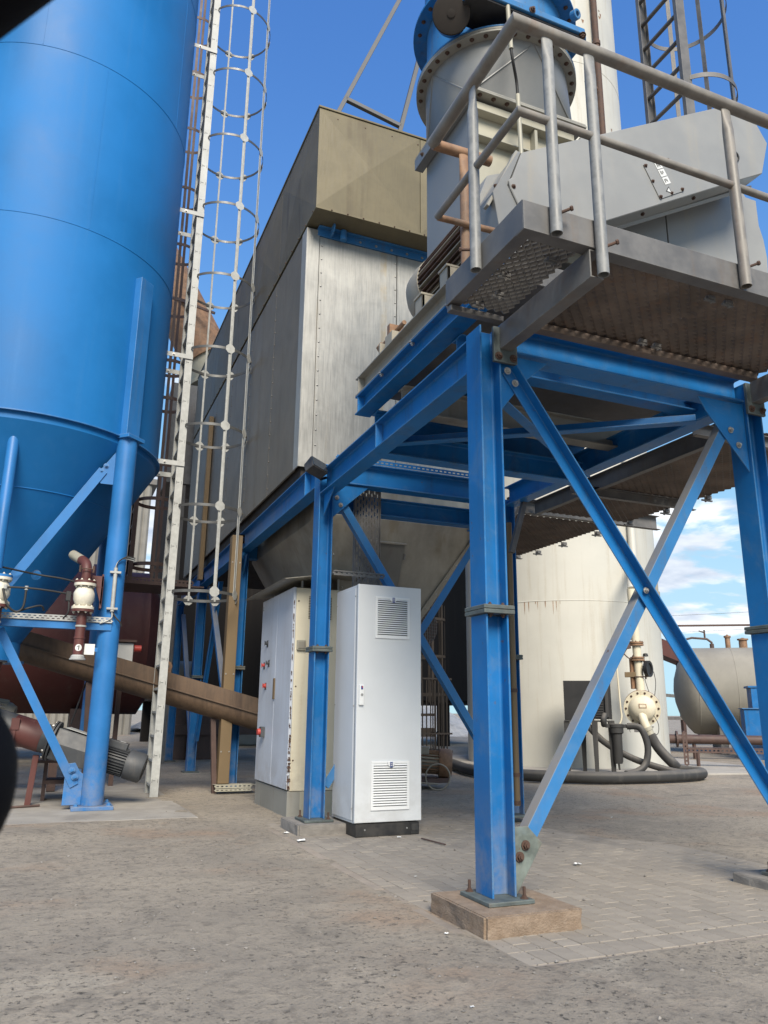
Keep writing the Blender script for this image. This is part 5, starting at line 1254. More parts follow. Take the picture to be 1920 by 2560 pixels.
# air hoses between the valves
hz = thing('air_hose', (-0.2, 8.5, 2.1), 'thin black air hoses looping between the two fill valves', 'hose')
for pts, r in (([(-0.55, 8.45, 2.16), (-0.35, 8.42, 2.16), (-0.15, 8.43, 2.15), (0.08, 8.48, 2.13)], 0.010), ([(-0.56, 8.42, 2.14), (-0.50, 8.40, 1.98), (-0.42, 8.42, 1.92), (-0.36, 8.42, 1.97), (-0.35, 8.42, 2.14)], 0.012), ([(-0.42, 8.46, 1.92), (-0.30, 8.46, 1.97), (-0.2, 8.5, 2.0), (-0.17, 8.55, 1.96)], 0.010), ([(-0.6, 8.6, 2.38), (-0.28, 8.8, 2.36), (-0.05, 8.75, 2.33), (0.12, 8.62, 2.28)], 0.010), ([(0.05, 8.47, 2.10), (0.06, 8.46, 1.95), (0.02, 8.5, 1.89)], 0.009)):
    b = MB(); b.tube(smooth_path(pts, 8), r, 8); part(hz, 'hose_run', b, 'cable', smooth=60)
b = MB(); b.box(0.02, 0.07, 8.45, 8.50, 2.06, 2.16); part(hz, 'solenoid', b, 'black', bev=0.004)
for x in (-0.54, -0.35):
    b = MB(); b.lathe([(0.018, 0), (0.018, 0.04)], (x, 8.43, 2.14), (0, 0, 1), 10); part(hz, 'fitting', b, 'galv')
cu = thing('leg_conduit', (0.487, 8.66, 1.99), 'short galvanised conduit clipped to the silo leg with cables at both ends', 'conduit')
b = MB(); b.tube([(0.49, 8.665, 2.0), (0.487, 8.665, 2.47)], 0.021, 14); part(cu, 'pipe', b, 'galv', smooth=50)
for z in (2.03, 2.42):
    b = MB(); b.box(0.43, 0.545, 8.642, 8.675, z - 0.012, z + 0.012); part(cu, 'clip', b, 'galv', bev=0.003)
for k in range(4):
    b = MB(); b.tube(smooth_path([(0.48 + 0.006 * k, 8.665, 2.46), (0.50, 8.66, 2.53), (0.56 + 0.01 * k, 8.68, 2.58 + 0.008 * k), (0.68, 8.75, 2.575 + 0.01 * k)], 6), 0.007, 6); part(cu, 'cable', b, 'cable' if k % 2 else 'galv', smooth=60)
for k in range(2):
    b = MB(); b.tube(smooth_path([(0.49, 8.665, 2.0), (0.49 + 0.05 * k, 8.65, 1.93), (0.58 - 0.15 * (1 - k), 8.65, 1.89), (0.60 - 0.22 * (1 - k), 8.66, 1.87 - 0.02 * k)], 6), 0.009, 6); part(cu, 'cable', b, 'cable' if k else 'galv', smooth=60)

# galvanised caged ladder on the silo
lad = caged_ladder('galvanised_ladder', (1.2, 9.95, 0), 'new galvanised ladder with round safety cage beside the blue silo', 1.20, 9.70, 10.24, 0.022, 12.6, 2.40, (2.41, 3.5, 4.58, 5.67, 6.76, 7.87, 9.0, 10.14, 11.29), 0.475, 0.40, 'galv', 'galv', rail_w=0.095, rail_t=0.035, straps=(-78, -36, 8, 55, 98), strap_w=0.026, plates=True, rung_t=0.030, wide=1.15, hoop_h=0.036, rung0=0.10, hoopmat='galv_backlit')
for z in (4.05, 5.54, 7.71, 10.51):
    for y in (9.69, 10.25):
        dx = math.sqrt(max(0.01, SR ** 2 - (y - SY) ** 2)); b = MB(); b.box(SX + dx - 0.02, 1.25, y - 0.006, y + 0.002, z - 0.032, z + 0.032); part(lad, 'wall_bracket', b, 'galv', bev=0.002)
        bolt(lad, (1.0, y - 0.006, z), (0, -1, 0), 0.013)
z = 0.2; slots = MB()
while z < 12.3:
    slots.box(1.175, 1.205, 9.6975, 9.6995, z, z + 0.006); slots.box(1.165, 1.17, 9.6975, 9.6995, z - 0.02, z + 0.02); slots.box(1.23, 1.234, 9.6975, 9.6995, z - 0.02, z + 0.02); z += 0.277
part(lad, 'punch_marks', slots, 'motor_grey', kind='stuff')

# ---------------------------------------------------------------- conveyors below the silo
# big rusty trough screw
sc = thing('screw_conveyor', (0.8, 10.6, 0.5), 'long rusty brown screw conveyor trough sloping down behind the ladder', 'conveyor')
a = V(-1.2, 11.15, 1.98); c = V(2.75, 9.92, 0.86)
d = (c - a).normalized(); x_, u_, _ = frame(d)
def trough(off=0.0, r=0.19, hb=0.20):
    prof = [(-r, hb), (-r, 0)] + [(-r * math.cos(R(t)), -r * math.sin(R(t))) for t in range(15, 180, 15)] + [(r, 0), (r, hb)]
    return prof
m_ = MB(); m_.profile(a, c, trough(), up=(0, 0, 1)); part(sc, 'trough', m_, 'screw_tube', smooth=30)
m_ = MB(); m_.bar(a + u_ * 0.02 - x_ * 0.205, c + u_ * 0.02 - x_ * 0.205, 0.03, 0.014, u_); m_.bar(a + u_ * 0.02 + x_ * 0.205, c + u_ * 0.02 + x_ * 0.205, 0.03, 0.014, u_); part(sc, 'seam_flange', m_, 'screw_tube')
for t in (0.50, 0.62):
    p = a.lerp(c, t) + u_ * 0.20
    m_ = MB(); m_.lathe_closed([(0.035, -0.012), (0.075, -0.012), (0.075, 0.012), (0.035, 0.012)], p + u_ * 0.06, x_, 8); m_.bar(p - d * 0.075, p + d * 0.075, 0.024, 0.05, u_)
    if t > 0.55: part(sc, 'lifting_lug', m_, 'rust_pipe')
for t in (0.36, 0.97):
    p = a.lerp(c, t) - x_ * 0.20; m_ = MB(); m_.bar(p - u_ * 0.13, p + u_ * 0.06, 0.08, 0.05, x_); part(sc, 'hanger_bracket', m_, 'rust_pipe', bev=0.004)
m_ = MB(); m_.bar(a.lerp(c, 0.42) - u_ * 0.19, V(a.lerp(c, 0.42).x + 0.02, a.lerp(c, 0.42).y, 0.022), 0.07, 0.07); part(sc, 'support_post', m_, 'brown_steel')
m_ = MB(); m_.bar(a.lerp(c, 0.80) - u_ * 0.19, V(a.lerp(c, 0.80).x + 0.02, a.lerp(c, 0.80).y, 0.0), 0.06, 0.06); part(sc, 'support_post', m_, 'brown_steel')
m_ = MB(); m_.tube(smooth_path([a.lerp(c, 0.40) - x_ * 0.22 - u_ * 0.75, a.lerp(c, 0.40) - x_ * 0.24, a.lerp(c, 0.43) - x_ * 0.23 + u_ * 0.02, a.lerp(c, 0.52) - x_ * 0.21 + u_ * 0.0], 8), 0.011, 8); part(sc, 'cable', m_, 'cable', smooth=60)

# small screw feeder with gear motor
gs = thing('screw_feeder', (0.2, 9.2, 0.3), 'grey and red screw feeder with a gear motor behind the silo leg', 'conveyor')
a = V(-1.6, 9.55, 1.18); fl_ = V(0.035, 9.22, 0.675); e_ = V(0.98, 9.03, 0.385)
d = (fl_ - a).normalized(); x_, u_, _ = frame(d)
m_ = MB(); m_.lathe([(0.15, 0), (0.15, (fl_ - a).length)], a, d, 36); part(gs, 'tube', m_, 'motor_grey', smooth=40)
p = fl_ - d * 0.40
m_ = MB(); m_.lathe_closed([(0.150, 0), (0.1525, 0), (0.1525, 0.32), (0.150, 0.32)], p, d, 40); part(gs, 'primer_band', m_, 'red', smooth=40)
for k in (0.0, 0.03):
    m_ = MB(); m_.lathe([(0.205, k), (0.205, k + 0.018)], fl_, d, 36); fg = part(gs, 'flange', m_, 'motor_grey', smooth=40)
for i in range(8):
    an = R(i * 45 + 10); q = fl_ + (x_ * math.cos(an) + u_ * math.sin(an)) * 0.185; bolt(gs, q, -d, 0.014)
m_ = MB(); g0, g1 = fl_ + d * 0.052, fl_ + d * 0.46
m_.profile(g0, g1, [(-0.13, -0.17), (0.13, -0.17), (0.15, 0.0), (0.10, 0.15), (-0.10, 0.15), (-0.15, 0.0)], up=(0, 0, 1)); part(gs, 'gearbox', m_, 'motor_grey', bev=0.012, seg=2)
m_ = MB(); m_.bar(fl_ + d * 0.12 + u_ * 0.17 - x_ * 0.02, fl_ + d * 0.40 + u_ * 0.165 - x_ * 0.02, 0.25, 0.008, u_); m_.bar(fl_ + d * 0.12 + u_ * 0.09 - x_ * 0.148, fl_ + d * 0.36 + u_ * 0.085 - x_ * 0.148, 0.008, 0.16, u_); part(gs, 'sheet_cover', m_, 'galv', bev=0.002)
c_ = fl_ + d * 0.17 - x_ * 0.152 - u_ * 0.05
lb = sticker(gs, c_, d, u_, 0.17, 0.13, 'badge_blue', 'label')
sticker(lb, c_ - x_ * 0.002 + d * 0.04 - u_ * 0.03, d, u_, 0.06, 0.05, 'plate', 'label_patch'); sticker(lb, c_ - x_ * 0.002 + u_ * 0.048 - d * 0.01, d, u_, 0.10, 0.014, 'plate', 'label_bar')
for k in range(4): sticker(lb, c_ - x_ * 0.002 - d * 0.035 + u_ * (0.02 - 0.022 * k), d, u_, 0.07, 0.005, 'plate', 'lettering')
m0 = fl_ + d * 0.47
m_ = MB(); m_.lathe([(0.16, 0), (0.16, 0.05), (0.12, 0.055), (0.12, 0.34)], m0 + d * 0.02, d, 32); part(gs, 'motor', m_, 'motor_grey', smooth=40)
for i in range(30):
    an = 2 * math.pi * i / 30; r_v = x_ * math.cos(an) + u_ * math.sin(an)
    m_ = MB(); m_.bar(m0 + d * 0.10 + r_v * 0.132, m0 + d * 0.345 + r_v * 0.132, 0.005, 0.03, r_v); part(gs, 'cooling_rib', m_, 'motor_grey')
m_ = MB(); m_.lathe([(0.150, 0.34), (0.153, 0.36), (0.153, 0.50), (0.14, 0.525), (0.10, 0.53), (0, 0.53)], m0 + d * 0.02, d, 36); cw = part(gs, 'fan_cowl', m_, 'motor_grey', smooth=40)
for k in (0.03, 0.055, 0.08, 0.105):
    m_ = MB(); m_.lathe_closed([(k, 0), (k + 0.008, 0), (k + 0.008, 0.004), (k, 0.004)], m0 + d * 0.551, d, 30); part(cw, 'cowl_grille', m_, 'black')
m_ = MB(); m_.profile(m0 + d * 0.10 + u_ * 0.165, m0 + d * 0.31 + u_ * 0.165, [(-0.07, -0.04), (0.07, -0.04), (0.07, 0.03), (-0.07, 0.03)], up=(0, 0, 1)); part(gs, 'terminal_box', m_, 'motor_grey', bev=0.006, seg=2)
sticker(gs, m0 + d * 0.24 + u_ * 0.1965 - x_ * 0.03, d, -x_, 0.06, 0.03, 'plate', 'label')
m_ = MB(); m_.bar(fl_ - d * 0.36 - x_ * 0.16 - u_ * 0.10, fl_ - d * 0.03 - x_ * 0.16 - u_ * 0.12, 0.03, 0.03); part(gs, 'tie_rod', m_, 'galv')
m_ = MB(); m_.bar((-0.09, 9.28, 0.52), (-0.12, 9.30, 0.022), 0.085, 0.06); part(gs, 'support_leg', m_, 'red', bev=0.003)
m_ = MB(); m_.bar((-0.33, 9.16, 0.82), (-0.40, 9.14, 0.022), 0.06, 0.05); part(gs, 'support_leg', m_, 'red', bev=0.003)
m_ = MB(); m_.box(-0.36, -0.28, 9.12, 9.16, 0.78, 0.90); part(gs, 'leg_bracket', m_, 'red', bev=0.003)
m_ = MB(); m_.tube([(-0.45, 9.0, 0.03), (-0.2, 9.05, 0.035), (0.0, 9.12, 0.035)], 0.012, 8); solo('loose_bar', m_, 'brown_steel', 'bent dark bar lying on the pad under the screw feeder', 'bar')
for (x, z0, z1, lab) in ((-0.62, 1.02, 1.46, 'dark red feed pipe with flanges at the left picture edge'),):
    fpz = thing('feed_pipe', (x, 9.1, 0.9), lab, 'pipe')
    m_ = MB(); m_.lathe([(0.075, z0), (0.10, z1)], (x, 9.1, 0), n=24); part(fpz, 'pipe', m_, 'red', smooth=40)
    for z in (z0, z1):
        m_ = MB(); m_.lathe([(0.15, z), (0.15, z + 0.018)], (x, 9.1, 0), n=28); part(fpz, 'flange', m_, 'dark_steel', smooth=40)
        for i in range(6): bolt(fpz, (x + 0.128 * math.cos(R(60 * i - 20)), 9.1 + 0.128 * math.sin(R(60 * i - 20)), z), (0, 0, -1), 0.013)
    m_ = MB(); m_.box(x - 0.05, x + 0.06, 8.95, 9.25, 1.50, 1.56); part(fpz, 'slide_gate', m_, 'galv', bev=0.003)

# ochre cover post and its tray
oc_ = thing('cable_duct_post', (2.1, 10.05, 0.1), 'tall ochre sheet cable duct standing left of the third blue column', 'cable duct')
m_ = MB(); m_.box(1.995, 2.135, 10.05, 10.20, 0.12, 3.27); part(oc_, 'cover', m_, 'ochre', bev=0.004)
for z in (1.45, 2.9, 0.5):
    for x in (2.015, 2.115): bolt(oc_, (x, 10.05, z), (0, -1, 0), 0.007)
m_ = MB(); perf(m_, (1.95, 9.94, 0.085), (1, 0, 0), (0, 0, 1), 8, 1, 0.055, 0.03, 0.5); perf(m_, (1.95, 9.94, 0.045), (1, 0, 0), (0, 0, 1), 8, 1, 0.055, 0.02, 0.5); m_.box(1.95, 2.45, 9.942, 10.2, 0.108, 0.112)
part(oc_, 'floor_tray', m_, 'cream_duct', bev=0.0)
m_ = MB(); m_.box(2.03, 2.108, 12.9, 13.03, 3.1, 6.0); solo('ochre_strip', m_, 'ochre', 'upper ochre cable duct on the dark side wall of the filter house', 'cable duct', bev=0.004)

# ---------------------------------------------------------------- cream tank on the right with its fittings
TX, TY, TR = 10.15, 14.22, 2.066
tank = thing('cream_tank', (TX, TY, 0), 'very tall cream cylindrical tank with rust streaks behind the crossed braces', 'tank')
m_ = MB(); m_.lathe([(TR, 0.03), (TR, 24.0), (0.4, 24.8)], (TX, TY, 0), n=128); part(tank, 'shell', m_, 'tank', smooth=30)
for z in (3.15, 6.4, 9.6, 12.8, 16.0, 19.2):
    m_ = MB(); m_.lathe_closed([(TR - 0.004, -0.012), (TR + 0.006, -0.005), (TR + 0.006, 0.005), (TR - 0.004, 0.012)], (TX, TY, z), n=128); part(tank, 'weld_seam', m_, 'tank')
def on_tank(az_off, z, off=0.0):      # az_off: degrees to the right of the point facing the yard
    base = math.atan2(-TY, -TX); a_ = base + R(az_off)
    return V(TX + (TR + off) * math.cos(a_), TY + (TR + off) * math.sin(a_), z), V(math.cos(a_), math.sin(a_), 0)
q = V(10.43, 12.075, 0)
m_ = MB(); m_.tube([(q.x, q.y, 6.6), (q.x, q.y, 22.0)], 0.075, 14); dp = part(tank, 'upper_riser', m_, 'rust', smooth=50)
for z in (9.5, 13.0, 16.6):
    m_ = MB(); m_.tube([(q.x, q.y, z), (q.x, q.y, z + 0.10)], 0.098, 14); part(dp, 'coupling', m_, 'rust', smooth=50)
m_ = MB(); m_.tube([(9.70, 11.33, 3.25), (9.85, 11.49, 3.55), (10.28, 11.92, 3.85), (q.x, q.y, 4.1), (q.x, q.y, 6.6)], 0.078, 14); part(tank, 'riser', m_, 'tank', smooth=50)
m_ = MB(); m_.bar((q.x - 0.02, q.y - 0.02, 15.3), (q.x - 0.35, q.y + 0.10, 15.5), 0.05, 0.05); part(tank, 'riser_bracket', m_, 'rust')
rng = random.Random(3)
m_ = MB()
for k in range(34):
    low = k < 16
    az_ = rng.uniform(-42, 6) if low else rng.uniform(0, 60); z = 3.14 if low else rng.uniform(11, 18)
    c_, n_ = on_tank(az_, z, 0.003); t_ = V(-n_.y, n_.x, 0)
    w_, h_ = (rng.uniform(0.004, 0.012), rng.uniform(0.04, 0.30)) if low else (rng.uniform(0.015, 0.05), rng.uniform(0.03, 0.12))
    pts = [c_ - t_ * w_, c_ + t_ * w_, c_ + t_ * w_ * 0.6 - V(0, 0, h_ * 0.6), c_ - V(0, 0, h_), c_ - t_ * w_ * 0.7 - V(0, 0, h_ * 0.5)]
    m_.add(pts, [tuple(range(5))])
part(tank, 'rust_patches', m_, 'rust_pipe', kind='stuff')
# discharge pipe with strainer bulb
vp = thing('discharge_line', (9.72, 11.3, 0), 'cream discharge pipe with rusty flanges and a round bolted strainer on the tank', 'pipe')
ux = V(math.cos(R(-40)), math.sin(R(-40)), 0)      # to the right as seen from the yard
nf = V(-0.65, -0.76, 0)
px0 = V(9.72, 11.30, 0)
def at(u, z, f=0.0): return px0 + ux * u + nf * f + V(0, 0, z)
m_ = MB(); m_.tube([at(-0.05, 3.25), at(-0.03, 2.5), at(0.0, 1.3)], 0.076, 18); part(vp, 'pipe', m_, 'cream_old' if 'cream_old' in M else 'cream', smooth=50)
for z in (2.255, 2.215, 1.985, 1.945):
    m_ = MB(); m_.lathe([(0.125, 0), (0.125, 0.028)], at(-0.02, z), (0, 0, 1), 24); f_ = part(vp, 'flange', m_, 'rust_pipe', smooth=40)
for z in (2.283, 1.945):
    for i in range(8): bolt(vp, at(-0.02, z) + V(0.1 * math.cos(R(45 * i)), 0.1 * math.sin(R(45 * i)), 0), (0, 0, 1 if z > 2 else -1), 0.012, 'rust_bolt')
ax = (nf * 0.93 + V(0, 0, -0.2)).normalized()
m_ = MB(); m_.lathe([(0.315, -0.03), (0.315, 0.03)], at(0.0, 1.12), ax, 40); part(vp, 'strainer_flange', m_, 'rust_pipe', smooth=40)
m_ = MB(); m_.lathe([(0.315, 0.031), (0.315, 0.062), (0.235, 0.066), (0.205, 0.14), (0.14, 0.20), (0.06, 0.225), (0, 0.228)], at(0.0, 1.12), ax, 40); part(vp, 'strainer_dome', m_, 'cream', smooth=40)
xa, ua, _ = frame(ax)
for i in range(14):
    an = R(i * 360 / 14); bolt(vp, at(0, 1.12) + ax * 0.062 + (xa * math.cos(an) + ua * math.sin(an)) * 0.275, ax, 0.014, 'rust_bolt')
sticker(vp, at(0.01, 1.15, 0.232), ux, (0, 0, 1), 0.13, 0.075, 'rust_pipe', 'name_plate'); sticker(vp, at(0.01, 1.15, 0.2345), ux, (0, 0, 1), 0.10, 0.05, 'cream', 'name_plate')
m_ = MB(); m_.tube(smooth_path([at(-0.02, 1.05, 0.12), at(0.0, 0.95, 0.17), at(0.03, 0.84, 0.19), at(0.07, 0.74, 0.19)], 5), 0.075, 18); part(vp, 'outlet_elbow', m_, 'cream', smooth=60)
m_ = MB(); m_.lathe([(0.088, 0), (0.088, 0.06), (0.075, 0.062), (0.075, 0.14)], at(0.055, 0.79, 0.19), (at(0.11, 0.66, 0.19) - at(0.055, 0.79, 0.19)), 22); part(vp, 'coupling', m_, 'cream_duct', smooth=40)
m_ = MB(); m_.bar(at(-0.16, 0.73, 0.18), at(0.02, 0.73, 0.18), 0.05, 0.05); m_.tube([at(-0.20, 0.76, 0.18), at(-0.24, 0.74, 0.18), at(-0.22, 0.70, 0.18)], 0.006, 6); m_.bar(at(0.11, 0.79, 0.2), at(0.17, 0.80, 0.2), 0.025, 0.025); part(vp, 'lever', m_, 'dark_steel', bev=0.003)
m_ = MB(); m_.bar(at(-0.26, 1.70), at(-0.02, 1.70, 0.0), 0.10, 0.09); m_.prism([(0, 0)] * 3, 'z', 0, 0) if False else None; part(vp, 'wall_bracket', m_, 'ochre', bev=0.004)
m_ = MB(); m_.bar(at(-0.12, 2.0, -0.02), at(-0.12, 1.45, -0.02), 0.05, 0.09); part(vp, 'wall_bracket', m_, 'rust_pipe', bev=0.004)
m_ = MB(); m_.tube([at(0.09, 1.95, 0.02), at(0.10, 1.62, 0.02)], 0.014, 8); m_.tube([at(-0.10, 1.66, 0.075), at(0.12, 1.66, 0.075)], 0.010, 8); part(vp, 'u_clamp', m_, 'rust')
m_ = MB(); m_.lathe_closed([(0.10, -0.03), (0.145, -0.035), (0.145, 0.035), (0.10, 0.03)], at(0.15, 1.80, 0.03), nf * 0.45 + ux, 28); m_.lathe([(0.10, -0.012), (0.10, 0.012)], at(0.15, 1.80, 0.03), nf * 0.45 + ux, 24); m_.lathe([(0.05, 0), (0.04, 0.05), (0, 0.06)], at(0.12, 2.02, 0.03), (0, 0, 1), 14); part(vp, 'hose_reel', m_, 'black', smooth=40)
m_ = MB(); m_.bar(at(-0.30, 2.02, 0.03), at(-0.14, 2.28, 0.03), 0.04, 0.05); m_.tube(smooth_path([at(-0.10, 2.33, 0.08), at(-0.22, 2.25, 0.10), at(-0.26, 2.1, 0.1), at(-0.15, 1.98, 0.1), at(-0.08, 2.05, 0.1)], 6), 0.012, 6); m_.bar(at(-0.24, 2.18, 0.05), at(-0.12, 2.20, 0.05), 0.07, 0.07); part(vp, 'actuator', m_, 'brown_steel', bev=0.003)
for pts in ([at(0.24, 1.75, 0.05), at(0.26, 1.55, 0.05), at(0.22, 1.30, 0.08)], [at(0.08, 1.62, 0.05), at(0.12, 1.45, 0.06), at(0.16, 1.33, 0.08)], [at(0.18, 1.0, 0.1), at(0.25, 0.85, 0.12), at(0.24, 0.70, 0.12), at(0.18, 0.66, 0.15)]):
    m_ = MB(); m_.tube(smooth_path(pts, 6), 0.006, 6); part(vp, 'wire', m_, 'cable')
m_ = MB(); m_.tube(smooth_path([at(-0.40, 2.2), at(-0.37, 1.2), at(-0.36, 0.95), at(-0.42, 0.80)], 6), 0.016, 8); part(vp, 'small_pipe', m_, 'cream', smooth=60)
# hoses
hb = MB(); hb.tube(smooth_path([at(0.11, 0.66, 0.19), at(0.22, 0.45, 0.22), at(0.42, 0.22, 0.3), (10.0, 10.75, 0.10), (9.85, 10.15, 0.10), (9.35, 9.85, 0.10), (8.4, 9.68, 0.10), (7.3, 9.9, 0.10), (6.4, 11.2, 0.10), (6.9, 13.2, 0.10), (7.3, 14.4, 0.10)], 10), 0.085, 18)
hs_o = solo('suction_hose', hb, 'rubber', 'thick black suction hose looping on the ground from the tank strainer', 'hose', smooth=60)
ht = thing('heater_box', (8.6, 11.5, 0), 'black louvred unit on tall legs standing before the cream tank', 'heater')
hx = V(0.80, -0.60, 0); hy = V(0.60, 0.80, 0); ho = V(8.30, 11.64, 0)
def hq(u, v, z): return ho + hx * u + hy * v + V(0, 0, z)
def hbox(mb, u0, u1, v0, v1, z0, z1):
    mb.add([hq(u, v, z) for z in (z0, z1) for u, v in ((u0, v0), (u1, v0), (u1, v1), (u0, v1))], [(0, 3, 2, 1), (4, 5, 6, 7), (0, 1, 5, 4), (1, 2, 6, 5), (2, 3, 7, 6), (3, 0, 4, 7)]); return mb
part(ht, 'box', hbox(MB(), 0, 0.50, 0, 0.45, 0.90, 1.57), 'black', bev=0.004)
part(ht, 'side_box', hbox(MB(), 0.504, 0.80, 0.02, 0.43, 0.92, 1.55), 'black', bev=0.004)
for i in range(14): part(ht, 'louvre', hbox(MB(), 0.53, 0.66, -0.004, 0.018, 0.95 + i * 0.042, 0.972 + i * 0.042), 'rubber')
part(ht, 'post', hbox(MB(), 0.69, 0.75, -0.035, 0.018, 0.95, 1.52), 'rubber', bev=0.004)
part(ht, 'shelf', hbox(MB(), -0.01, 0.83, -0.05, 0.46, 0.875, 0.897), 'rubber', bev=0.003)
for u, v in ((0.03, 0.02), (0.50, -0.02), (0.78, -0.02), (0.30, 0.42), (0.78, 0.42)):
    m_ = MB(); m_.add([hq(u + s * k, v + t * k, z) for z, k in ((0.875, 0.05), (0.03, 0.032)) for s, t in ((-1, -1), (1, -1), (1, 1), (-1, 1))], [(0, 1, 2, 3), (7, 6, 5, 4), (0, 4, 5, 1), (1, 5, 6, 2), (2, 6, 7, 3), (3, 7, 4, 0)]); part(ht, 'leg', m_, 'rubber')
fc = thing('filter_can', (8.93, 11.1, 0.1), 'black cylindrical filter can hanging beside the heater legs', 'filter')
m_ = MB(); m_.lathe([(0.06, 0.20), (0.075, 0.24), (0.082, 0.68), (0.11, 0.70), (0.11, 0.78)], (8.93, 11.05, 0), n=24); part(fc, 'can', m_, 'rubber', smooth=40)
m_ = MB(); m_.lathe([(0.11, 0.781), (0.12, 0.79), (0.12, 0.84), (0.08, 0.85)], (8.93, 11.05, 0), n=24); m_.bar((8.78, 11.15, 0.81), (9.10, 10.95, 0.81), 0.06, 0.06); m_.tube([(8.93, 11.05, 0.2), (8.94, 11.05, 0.10)], 0.016, 8); part(fc, 'head', m_, 'rubber', smooth=40)
for nm, pts, r, lab in (('curved_hose', [(9.08, 10.96, 0.81), (9.22, 10.8, 0.78), (9.28, 10.72, 0.5), (9.2, 10.7, 0.22), (9.0, 10.68, 0.10), (8.7, 10.6, 0.07)], 0.055, 'grey hose curving from the filter can down to the ground'),
                        ('long_hose', [(8.6, 11.45, 0.85), (8.8, 11.25, 0.55), (9.2, 11.0, 0.28), (9.6, 10.6, 0.11), (9.8, 10.35, 0.08)], 0.055, 'black hose slanting from under the heater to the ground'),
                        ('inlet_hose', [(8.78, 11.15, 1.0), (8.72, 11.12, 0.9), (8.76, 11.16, 0.82)], 0.05, 'short black hose between the heater and the filter can')):
    m_ = MB(); m_.tube(smooth_path(pts, 8), r, 14); solo(nm, m_, 'rubber', lab, 'hose', smooth=60)

# ---------------------------------------------------------------- far right: horizontal tank, pipes, tray
hd_ = V(0.78, -0.625, 0).normalized(); hn_ = V(-0.625, -0.78, 0)
h0 = V(16.80, 17.52, 1.68); HR = 1.2
htk = thing('horizontal_tank', (17.5, 17.0, 0), 'taupe horizontal cylindrical tank with pipes on top at the far right', 'tank')
m_ = MB(); m_.lathe([(0, -0.42), (0.35, -0.38), (0.75, -0.26), (1.0, -0.10), (HR - 0.03, 0.05), (HR, 0.16), (HR, 5.0), (HR - 0.05, 5.2), (0, 5.6)], h0, hd_, 64); part(htk, 'shell', m_, 'htank', smooth=40)
for t in (0.16, 1.15, 3.0):
    m_ = MB(); m_.lathe_closed([(HR - 0.01, -0.02), (HR + 0.008, -0.01), (HR + 0.008, 0.01), (HR - 0.01, 0.02)], h0 + hd_ * t, hd_, 64); part(htk, 'weld_seam', m_, 'htank')
for t in (0.7, 3.6):
    m_ = MB(); c_ = h0 + hd_ * t; m_.bar(V(c_.x, c_.y, 0.0), V(c_.x, c_.y, 0.85), 1.9, 0.2, hd_); part(htk, 'saddle', m_, 'footing_grey', bev=0.01)
tp_ = h0 + V(0, 0, HR)
m_ = MB(); m_.tube([tp_ + hd_ * (-0.12) + V(0, 0, -0.35), tp_ + hd_ * (-0.12) + V(0, 0, 0.22), tp_ + hd_ * 0.2 + V(0, 0, 0.30), tp_ + hd_ * 0.6 + V(0, 0, 0.26), tp_ + hd_ * 0.72 + V(0, 0, 0.16), tp_ + hd_ * 0.72 + V(0, 0, -0.05)], 0.03, 10); part(htk, 'vent_pipe', m_, 'brown_steel', smooth=50)
m_ = MB(); m_.tube([tp_ + hd_ * 0.72 + V(0, 0, 0.12), tp_ + hd_ * 0.72 + V(0, 0, -0.02)], 0.06, 12); m_.tube([tp_ + hd_ * 0.55 + V(0, 0, 0.27), tp_ + hd_ * 0.55 + V(0, 0, 0.52)], 0.025, 8); m_.tube([tp_ + hd_ * 0.40 + V(0, 0, 0.50), tp_ + hd_ * 0.55 + V(0, 0, 0.44)], 0.018, 8); part(htk, 'vent_valve', m_, 'brown_steel')
for t, h_, r in ((1.15, 0.38, 0.07), (1.55, 0.28, 0.11)):
    m_ = MB(); c_ = tp_ + hd_ * t; m_.lathe([(r, -0.05), (r, h_ * 0.75), (r * 1.35, h_ * 0.76), (r * 1.35, h_ * 0.9), (r * 0.6, h_ * 0.92), (r * 0.3, h_)], c_, n=16); part(htk, 'nozzle', m_, 'rust_pipe', smooth=40)
bbx = thing('blue_pump_box', (17.8, 16.0, 0), 'blue sheet metal box in front of the horizontal tank by the right column', 'box')
def rot_box(mb, o, u, v, u0, u1, v0, v1, z0, z1):
    return mb.add([Vector(o) + u * a_ + v * b_ + V(0, 0, z) for z in (z0, z1) for a_, b_ in ((u0, v0), (u1, v0), (u1, v1), (u0, v1))], [(0, 3, 2, 1), (4, 5, 6, 7), (0, 1, 5, 4), (1, 2, 6, 5), (2, 3, 7, 6), (3, 0, 4, 7)])
ob = V(15.3, 14.35, 0)
part(bbx, 'lower_box', rot_box(MB(), ob, hd_, -hn_, 0.08, 0.5, 0, 0.6, 0, 1.16), 'blue', bev=0.005)
part(bbx, 'lid', rot_box(MB(), ob, hd_, -hn_, 0.04, 0.5, -0.04, 0.6, 1.162, 1.185), 'blue_light', bev=0.003)
part(bbx, 'upper_box', rot_box(MB(), ob, hd_, -hn_, 0.38, 1.1, 0.65, 1.3, 0, 1.68), 'blue', bev=0.005)
part(bbx, 'upper_lid', rot_box(MB(), ob, hd_, -hn_, 0.32, 1.12, 0.62, 1.32, 1.682, 1.73), 'blue', bev=0.003)
pr_ = thing('pipe_run', (14.5, 14.5, 0), 'brown ground pipe with bolted flanges running before the horizontal tank', 'pipe')
m_ = MB(); m_.tube([V(13.2, 15.6, 0.45), V(17.5, 12.4, 0.45)], 0.11, 14); part(pr_, 'pipe', m_, 'brown_steel', smooth=50)
for t in (0.17, 0.20, 0.80, 0.83):
    m_ = MB(); m_.lathe([(0.19, -0.02), (0.19, 0.02)], V(13.2, 15.6, 0.45).lerp(V(17.5, 12.4, 0.45), t), V(4.3, -3.2, 0), 20); part(pr_, 'flange', m_, 'brown_steel')
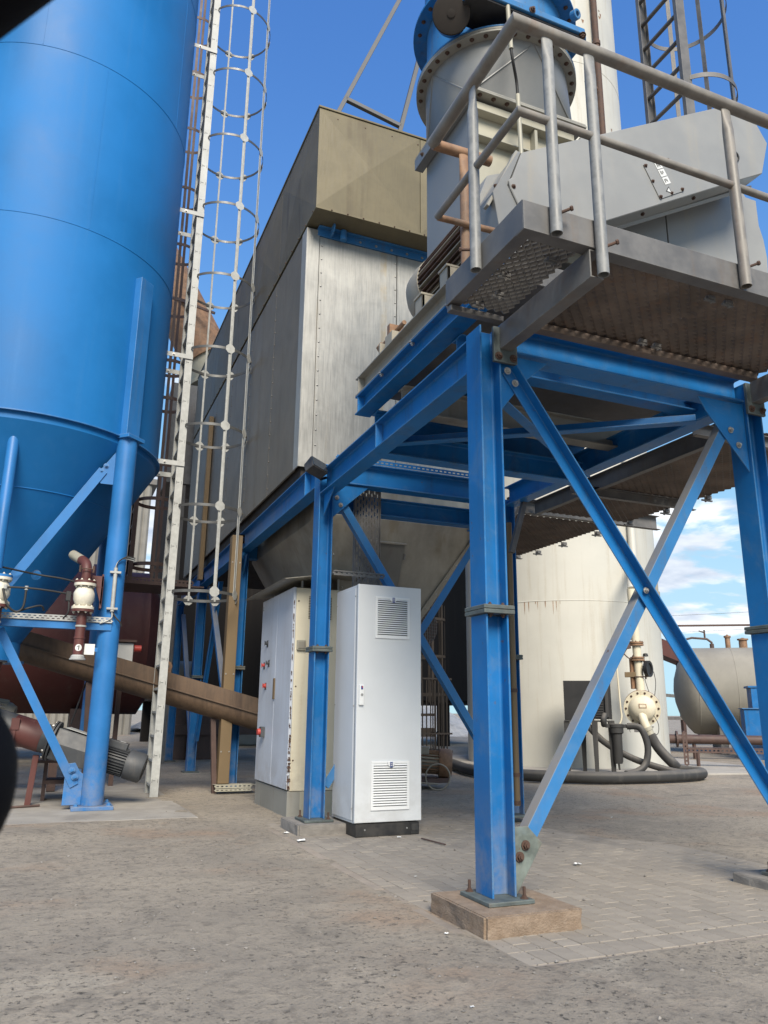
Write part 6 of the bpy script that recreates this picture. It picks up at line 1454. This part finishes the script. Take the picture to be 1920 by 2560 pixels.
for t in (0.24, 0.55, 0.85):
    c_ = V(13.2, 15.6, 0).lerp(V(17.5, 12.4, 0), t); m_ = MB(); m_.bar(c_, c_ + V(0, 0, 0.34), 0.06, 0.06); part(pr_, 'stand', m_, 'brown_steel')
gt = thing('ground_tray', (12.5, 12.0, 0), 'rusty slotted cable tray on short legs right of the cream tank', 'cable tray')
g0_, g1_ = V(11.75, 12.45, 0.30), V(14.9, 10.1, 0.30); gd_ = (g1_ - g0_).normalized()
m_ = MB(); perf(m_, g0_, gd_, (0, 0, 1), 50, 1, 0.078, 0.06, 0.5, t=0.006); m_.bar(g0_ + V(0, 0, 0.085) - hn_ * 0.1, g1_ + V(0, 0, 0.085) - hn_ * 0.1, 0.2, 0.006, (0, 0, 1)); part(gt, 'tray', m_, 'brown_steel')
m_ = MB(); perf(m_, g0_ - gd_ * 0.05 + V(0, 0, -0.25), (0, 0, 1), gd_, 8, 1, 0.078, 0.06, 0.5, t=0.006); part(gt, 'riser_tray', m_, 'brown_steel')
for t in (0.05, 0.45, 0.85):
    c_ = g0_.lerp(g1_, t); m_ = MB(); m_.bar(V(c_.x, c_.y, 0.0), V(c_.x, c_.y, 0.28), 0.05, 0.05); part(gt, 'leg', m_, 'brown_steel')
m_ = MB(); m_.bar((13.6, 17.0, 3.3), (21.5, 10.8, 3.22), 0.05, 0.05); m_.bar((13.6, 17.0, 0), (13.6, 17.0, 3.3), 0.10, 0.10); m_.bar((21.5, 10.8, 0), (21.5, 10.8, 3.24), 0.1, 0.1); solo('overhead_pipe', m_, 'brown_steel', 'thin dark pipe crossing the sky above the horizontal tank', 'pipe')
pm_ = thing('pressure_vessel', (14.3, 17.8, 0), 'pale rounded vessel half hidden between the cream tank and the horizontal tank', 'vessel')
m_ = MB(); m_.lathe([(0.35, 0), (0.35, 3.1), (0.30, 3.35), (0.15, 3.5), (0, 3.52)], (14.35, 18.3, 0), n=28); part(pm_, 'shell', m_, 'alu', smooth=40)
m_ = MB(); m_.lathe([(0.12, 3.0), (0.12, 3.25), (0.2, 3.26), (0.2, 3.32), (0, 3.4)], (14.75, 18.0, 0), n=18); part(pm_, 'vent_cap', m_, 'dark_steel', smooth=40)
m_ = MB(); q, n_ = on_tank(66, 0, 0.06); m_.tube([(q.x, q.y, 3.3), (q.x, q.y, 3.9)], 0.05, 10); m_.tube([(q.x, q.y, 3.25), (q.x, q.y, 3.45)], 0.075, 10); m_.bar((q.x, q.y, 3.3), q - n_ * 0.1 + V(0, 0, 3.3), 0.05, 0.05); part(tank, 'breather', m_, 'motor_tan', smooth=50)
# conveyor trestle in the gap
ct = thing('rear_conveyor', (15.5, 22, 0), 'dark red conveyor trestle in the gap right of the cream tank', 'conveyor')
m_ = MB(); m_.bar((16.4, 22.0, 4.3), (21.5, 19.6, 2.0), 0.9, 0.5); part(ct, 'belt_housing', m_, 'dark_red')
for x, y, z in ((17.1, 21.5, 3.7), (18.2, 21.1, 3.2), (19.3, 20.5, 2.7)):
    m_ = MB(); m_.bar((x, y, 0), (x, y, z), 0.12, 0.12); part(ct, 'trestle_leg', m_, 'brown_steel')
m_ = MB(); m_.bar((17.0, 21.5, 1.8), (19.3, 20.5, 1.6), 0.1, 0.1); m_.bar((17.0, 21.5, 0.9), (19.3, 20.5, 0.9), 0.1, 0.1); m_.box(17.2, 18.4, 20.6, 21.1, 0, 1.3); part(ct, 'trestle_tie', m_, 'dark_steel')
# power lines far away
pwl = thing('power_line', (150, 180, 0), 'faint power lines crossing the sky at the far right', 'power line')
for k, z in enumerate((31, 26.5, 21, 19.5)):
    m_ = MB(); m_.tube(smooth_path([(90, 205, z - 3), (150, 165, z - 4), (230, 110, z + 1)], 6), 0.045, 4); part(pwl, 'wire', m_, 'dark_steel')
for p in ((90, 205), (230, 110)):
    m_ = MB(); m_.bar((p[0], p[1], 0), (p[0], p[1], 34), 0.6, 0.6); m_.bar((p[0] - 3, p[1] - 3, 30), (p[0] + 3, p[1] + 3, 30), 0.3, 0.3); part(pwl, 'pylon', m_, 'dark_steel')

# ---------------------------------------------------------------- between the frame columns: downpipe, pump, trolley, ladder
m_ = MB(); m_.tube([(4.15, 6.63, 0.16), (4.15, 6.63, 2.9)], 0.028, 12); dpp = solo('downpipe', m_, 'ochre', 'thin ochre downpipe beside the rear right blue column', 'pipe', smooth=50)
for z in (0.17, 0.42, 1.2):
    b = MB(); b.tube([(4.15, 6.63, z), (4.15, 6.63, z + 0.035)], 0.034, 12); part(dpp, 'collar', b, 'rust', smooth=50)
pp = thing('old_pump', (4.9, 10.2, 0), 'dusty rusty pump motor lying on the ground right of the white cabinet', 'pump')
m_ = MB(); ax = V(0.9, -0.42, -0.06).normalized(); o_ = V(4.62, 10.15, 0.36); m_.lathe([(0.13, 0), (0.13, 0.45)], o_, ax, 24); part(pp, 'motor', m_, 'motor_tan', smooth=40)
xa, ua, _ = frame(ax)
for i in range(20):
    an = R(i * 18); rv = xa * math.cos(an) + ua * math.sin(an); m_ = MB(); m_.bar(o_ + ax * 0.12 + rv * 0.142, o_ + ax * 0.42 + rv * 0.142, 0.006, 0.03, rv); part(pp, 'cooling_rib', m_, 'rust_pipe')
m_ = MB(); m_.lathe([(0.175, 0.42), (0.19, 0.44), (0.19, 0.56), (0.17, 0.60), (0, 0.60)], o_, ax, 28); part(pp, 'fan_cowl', m_, 'rust_pipe', smooth=40)
m_ = MB(); m_.bar(o_ + ua * 0.15 + ax * 0.05, o_ + ua * 0.15 + ax * 0.28, 0.2, 0.1, ua); part(pp, 'terminal_box', m_, 'motor_tan', bev=0.006)
m_ = MB(); m_.box(4.3, 5.1, 9.85, 10.35, 0.08, 0.14); m_.box(4.1, 4.6, 10.0, 10.4, 0.1, 0.5); part(pp, 'base_frame', m_, 'brown_steel', bev=0.004)
m_ = MB(); m_.tube(arc((4.86, 9.72, 0.17), 0.165, 0, 2 * math.pi, 28, (0.9, -0.4, 0), (0, 0, 1)), 0.010, 6); m_.tube([(4.5, 9.85, 0.1), (4.86, 9.72, 0.08)], 0.012, 6); part(pp, 'wheel_rim', m_, 'motor_tan')
tl = thing('wire_trolley', (6.7, 13.4, 0), 'barred wire trolley on castors in the shade behind the white cabinet', 'trolley')
m_ = MB(); n_bars = 0
for i in range(11):
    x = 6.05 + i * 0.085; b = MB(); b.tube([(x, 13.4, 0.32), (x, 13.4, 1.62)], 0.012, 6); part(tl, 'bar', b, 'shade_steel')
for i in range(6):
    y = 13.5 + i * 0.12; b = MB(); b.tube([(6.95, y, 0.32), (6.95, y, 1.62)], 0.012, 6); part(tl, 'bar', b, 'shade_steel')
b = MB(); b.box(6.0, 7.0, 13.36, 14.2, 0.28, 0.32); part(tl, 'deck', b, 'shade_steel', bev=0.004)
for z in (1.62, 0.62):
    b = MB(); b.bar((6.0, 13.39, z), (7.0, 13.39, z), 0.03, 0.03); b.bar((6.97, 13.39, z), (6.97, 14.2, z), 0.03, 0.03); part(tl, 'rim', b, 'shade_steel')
for x, y in ((6.15, 13.45), (6.85, 13.45), (6.15, 14.1), (6.85, 14.1)):
    b = MB(); b.lathe([(0.09, -0.02), (0.09, 0.02)], (x, y, 0.09), (1, 0.3, 0), 18); b.box(x - 0.03, x + 0.03, y - 0.05, y + 0.05, 0.1, 0.28); part(tl, 'castor', b, 'black')
# caged service ladder and pipes behind
for x, y, z0, z1, lab in ():
    pass
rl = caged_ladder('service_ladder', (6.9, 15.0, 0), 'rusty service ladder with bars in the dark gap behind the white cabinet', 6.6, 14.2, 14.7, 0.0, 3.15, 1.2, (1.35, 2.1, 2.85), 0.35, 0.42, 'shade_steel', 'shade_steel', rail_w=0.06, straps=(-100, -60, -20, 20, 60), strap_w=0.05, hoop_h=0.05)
fn = thing('fan_grille', (4.95, 10.9, 2.4), 'round perforated grille just right of the white cabinet top', 'grille')
m_ = MB(); m_.lathe([(0.24, 0), (0.24, 0.18)], (4.45, 9.55, 2.12), (0.35, -1, 0), 28); part(fn, 'drum', m_, 'brown_steel', smooth=40)
for k in range(-5, 6):
    w_ = math.sqrt(max(0, 0.23 ** 2 - (k * 0.042) ** 2)); xx = V(1, 0.35, 0).normalized(); c_ = V(4.45, 9.55, 2.12) + V(0.35, -1, 0).normalized() * 0.186
    b = MB(); b.bar(c_ + xx * k * 0.042 + V(0, 0, -w_), c_ + xx * k * 0.042 + V(0, 0, w_), 0.008, 0.006); b.bar(c_ - xx * w_ + V(0, 0, k * 0.042), c_ + xx * w_ + V(0, 0, k * 0.042), 0.008, 0.004); part(fn, 'wire', b, 'dark_steel')
b = MB(); b.bar((4.45, 9.65, 0), (4.45, 9.65, 1.9), 0.1, 0.1); part(fn, 'stand', b, 'brown_steel')
# rear steelwork block in the shade
rs = thing('rear_machine', (6.5, 17, 0), 'dark blue and brown machinery in deep shade behind the cage ladder', 'machine')
m_ = MB(); m_.box(5.0, 8.2, 17.2, 19.5, 1.7, 2.2); part(rs, 'beam_box', m_, 'shade_steel')
m_ = MB(); m_.prism([(17.2, 2.2), (19.5, 2.2), (19.5, 4.2), (18.4, 4.2)], 'x', 5.2, 7.9); part(rs, 'chute', m_, 'blue')
for x in (5.1, 6.4, 7.9):
    for y in (17.3, 19.3):
        b = MB(); b.bar((x, y, 0), (x, y, 1.7), 0.16, 0.16); part(rs, 'leg', b, 'shade_steel')
m_ = MB(); m_.bar((5.0, 17.0, 0.55), (8.4, 17.0, 0.55), 0.12, 0.2); m_.bar((5.0, 17.0, 0.9), (8.4, 17.0, 0.95), 0.06, 0.06); part(rs, 'guard_rail', m_, 'shade_steel')
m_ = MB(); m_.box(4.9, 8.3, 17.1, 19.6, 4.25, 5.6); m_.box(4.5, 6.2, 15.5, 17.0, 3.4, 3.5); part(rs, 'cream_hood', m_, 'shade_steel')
mt = thing('shade_backdrop', (7, 23, 0), 'added dark block on legs shutting out the sky under the filter house', 'building')
m_ = MB(); m_.box(2.6, 13.4, 22.0, 27.0, 1.25, 9.0); part(mt, 'wall', m_, 'shade')  # block added to keep bright sky from showing through the bays
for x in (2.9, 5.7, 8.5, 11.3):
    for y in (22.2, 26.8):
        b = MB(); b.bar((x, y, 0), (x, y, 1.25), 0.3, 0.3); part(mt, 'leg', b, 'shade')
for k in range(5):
    b = MB(); b.box(2.7 + k * 2.12, 4.75 + k * 2.12, 21.93, 21.998, 1.35, 8.9); part(mt, 'backdrop_panel', b, 'shade', bev=0.01)
# gravel heap far behind
gh = bpy.data.meshes.new('gravel_heap'); vs, fs = [], []; N_, M_ = 40, 14
for j in range(M_ + 1):
    r = j / M_
    for i in range(N_):
        an = 2 * math.pi * i / N_; rad = r * (9 + 1.5 * noise.noise((math.cos(an) * 1.5, math.sin(an) * 1.5, 0.3)))
        vs.append((13 + rad * math.cos(an), 39 + rad * math.sin(an), max(-0.1, 4.4 * (1 - r) ** 1.05 + 0.35 * noise.noise((rad * math.cos(an) * 0.6, rad * math.sin(an) * 0.6, 4)))))
for j in range(M_):
    for i in range(N_): fs.append((j * N_ + i, j * N_ + (i + 1) % N_, (j + 1) * N_ + (i + 1) % N_, (j + 1) * N_ + i))
gh.from_pydata(vs, [], fs); gh.materials.append(M['gravel'])
o = bpy.data.objects.new('gravel_heap', gh); C.objects.link(o); tag(o, 'pale grey gravel heap glimpsed low behind the white cabinet', 'gravel heap')

# ---------------------------------------------------------------- left background
dr_ = thing('red_drum', (-2, 17, 0), 'big dark red horizontal drum in the shade behind the silo legs', 'drum')
m_ = MB(); m_.lathe([(0, -0.3), (1.0, -0.25), (1.45, 0), (1.45, 7.6), (1.0, 7.85), (0, 7.9)], (-6.0, 17.0, 2.35), (1, 0, 0), 56); part(dr_, 'shell', m_, 'dark_red', smooth=40)
for t in (1.5, 4.0, 6.6):
    m_ = MB(); m_.lathe_closed([(1.45, -0.09), (1.56, -0.09), (1.56, 0.09), (1.45, 0.09)], (-6 + t, 17, 2.35), (1, 0, 0), 56); part(dr_, 'tyre', m_, 'dark_red', smooth=40)
for x in (-4.5, -2.0, 0.6):
    m_ = MB(); m_.box(x - 0.25, x + 0.25, 16.2, 17.8, 0, 1.0); part(dr_, 'stand', m_, 'brown_steel')
cb = thing('corrugated_shed', (-3, 34, 0), 'tall grey corrugated sheet building far behind the silo', 'building')
m_ = MB(); x = -8.4; zt = 10.55
while x < 2.9:
    m_.prism([(x, 34.0), (x + 0.09, 33.93), (x + 0.19, 33.93), (x + 0.28, 34.0), (x + 0.28, 34.2), (x, 34.2)], 'z', 0, zt); x += 0.2801
part(cb, 'wall', m_, 'corr')
m_ = MB(); m_.box(-8.6, 3.3, 33.85, 40, zt + 0.002, zt + 0.25); part(cb, 'roof', m_, 'dark_steel')
m_ = MB(); m_.box(-8.4, 3.1, 34.21, 39.9, 0, zt - 0.01); part(cb, 'side_walls', m_, 'corr')
bl = caged_ladder('brown_ladder', (1.0, 13.2, 3), 'rust brown ladder with safety cage rising between silo and galvanised ladder', 0.95, 12.95, 13.45, 3.0, 16.0, 3.05, (3.3, 4.4, 5.0, 6.2, 6.9, 8.1, 9.2, 10.4, 11.7, 13.0, 14.3), 0.34, 0.36, 'brown_steel', 'brown_steel', rail_w=0.07, straps=(-95, -45, 20, 70), strap_w=0.05, hoop_h=0.06)
m_ = MB(); perf(m_, (0.6, 12.7, 2.97), (1, 0, 0), (0, 0, 1), 22, 1, 0.06, 0.05, 0.5); m_.box(0.6, 2.1, 12.7, 13.7, 2.93, 2.955); part(bl, 'landing', m_, 'brown_steel')
for x, y in ((0.65, 12.8), (0.65, 13.6)):
    b = MB(); b.bar((x, y, 0), (x, y, 2.93), 0.08, 0.08); part(bl, 'landing_leg', b, 'brown_steel')
rd = thing('rusty_duct', (1.6, 15.5, 7), 'rust brown round duct slanting down to the far end of the filter house', 'duct')
a, c = V(0.22, 16.55, 12.55), V(2.45, 16.55, 8.79)
m_ = MB(); m_.lathe([(0.56, 0), (0.56, (c - a).length)], a, c - a, 32); part(rd, 'pipe', m_, 'rust_pipe', smooth=40)
m_ = MB(); m_.lathe([(0.50, 0), (0.48, 0.5), (0.62, 0.55), (0.62, 0.62), (0.40, 0.65), (0.40, 1.3)], c, V(0.35, 0, -1), 28); part(rd, 'elbow', m_, 'cream_duct', smooth=40)
m_ = MB(); m_.box(1.70, 2.85, 16.0, 17.2, 5.6, 7.85); part(rd, 'support_box', m_, 'dark_steel', bev=0.01)
m_ = MB(); m_.bar((1.31, 16.2, 10.0), (2.4, 15.6, 9.45), 0.05, 0.05); part(rd, 'stay', m_, 'brown_steel')
m_ = MB(); m_.bar((2.06, 16.1, 0), (2.06, 16.1, 5.7), 0.14, 0.14); m_.bar((2.75, 17.0, 0), (2.75, 17.0, 5.7), 0.14, 0.14); part(rd, 'support_leg', m_, 'dark_steel')
# small items in the shade under the filter house
sh = thing('burner_blower', (2.6, 15, 0), 'cream blower and pipes in deep shade under the far bays of the frame', 'blower')
m_ = MB(); m_.lathe([(0.28, 0), (0.28, 0.7)], (2.2, 17.5, 1.75), (1, 0, 0), 24); m_.box(2.2, 3.2, 17.2, 17.8, 1.2, 1.46); part(sh, 'housing', m_, 'cream_duct', smooth=40)
m_ = MB(); m_.box(2.2, 3.4, 17.0, 18.0, 0, 1.19); m_.bar((2.2, 17.0, 0.6), (5.2, 17.0, 0.6), 0.15, 0.2); part(sh, 'base', m_, 'brown_steel')
m_ = MB(); m_.box(4.6, 7.5, 24.0, 26.0, 0, 2.6); solo('pale_container', m_, 'plate', 'pale container standing in the light beyond the shaded bays', 'container', bev=0.02)
bx_ = thing('grey_switch_box', (0.72, 9.6, 1.3), 'pale grey switch box with red lamp behind the silo leg', 'switch box')
m_ = MB(); m_.box(0.72, 0.95, 11.10, 11.25, 1.50, 1.87); part(bx_, 'box', m_, 'plate', bev=0.006)
m_ = MB(); m_.box(0.70, 0.98, 11.05, 11.28, 1.88, 1.91); part(bx_, 'rain_roof', m_, 'brown_steel')
m_ = MB(); m_.tube([(0.96, 11.1, 1.80), (1.05, 11.1, 1.80)], 0.045, 14); part(bx_, 'red_lamp', m_, 'switch_red', smooth=40)
m_ = MB(); m_.bar((0.83, 11.28, 0.022), (0.83, 11.28, 1.86), 0.06, 0.06); part(bx_, 'post', m_, 'brown_steel')
du = thing('drive_unit', (-0.6, 12.0, 0), 'dusty drive motors on a steel base in the shade under the silo', 'machine')
m_ = MB(); m_.lathe([(0.17, 0), (0.17, 0.5), (0.14, 0.56), (0, 0.56)], (-0.95, 10.6, 0.98), (1, -0.1, -0.18), 24); part(du, 'motor', m_, 'motor_tan', smooth=40)
for i in range(22):
    an = R(i * 360 / 22); m_ = MB(); xa, ua, _ = frame((1, -0.1, -0.18)); rv = xa * math.cos(an) + ua * math.sin(an); c_ = V(-0.90, 10.6, 0.97) + rv * 0.182; m_.bar(c_, c_ + V(0.4, -0.04, -0.072), 0.007, 0.03, rv); part(du, 'cooling_rib', m_, 'motor_tan')
m_ = MB(); m_.lathe([(0.2, 0), (0.2, 0.3), (0.12, 0.35), (0, 0.35)], (-1.4, 11.0, 1.05), (1, 0, 0), 24); part(du, 'gearbox', m_, 'motor_tan', smooth=40)
m_ = MB(); m_.bar((-1.6, 10.9, 0.72), (0.2, 10.7, 0.55), 0.3, 0.10); m_.bar((-1.5, 10.9, 0.03), (-1.5, 10.9, 0.7), 0.1, 0.1); m_.bar((0.1, 10.7, 0.03), (0.1, 10.7, 0.52), 0.1, 0.1); part(du, 'base', m_, 'brown_steel')
m_ = MB(); m_.box(0.02, 0.35, 9.6, 10.0, 0.20, 0.24); m_.box(-0.1, 0.35, 9.6, 10.0, 0.42, 0.45); m_.box(0.0, 0.04, 9.65, 9.95, 0.025, 0.45); part(du, 'step', m_, 'brown_steel')
wb = MB(); perf(wb, (0.62, 11.4, 2.1), (0, 0, 1), (1, 0, 0), 12, 1, 0.06, 0.05, 0.5); perf(wb, (0.2, 11.4, 2.05), (1, 0, 0), (0, 0, 1), 8, 1, 0.06, 0.05, 0.5)
solo('bent_cable_tray', wb, 'brown_steel', 'dark bent slotted cable tray hanging behind the silo leg', 'cable tray')

# ---------------------------------------------------------------- car door the picture is taken from
car = thing('car_door', (-0.5, 0.6, 0.3), 'black car door with mirror, out of focus at the left picture edge', 'car door')
cdir = V(0.82, -0.57, 0).normalized(); cn = V(0.57, 0.82, 0).normalized(); cp0 = V(-0.066, 0.434, 0)
m_ = MB(); m_.bar(cp0 - cdir * 0.62 + V(0, 0, 0.56), cp0 + cdir * 1.0 + V(0, 0, 0.56), 0.05, 0.50, (0, 0, 1)); part(car, 'door_panel', m_, 'car', bev=0.012, seg=3)
pd = V(0.68, -0.47, 0.57).normalized(); pc = V(-0.066, 0.434, 1.408) + V(-0.40, 0.10, 0.62).normalized() * 0.034
m_ = MB(); m_.tube([pc - pd * 0.66, pc - pd * 0.3, pc, pc + pd * 0.3, pc + pd * 0.42], 0.032, 16); part(car, 'window_frame', m_, 'car', smooth=60)
bm_ = bmesh.new(); bmesh.ops.create_uvsphere(bm_, u_segments=36, v_segments=20, radius=1.0)
for v in bm_.verts:
    s = lambda t, p: math.copysign(abs(t) ** p, t)
    v.co = Vector((s(v.co.x, 0.8) * 0.137 - 0.152, s(v.co.y, 0.8) * 0.055 + 0.585, s(v.co.z, 0.85) * 0.078 + 0.953))
for f in bm_.faces: f.smooth = True
me_ = bpy.data.meshes.new('mirror_housing'); bm_.to_mesh(me_); bm_.free(); me_.materials.append(M['car'])
o = bpy.data.objects.new('mirror_housing', me_); C.objects.link(o); o.parent = car; o.matrix_parent_inverse = TW[car.name].inverted()
TW[o.name] = Matrix.Identity(4)
m_ = MB(); m_.tube([(-0.24, 0.59, 0.93), (-0.30, 0.585, 0.88), (-0.33, 0.60, 0.80)], 0.03, 12); part(o, 'mirror_arm', m_, 'car', smooth=60)

# ---------------------------------------------------------------- litter
def scrap(x, y, s, lab, mat='paper'):
    z = max(gheight(x, y), 0.003 if (PX0 < x < PX1 and PY0 < y < PY1) else -1)
    m_ = MB(); pts = []
    for j in range(4):
        for i in range(4): pts.append((x + (i - 1.5) * s * 0.45 + random.uniform(-.1, .1) * s, y + (j - 1.5) * s * 0.35 + random.uniform(-.1, .1) * s, z + 0.004 + abs(noise.noise((i * 1.3 + x * 7, j * 1.3, y))) * s * 0.55))
    n = len(pts); m_.add(pts + [(p[0], p[1], p[2] + 0.0015) for p in pts], [(j * 4 + i, j * 4 + i + 1, (j + 1) * 4 + i + 1, (j + 1) * 4 + i) for j in range(3) for i in range(3)] + [(n + j * 4 + i, n + (j + 1) * 4 + i, n + (j + 1) * 4 + i + 1, n + j * 4 + i + 1) for j in range(3) for i in range(3)])
    solo('litter', m_, mat, lab, 'litter', 'litter on the yard')
scrap(1.938, 6.725, 0.035, 'folded white paper scrap on the ground left of the middle footing')
scrap(1.940, 6.292, 0.05, 'larger white paper scrap lying before the middle footing')
scrap(3.433, 4.747, 0.035, 'white paper scrap on the pavers right of the nearest column')
scrap(1.806, 3.532, 0.012, 'tiny white stub left of the nearest footing')
scrap(2.745, 6.211, 0.025, 'small white chip in front of the black plinth')
scrap(2.217, 4.755, 0.012, 'tiny white stub on the pavers below the white cabinet')
scrap(5.300, 6.718, 0.018, 'tiny white chip on the gravel behind the brace foot')
scrap(1.469, 2.683, 0.01, 'tiny white pebble at the bottom edge of the yard')
m_ = MB(); m_.tube([(2.884, 6.071, 0.012), (2.931, 5.739, 0.012)], 0.006, 6); solo('steel_rod', m_, 'brown_steel', 'thin dark rod lying on the pavers right of the white cabinet', 'rod')
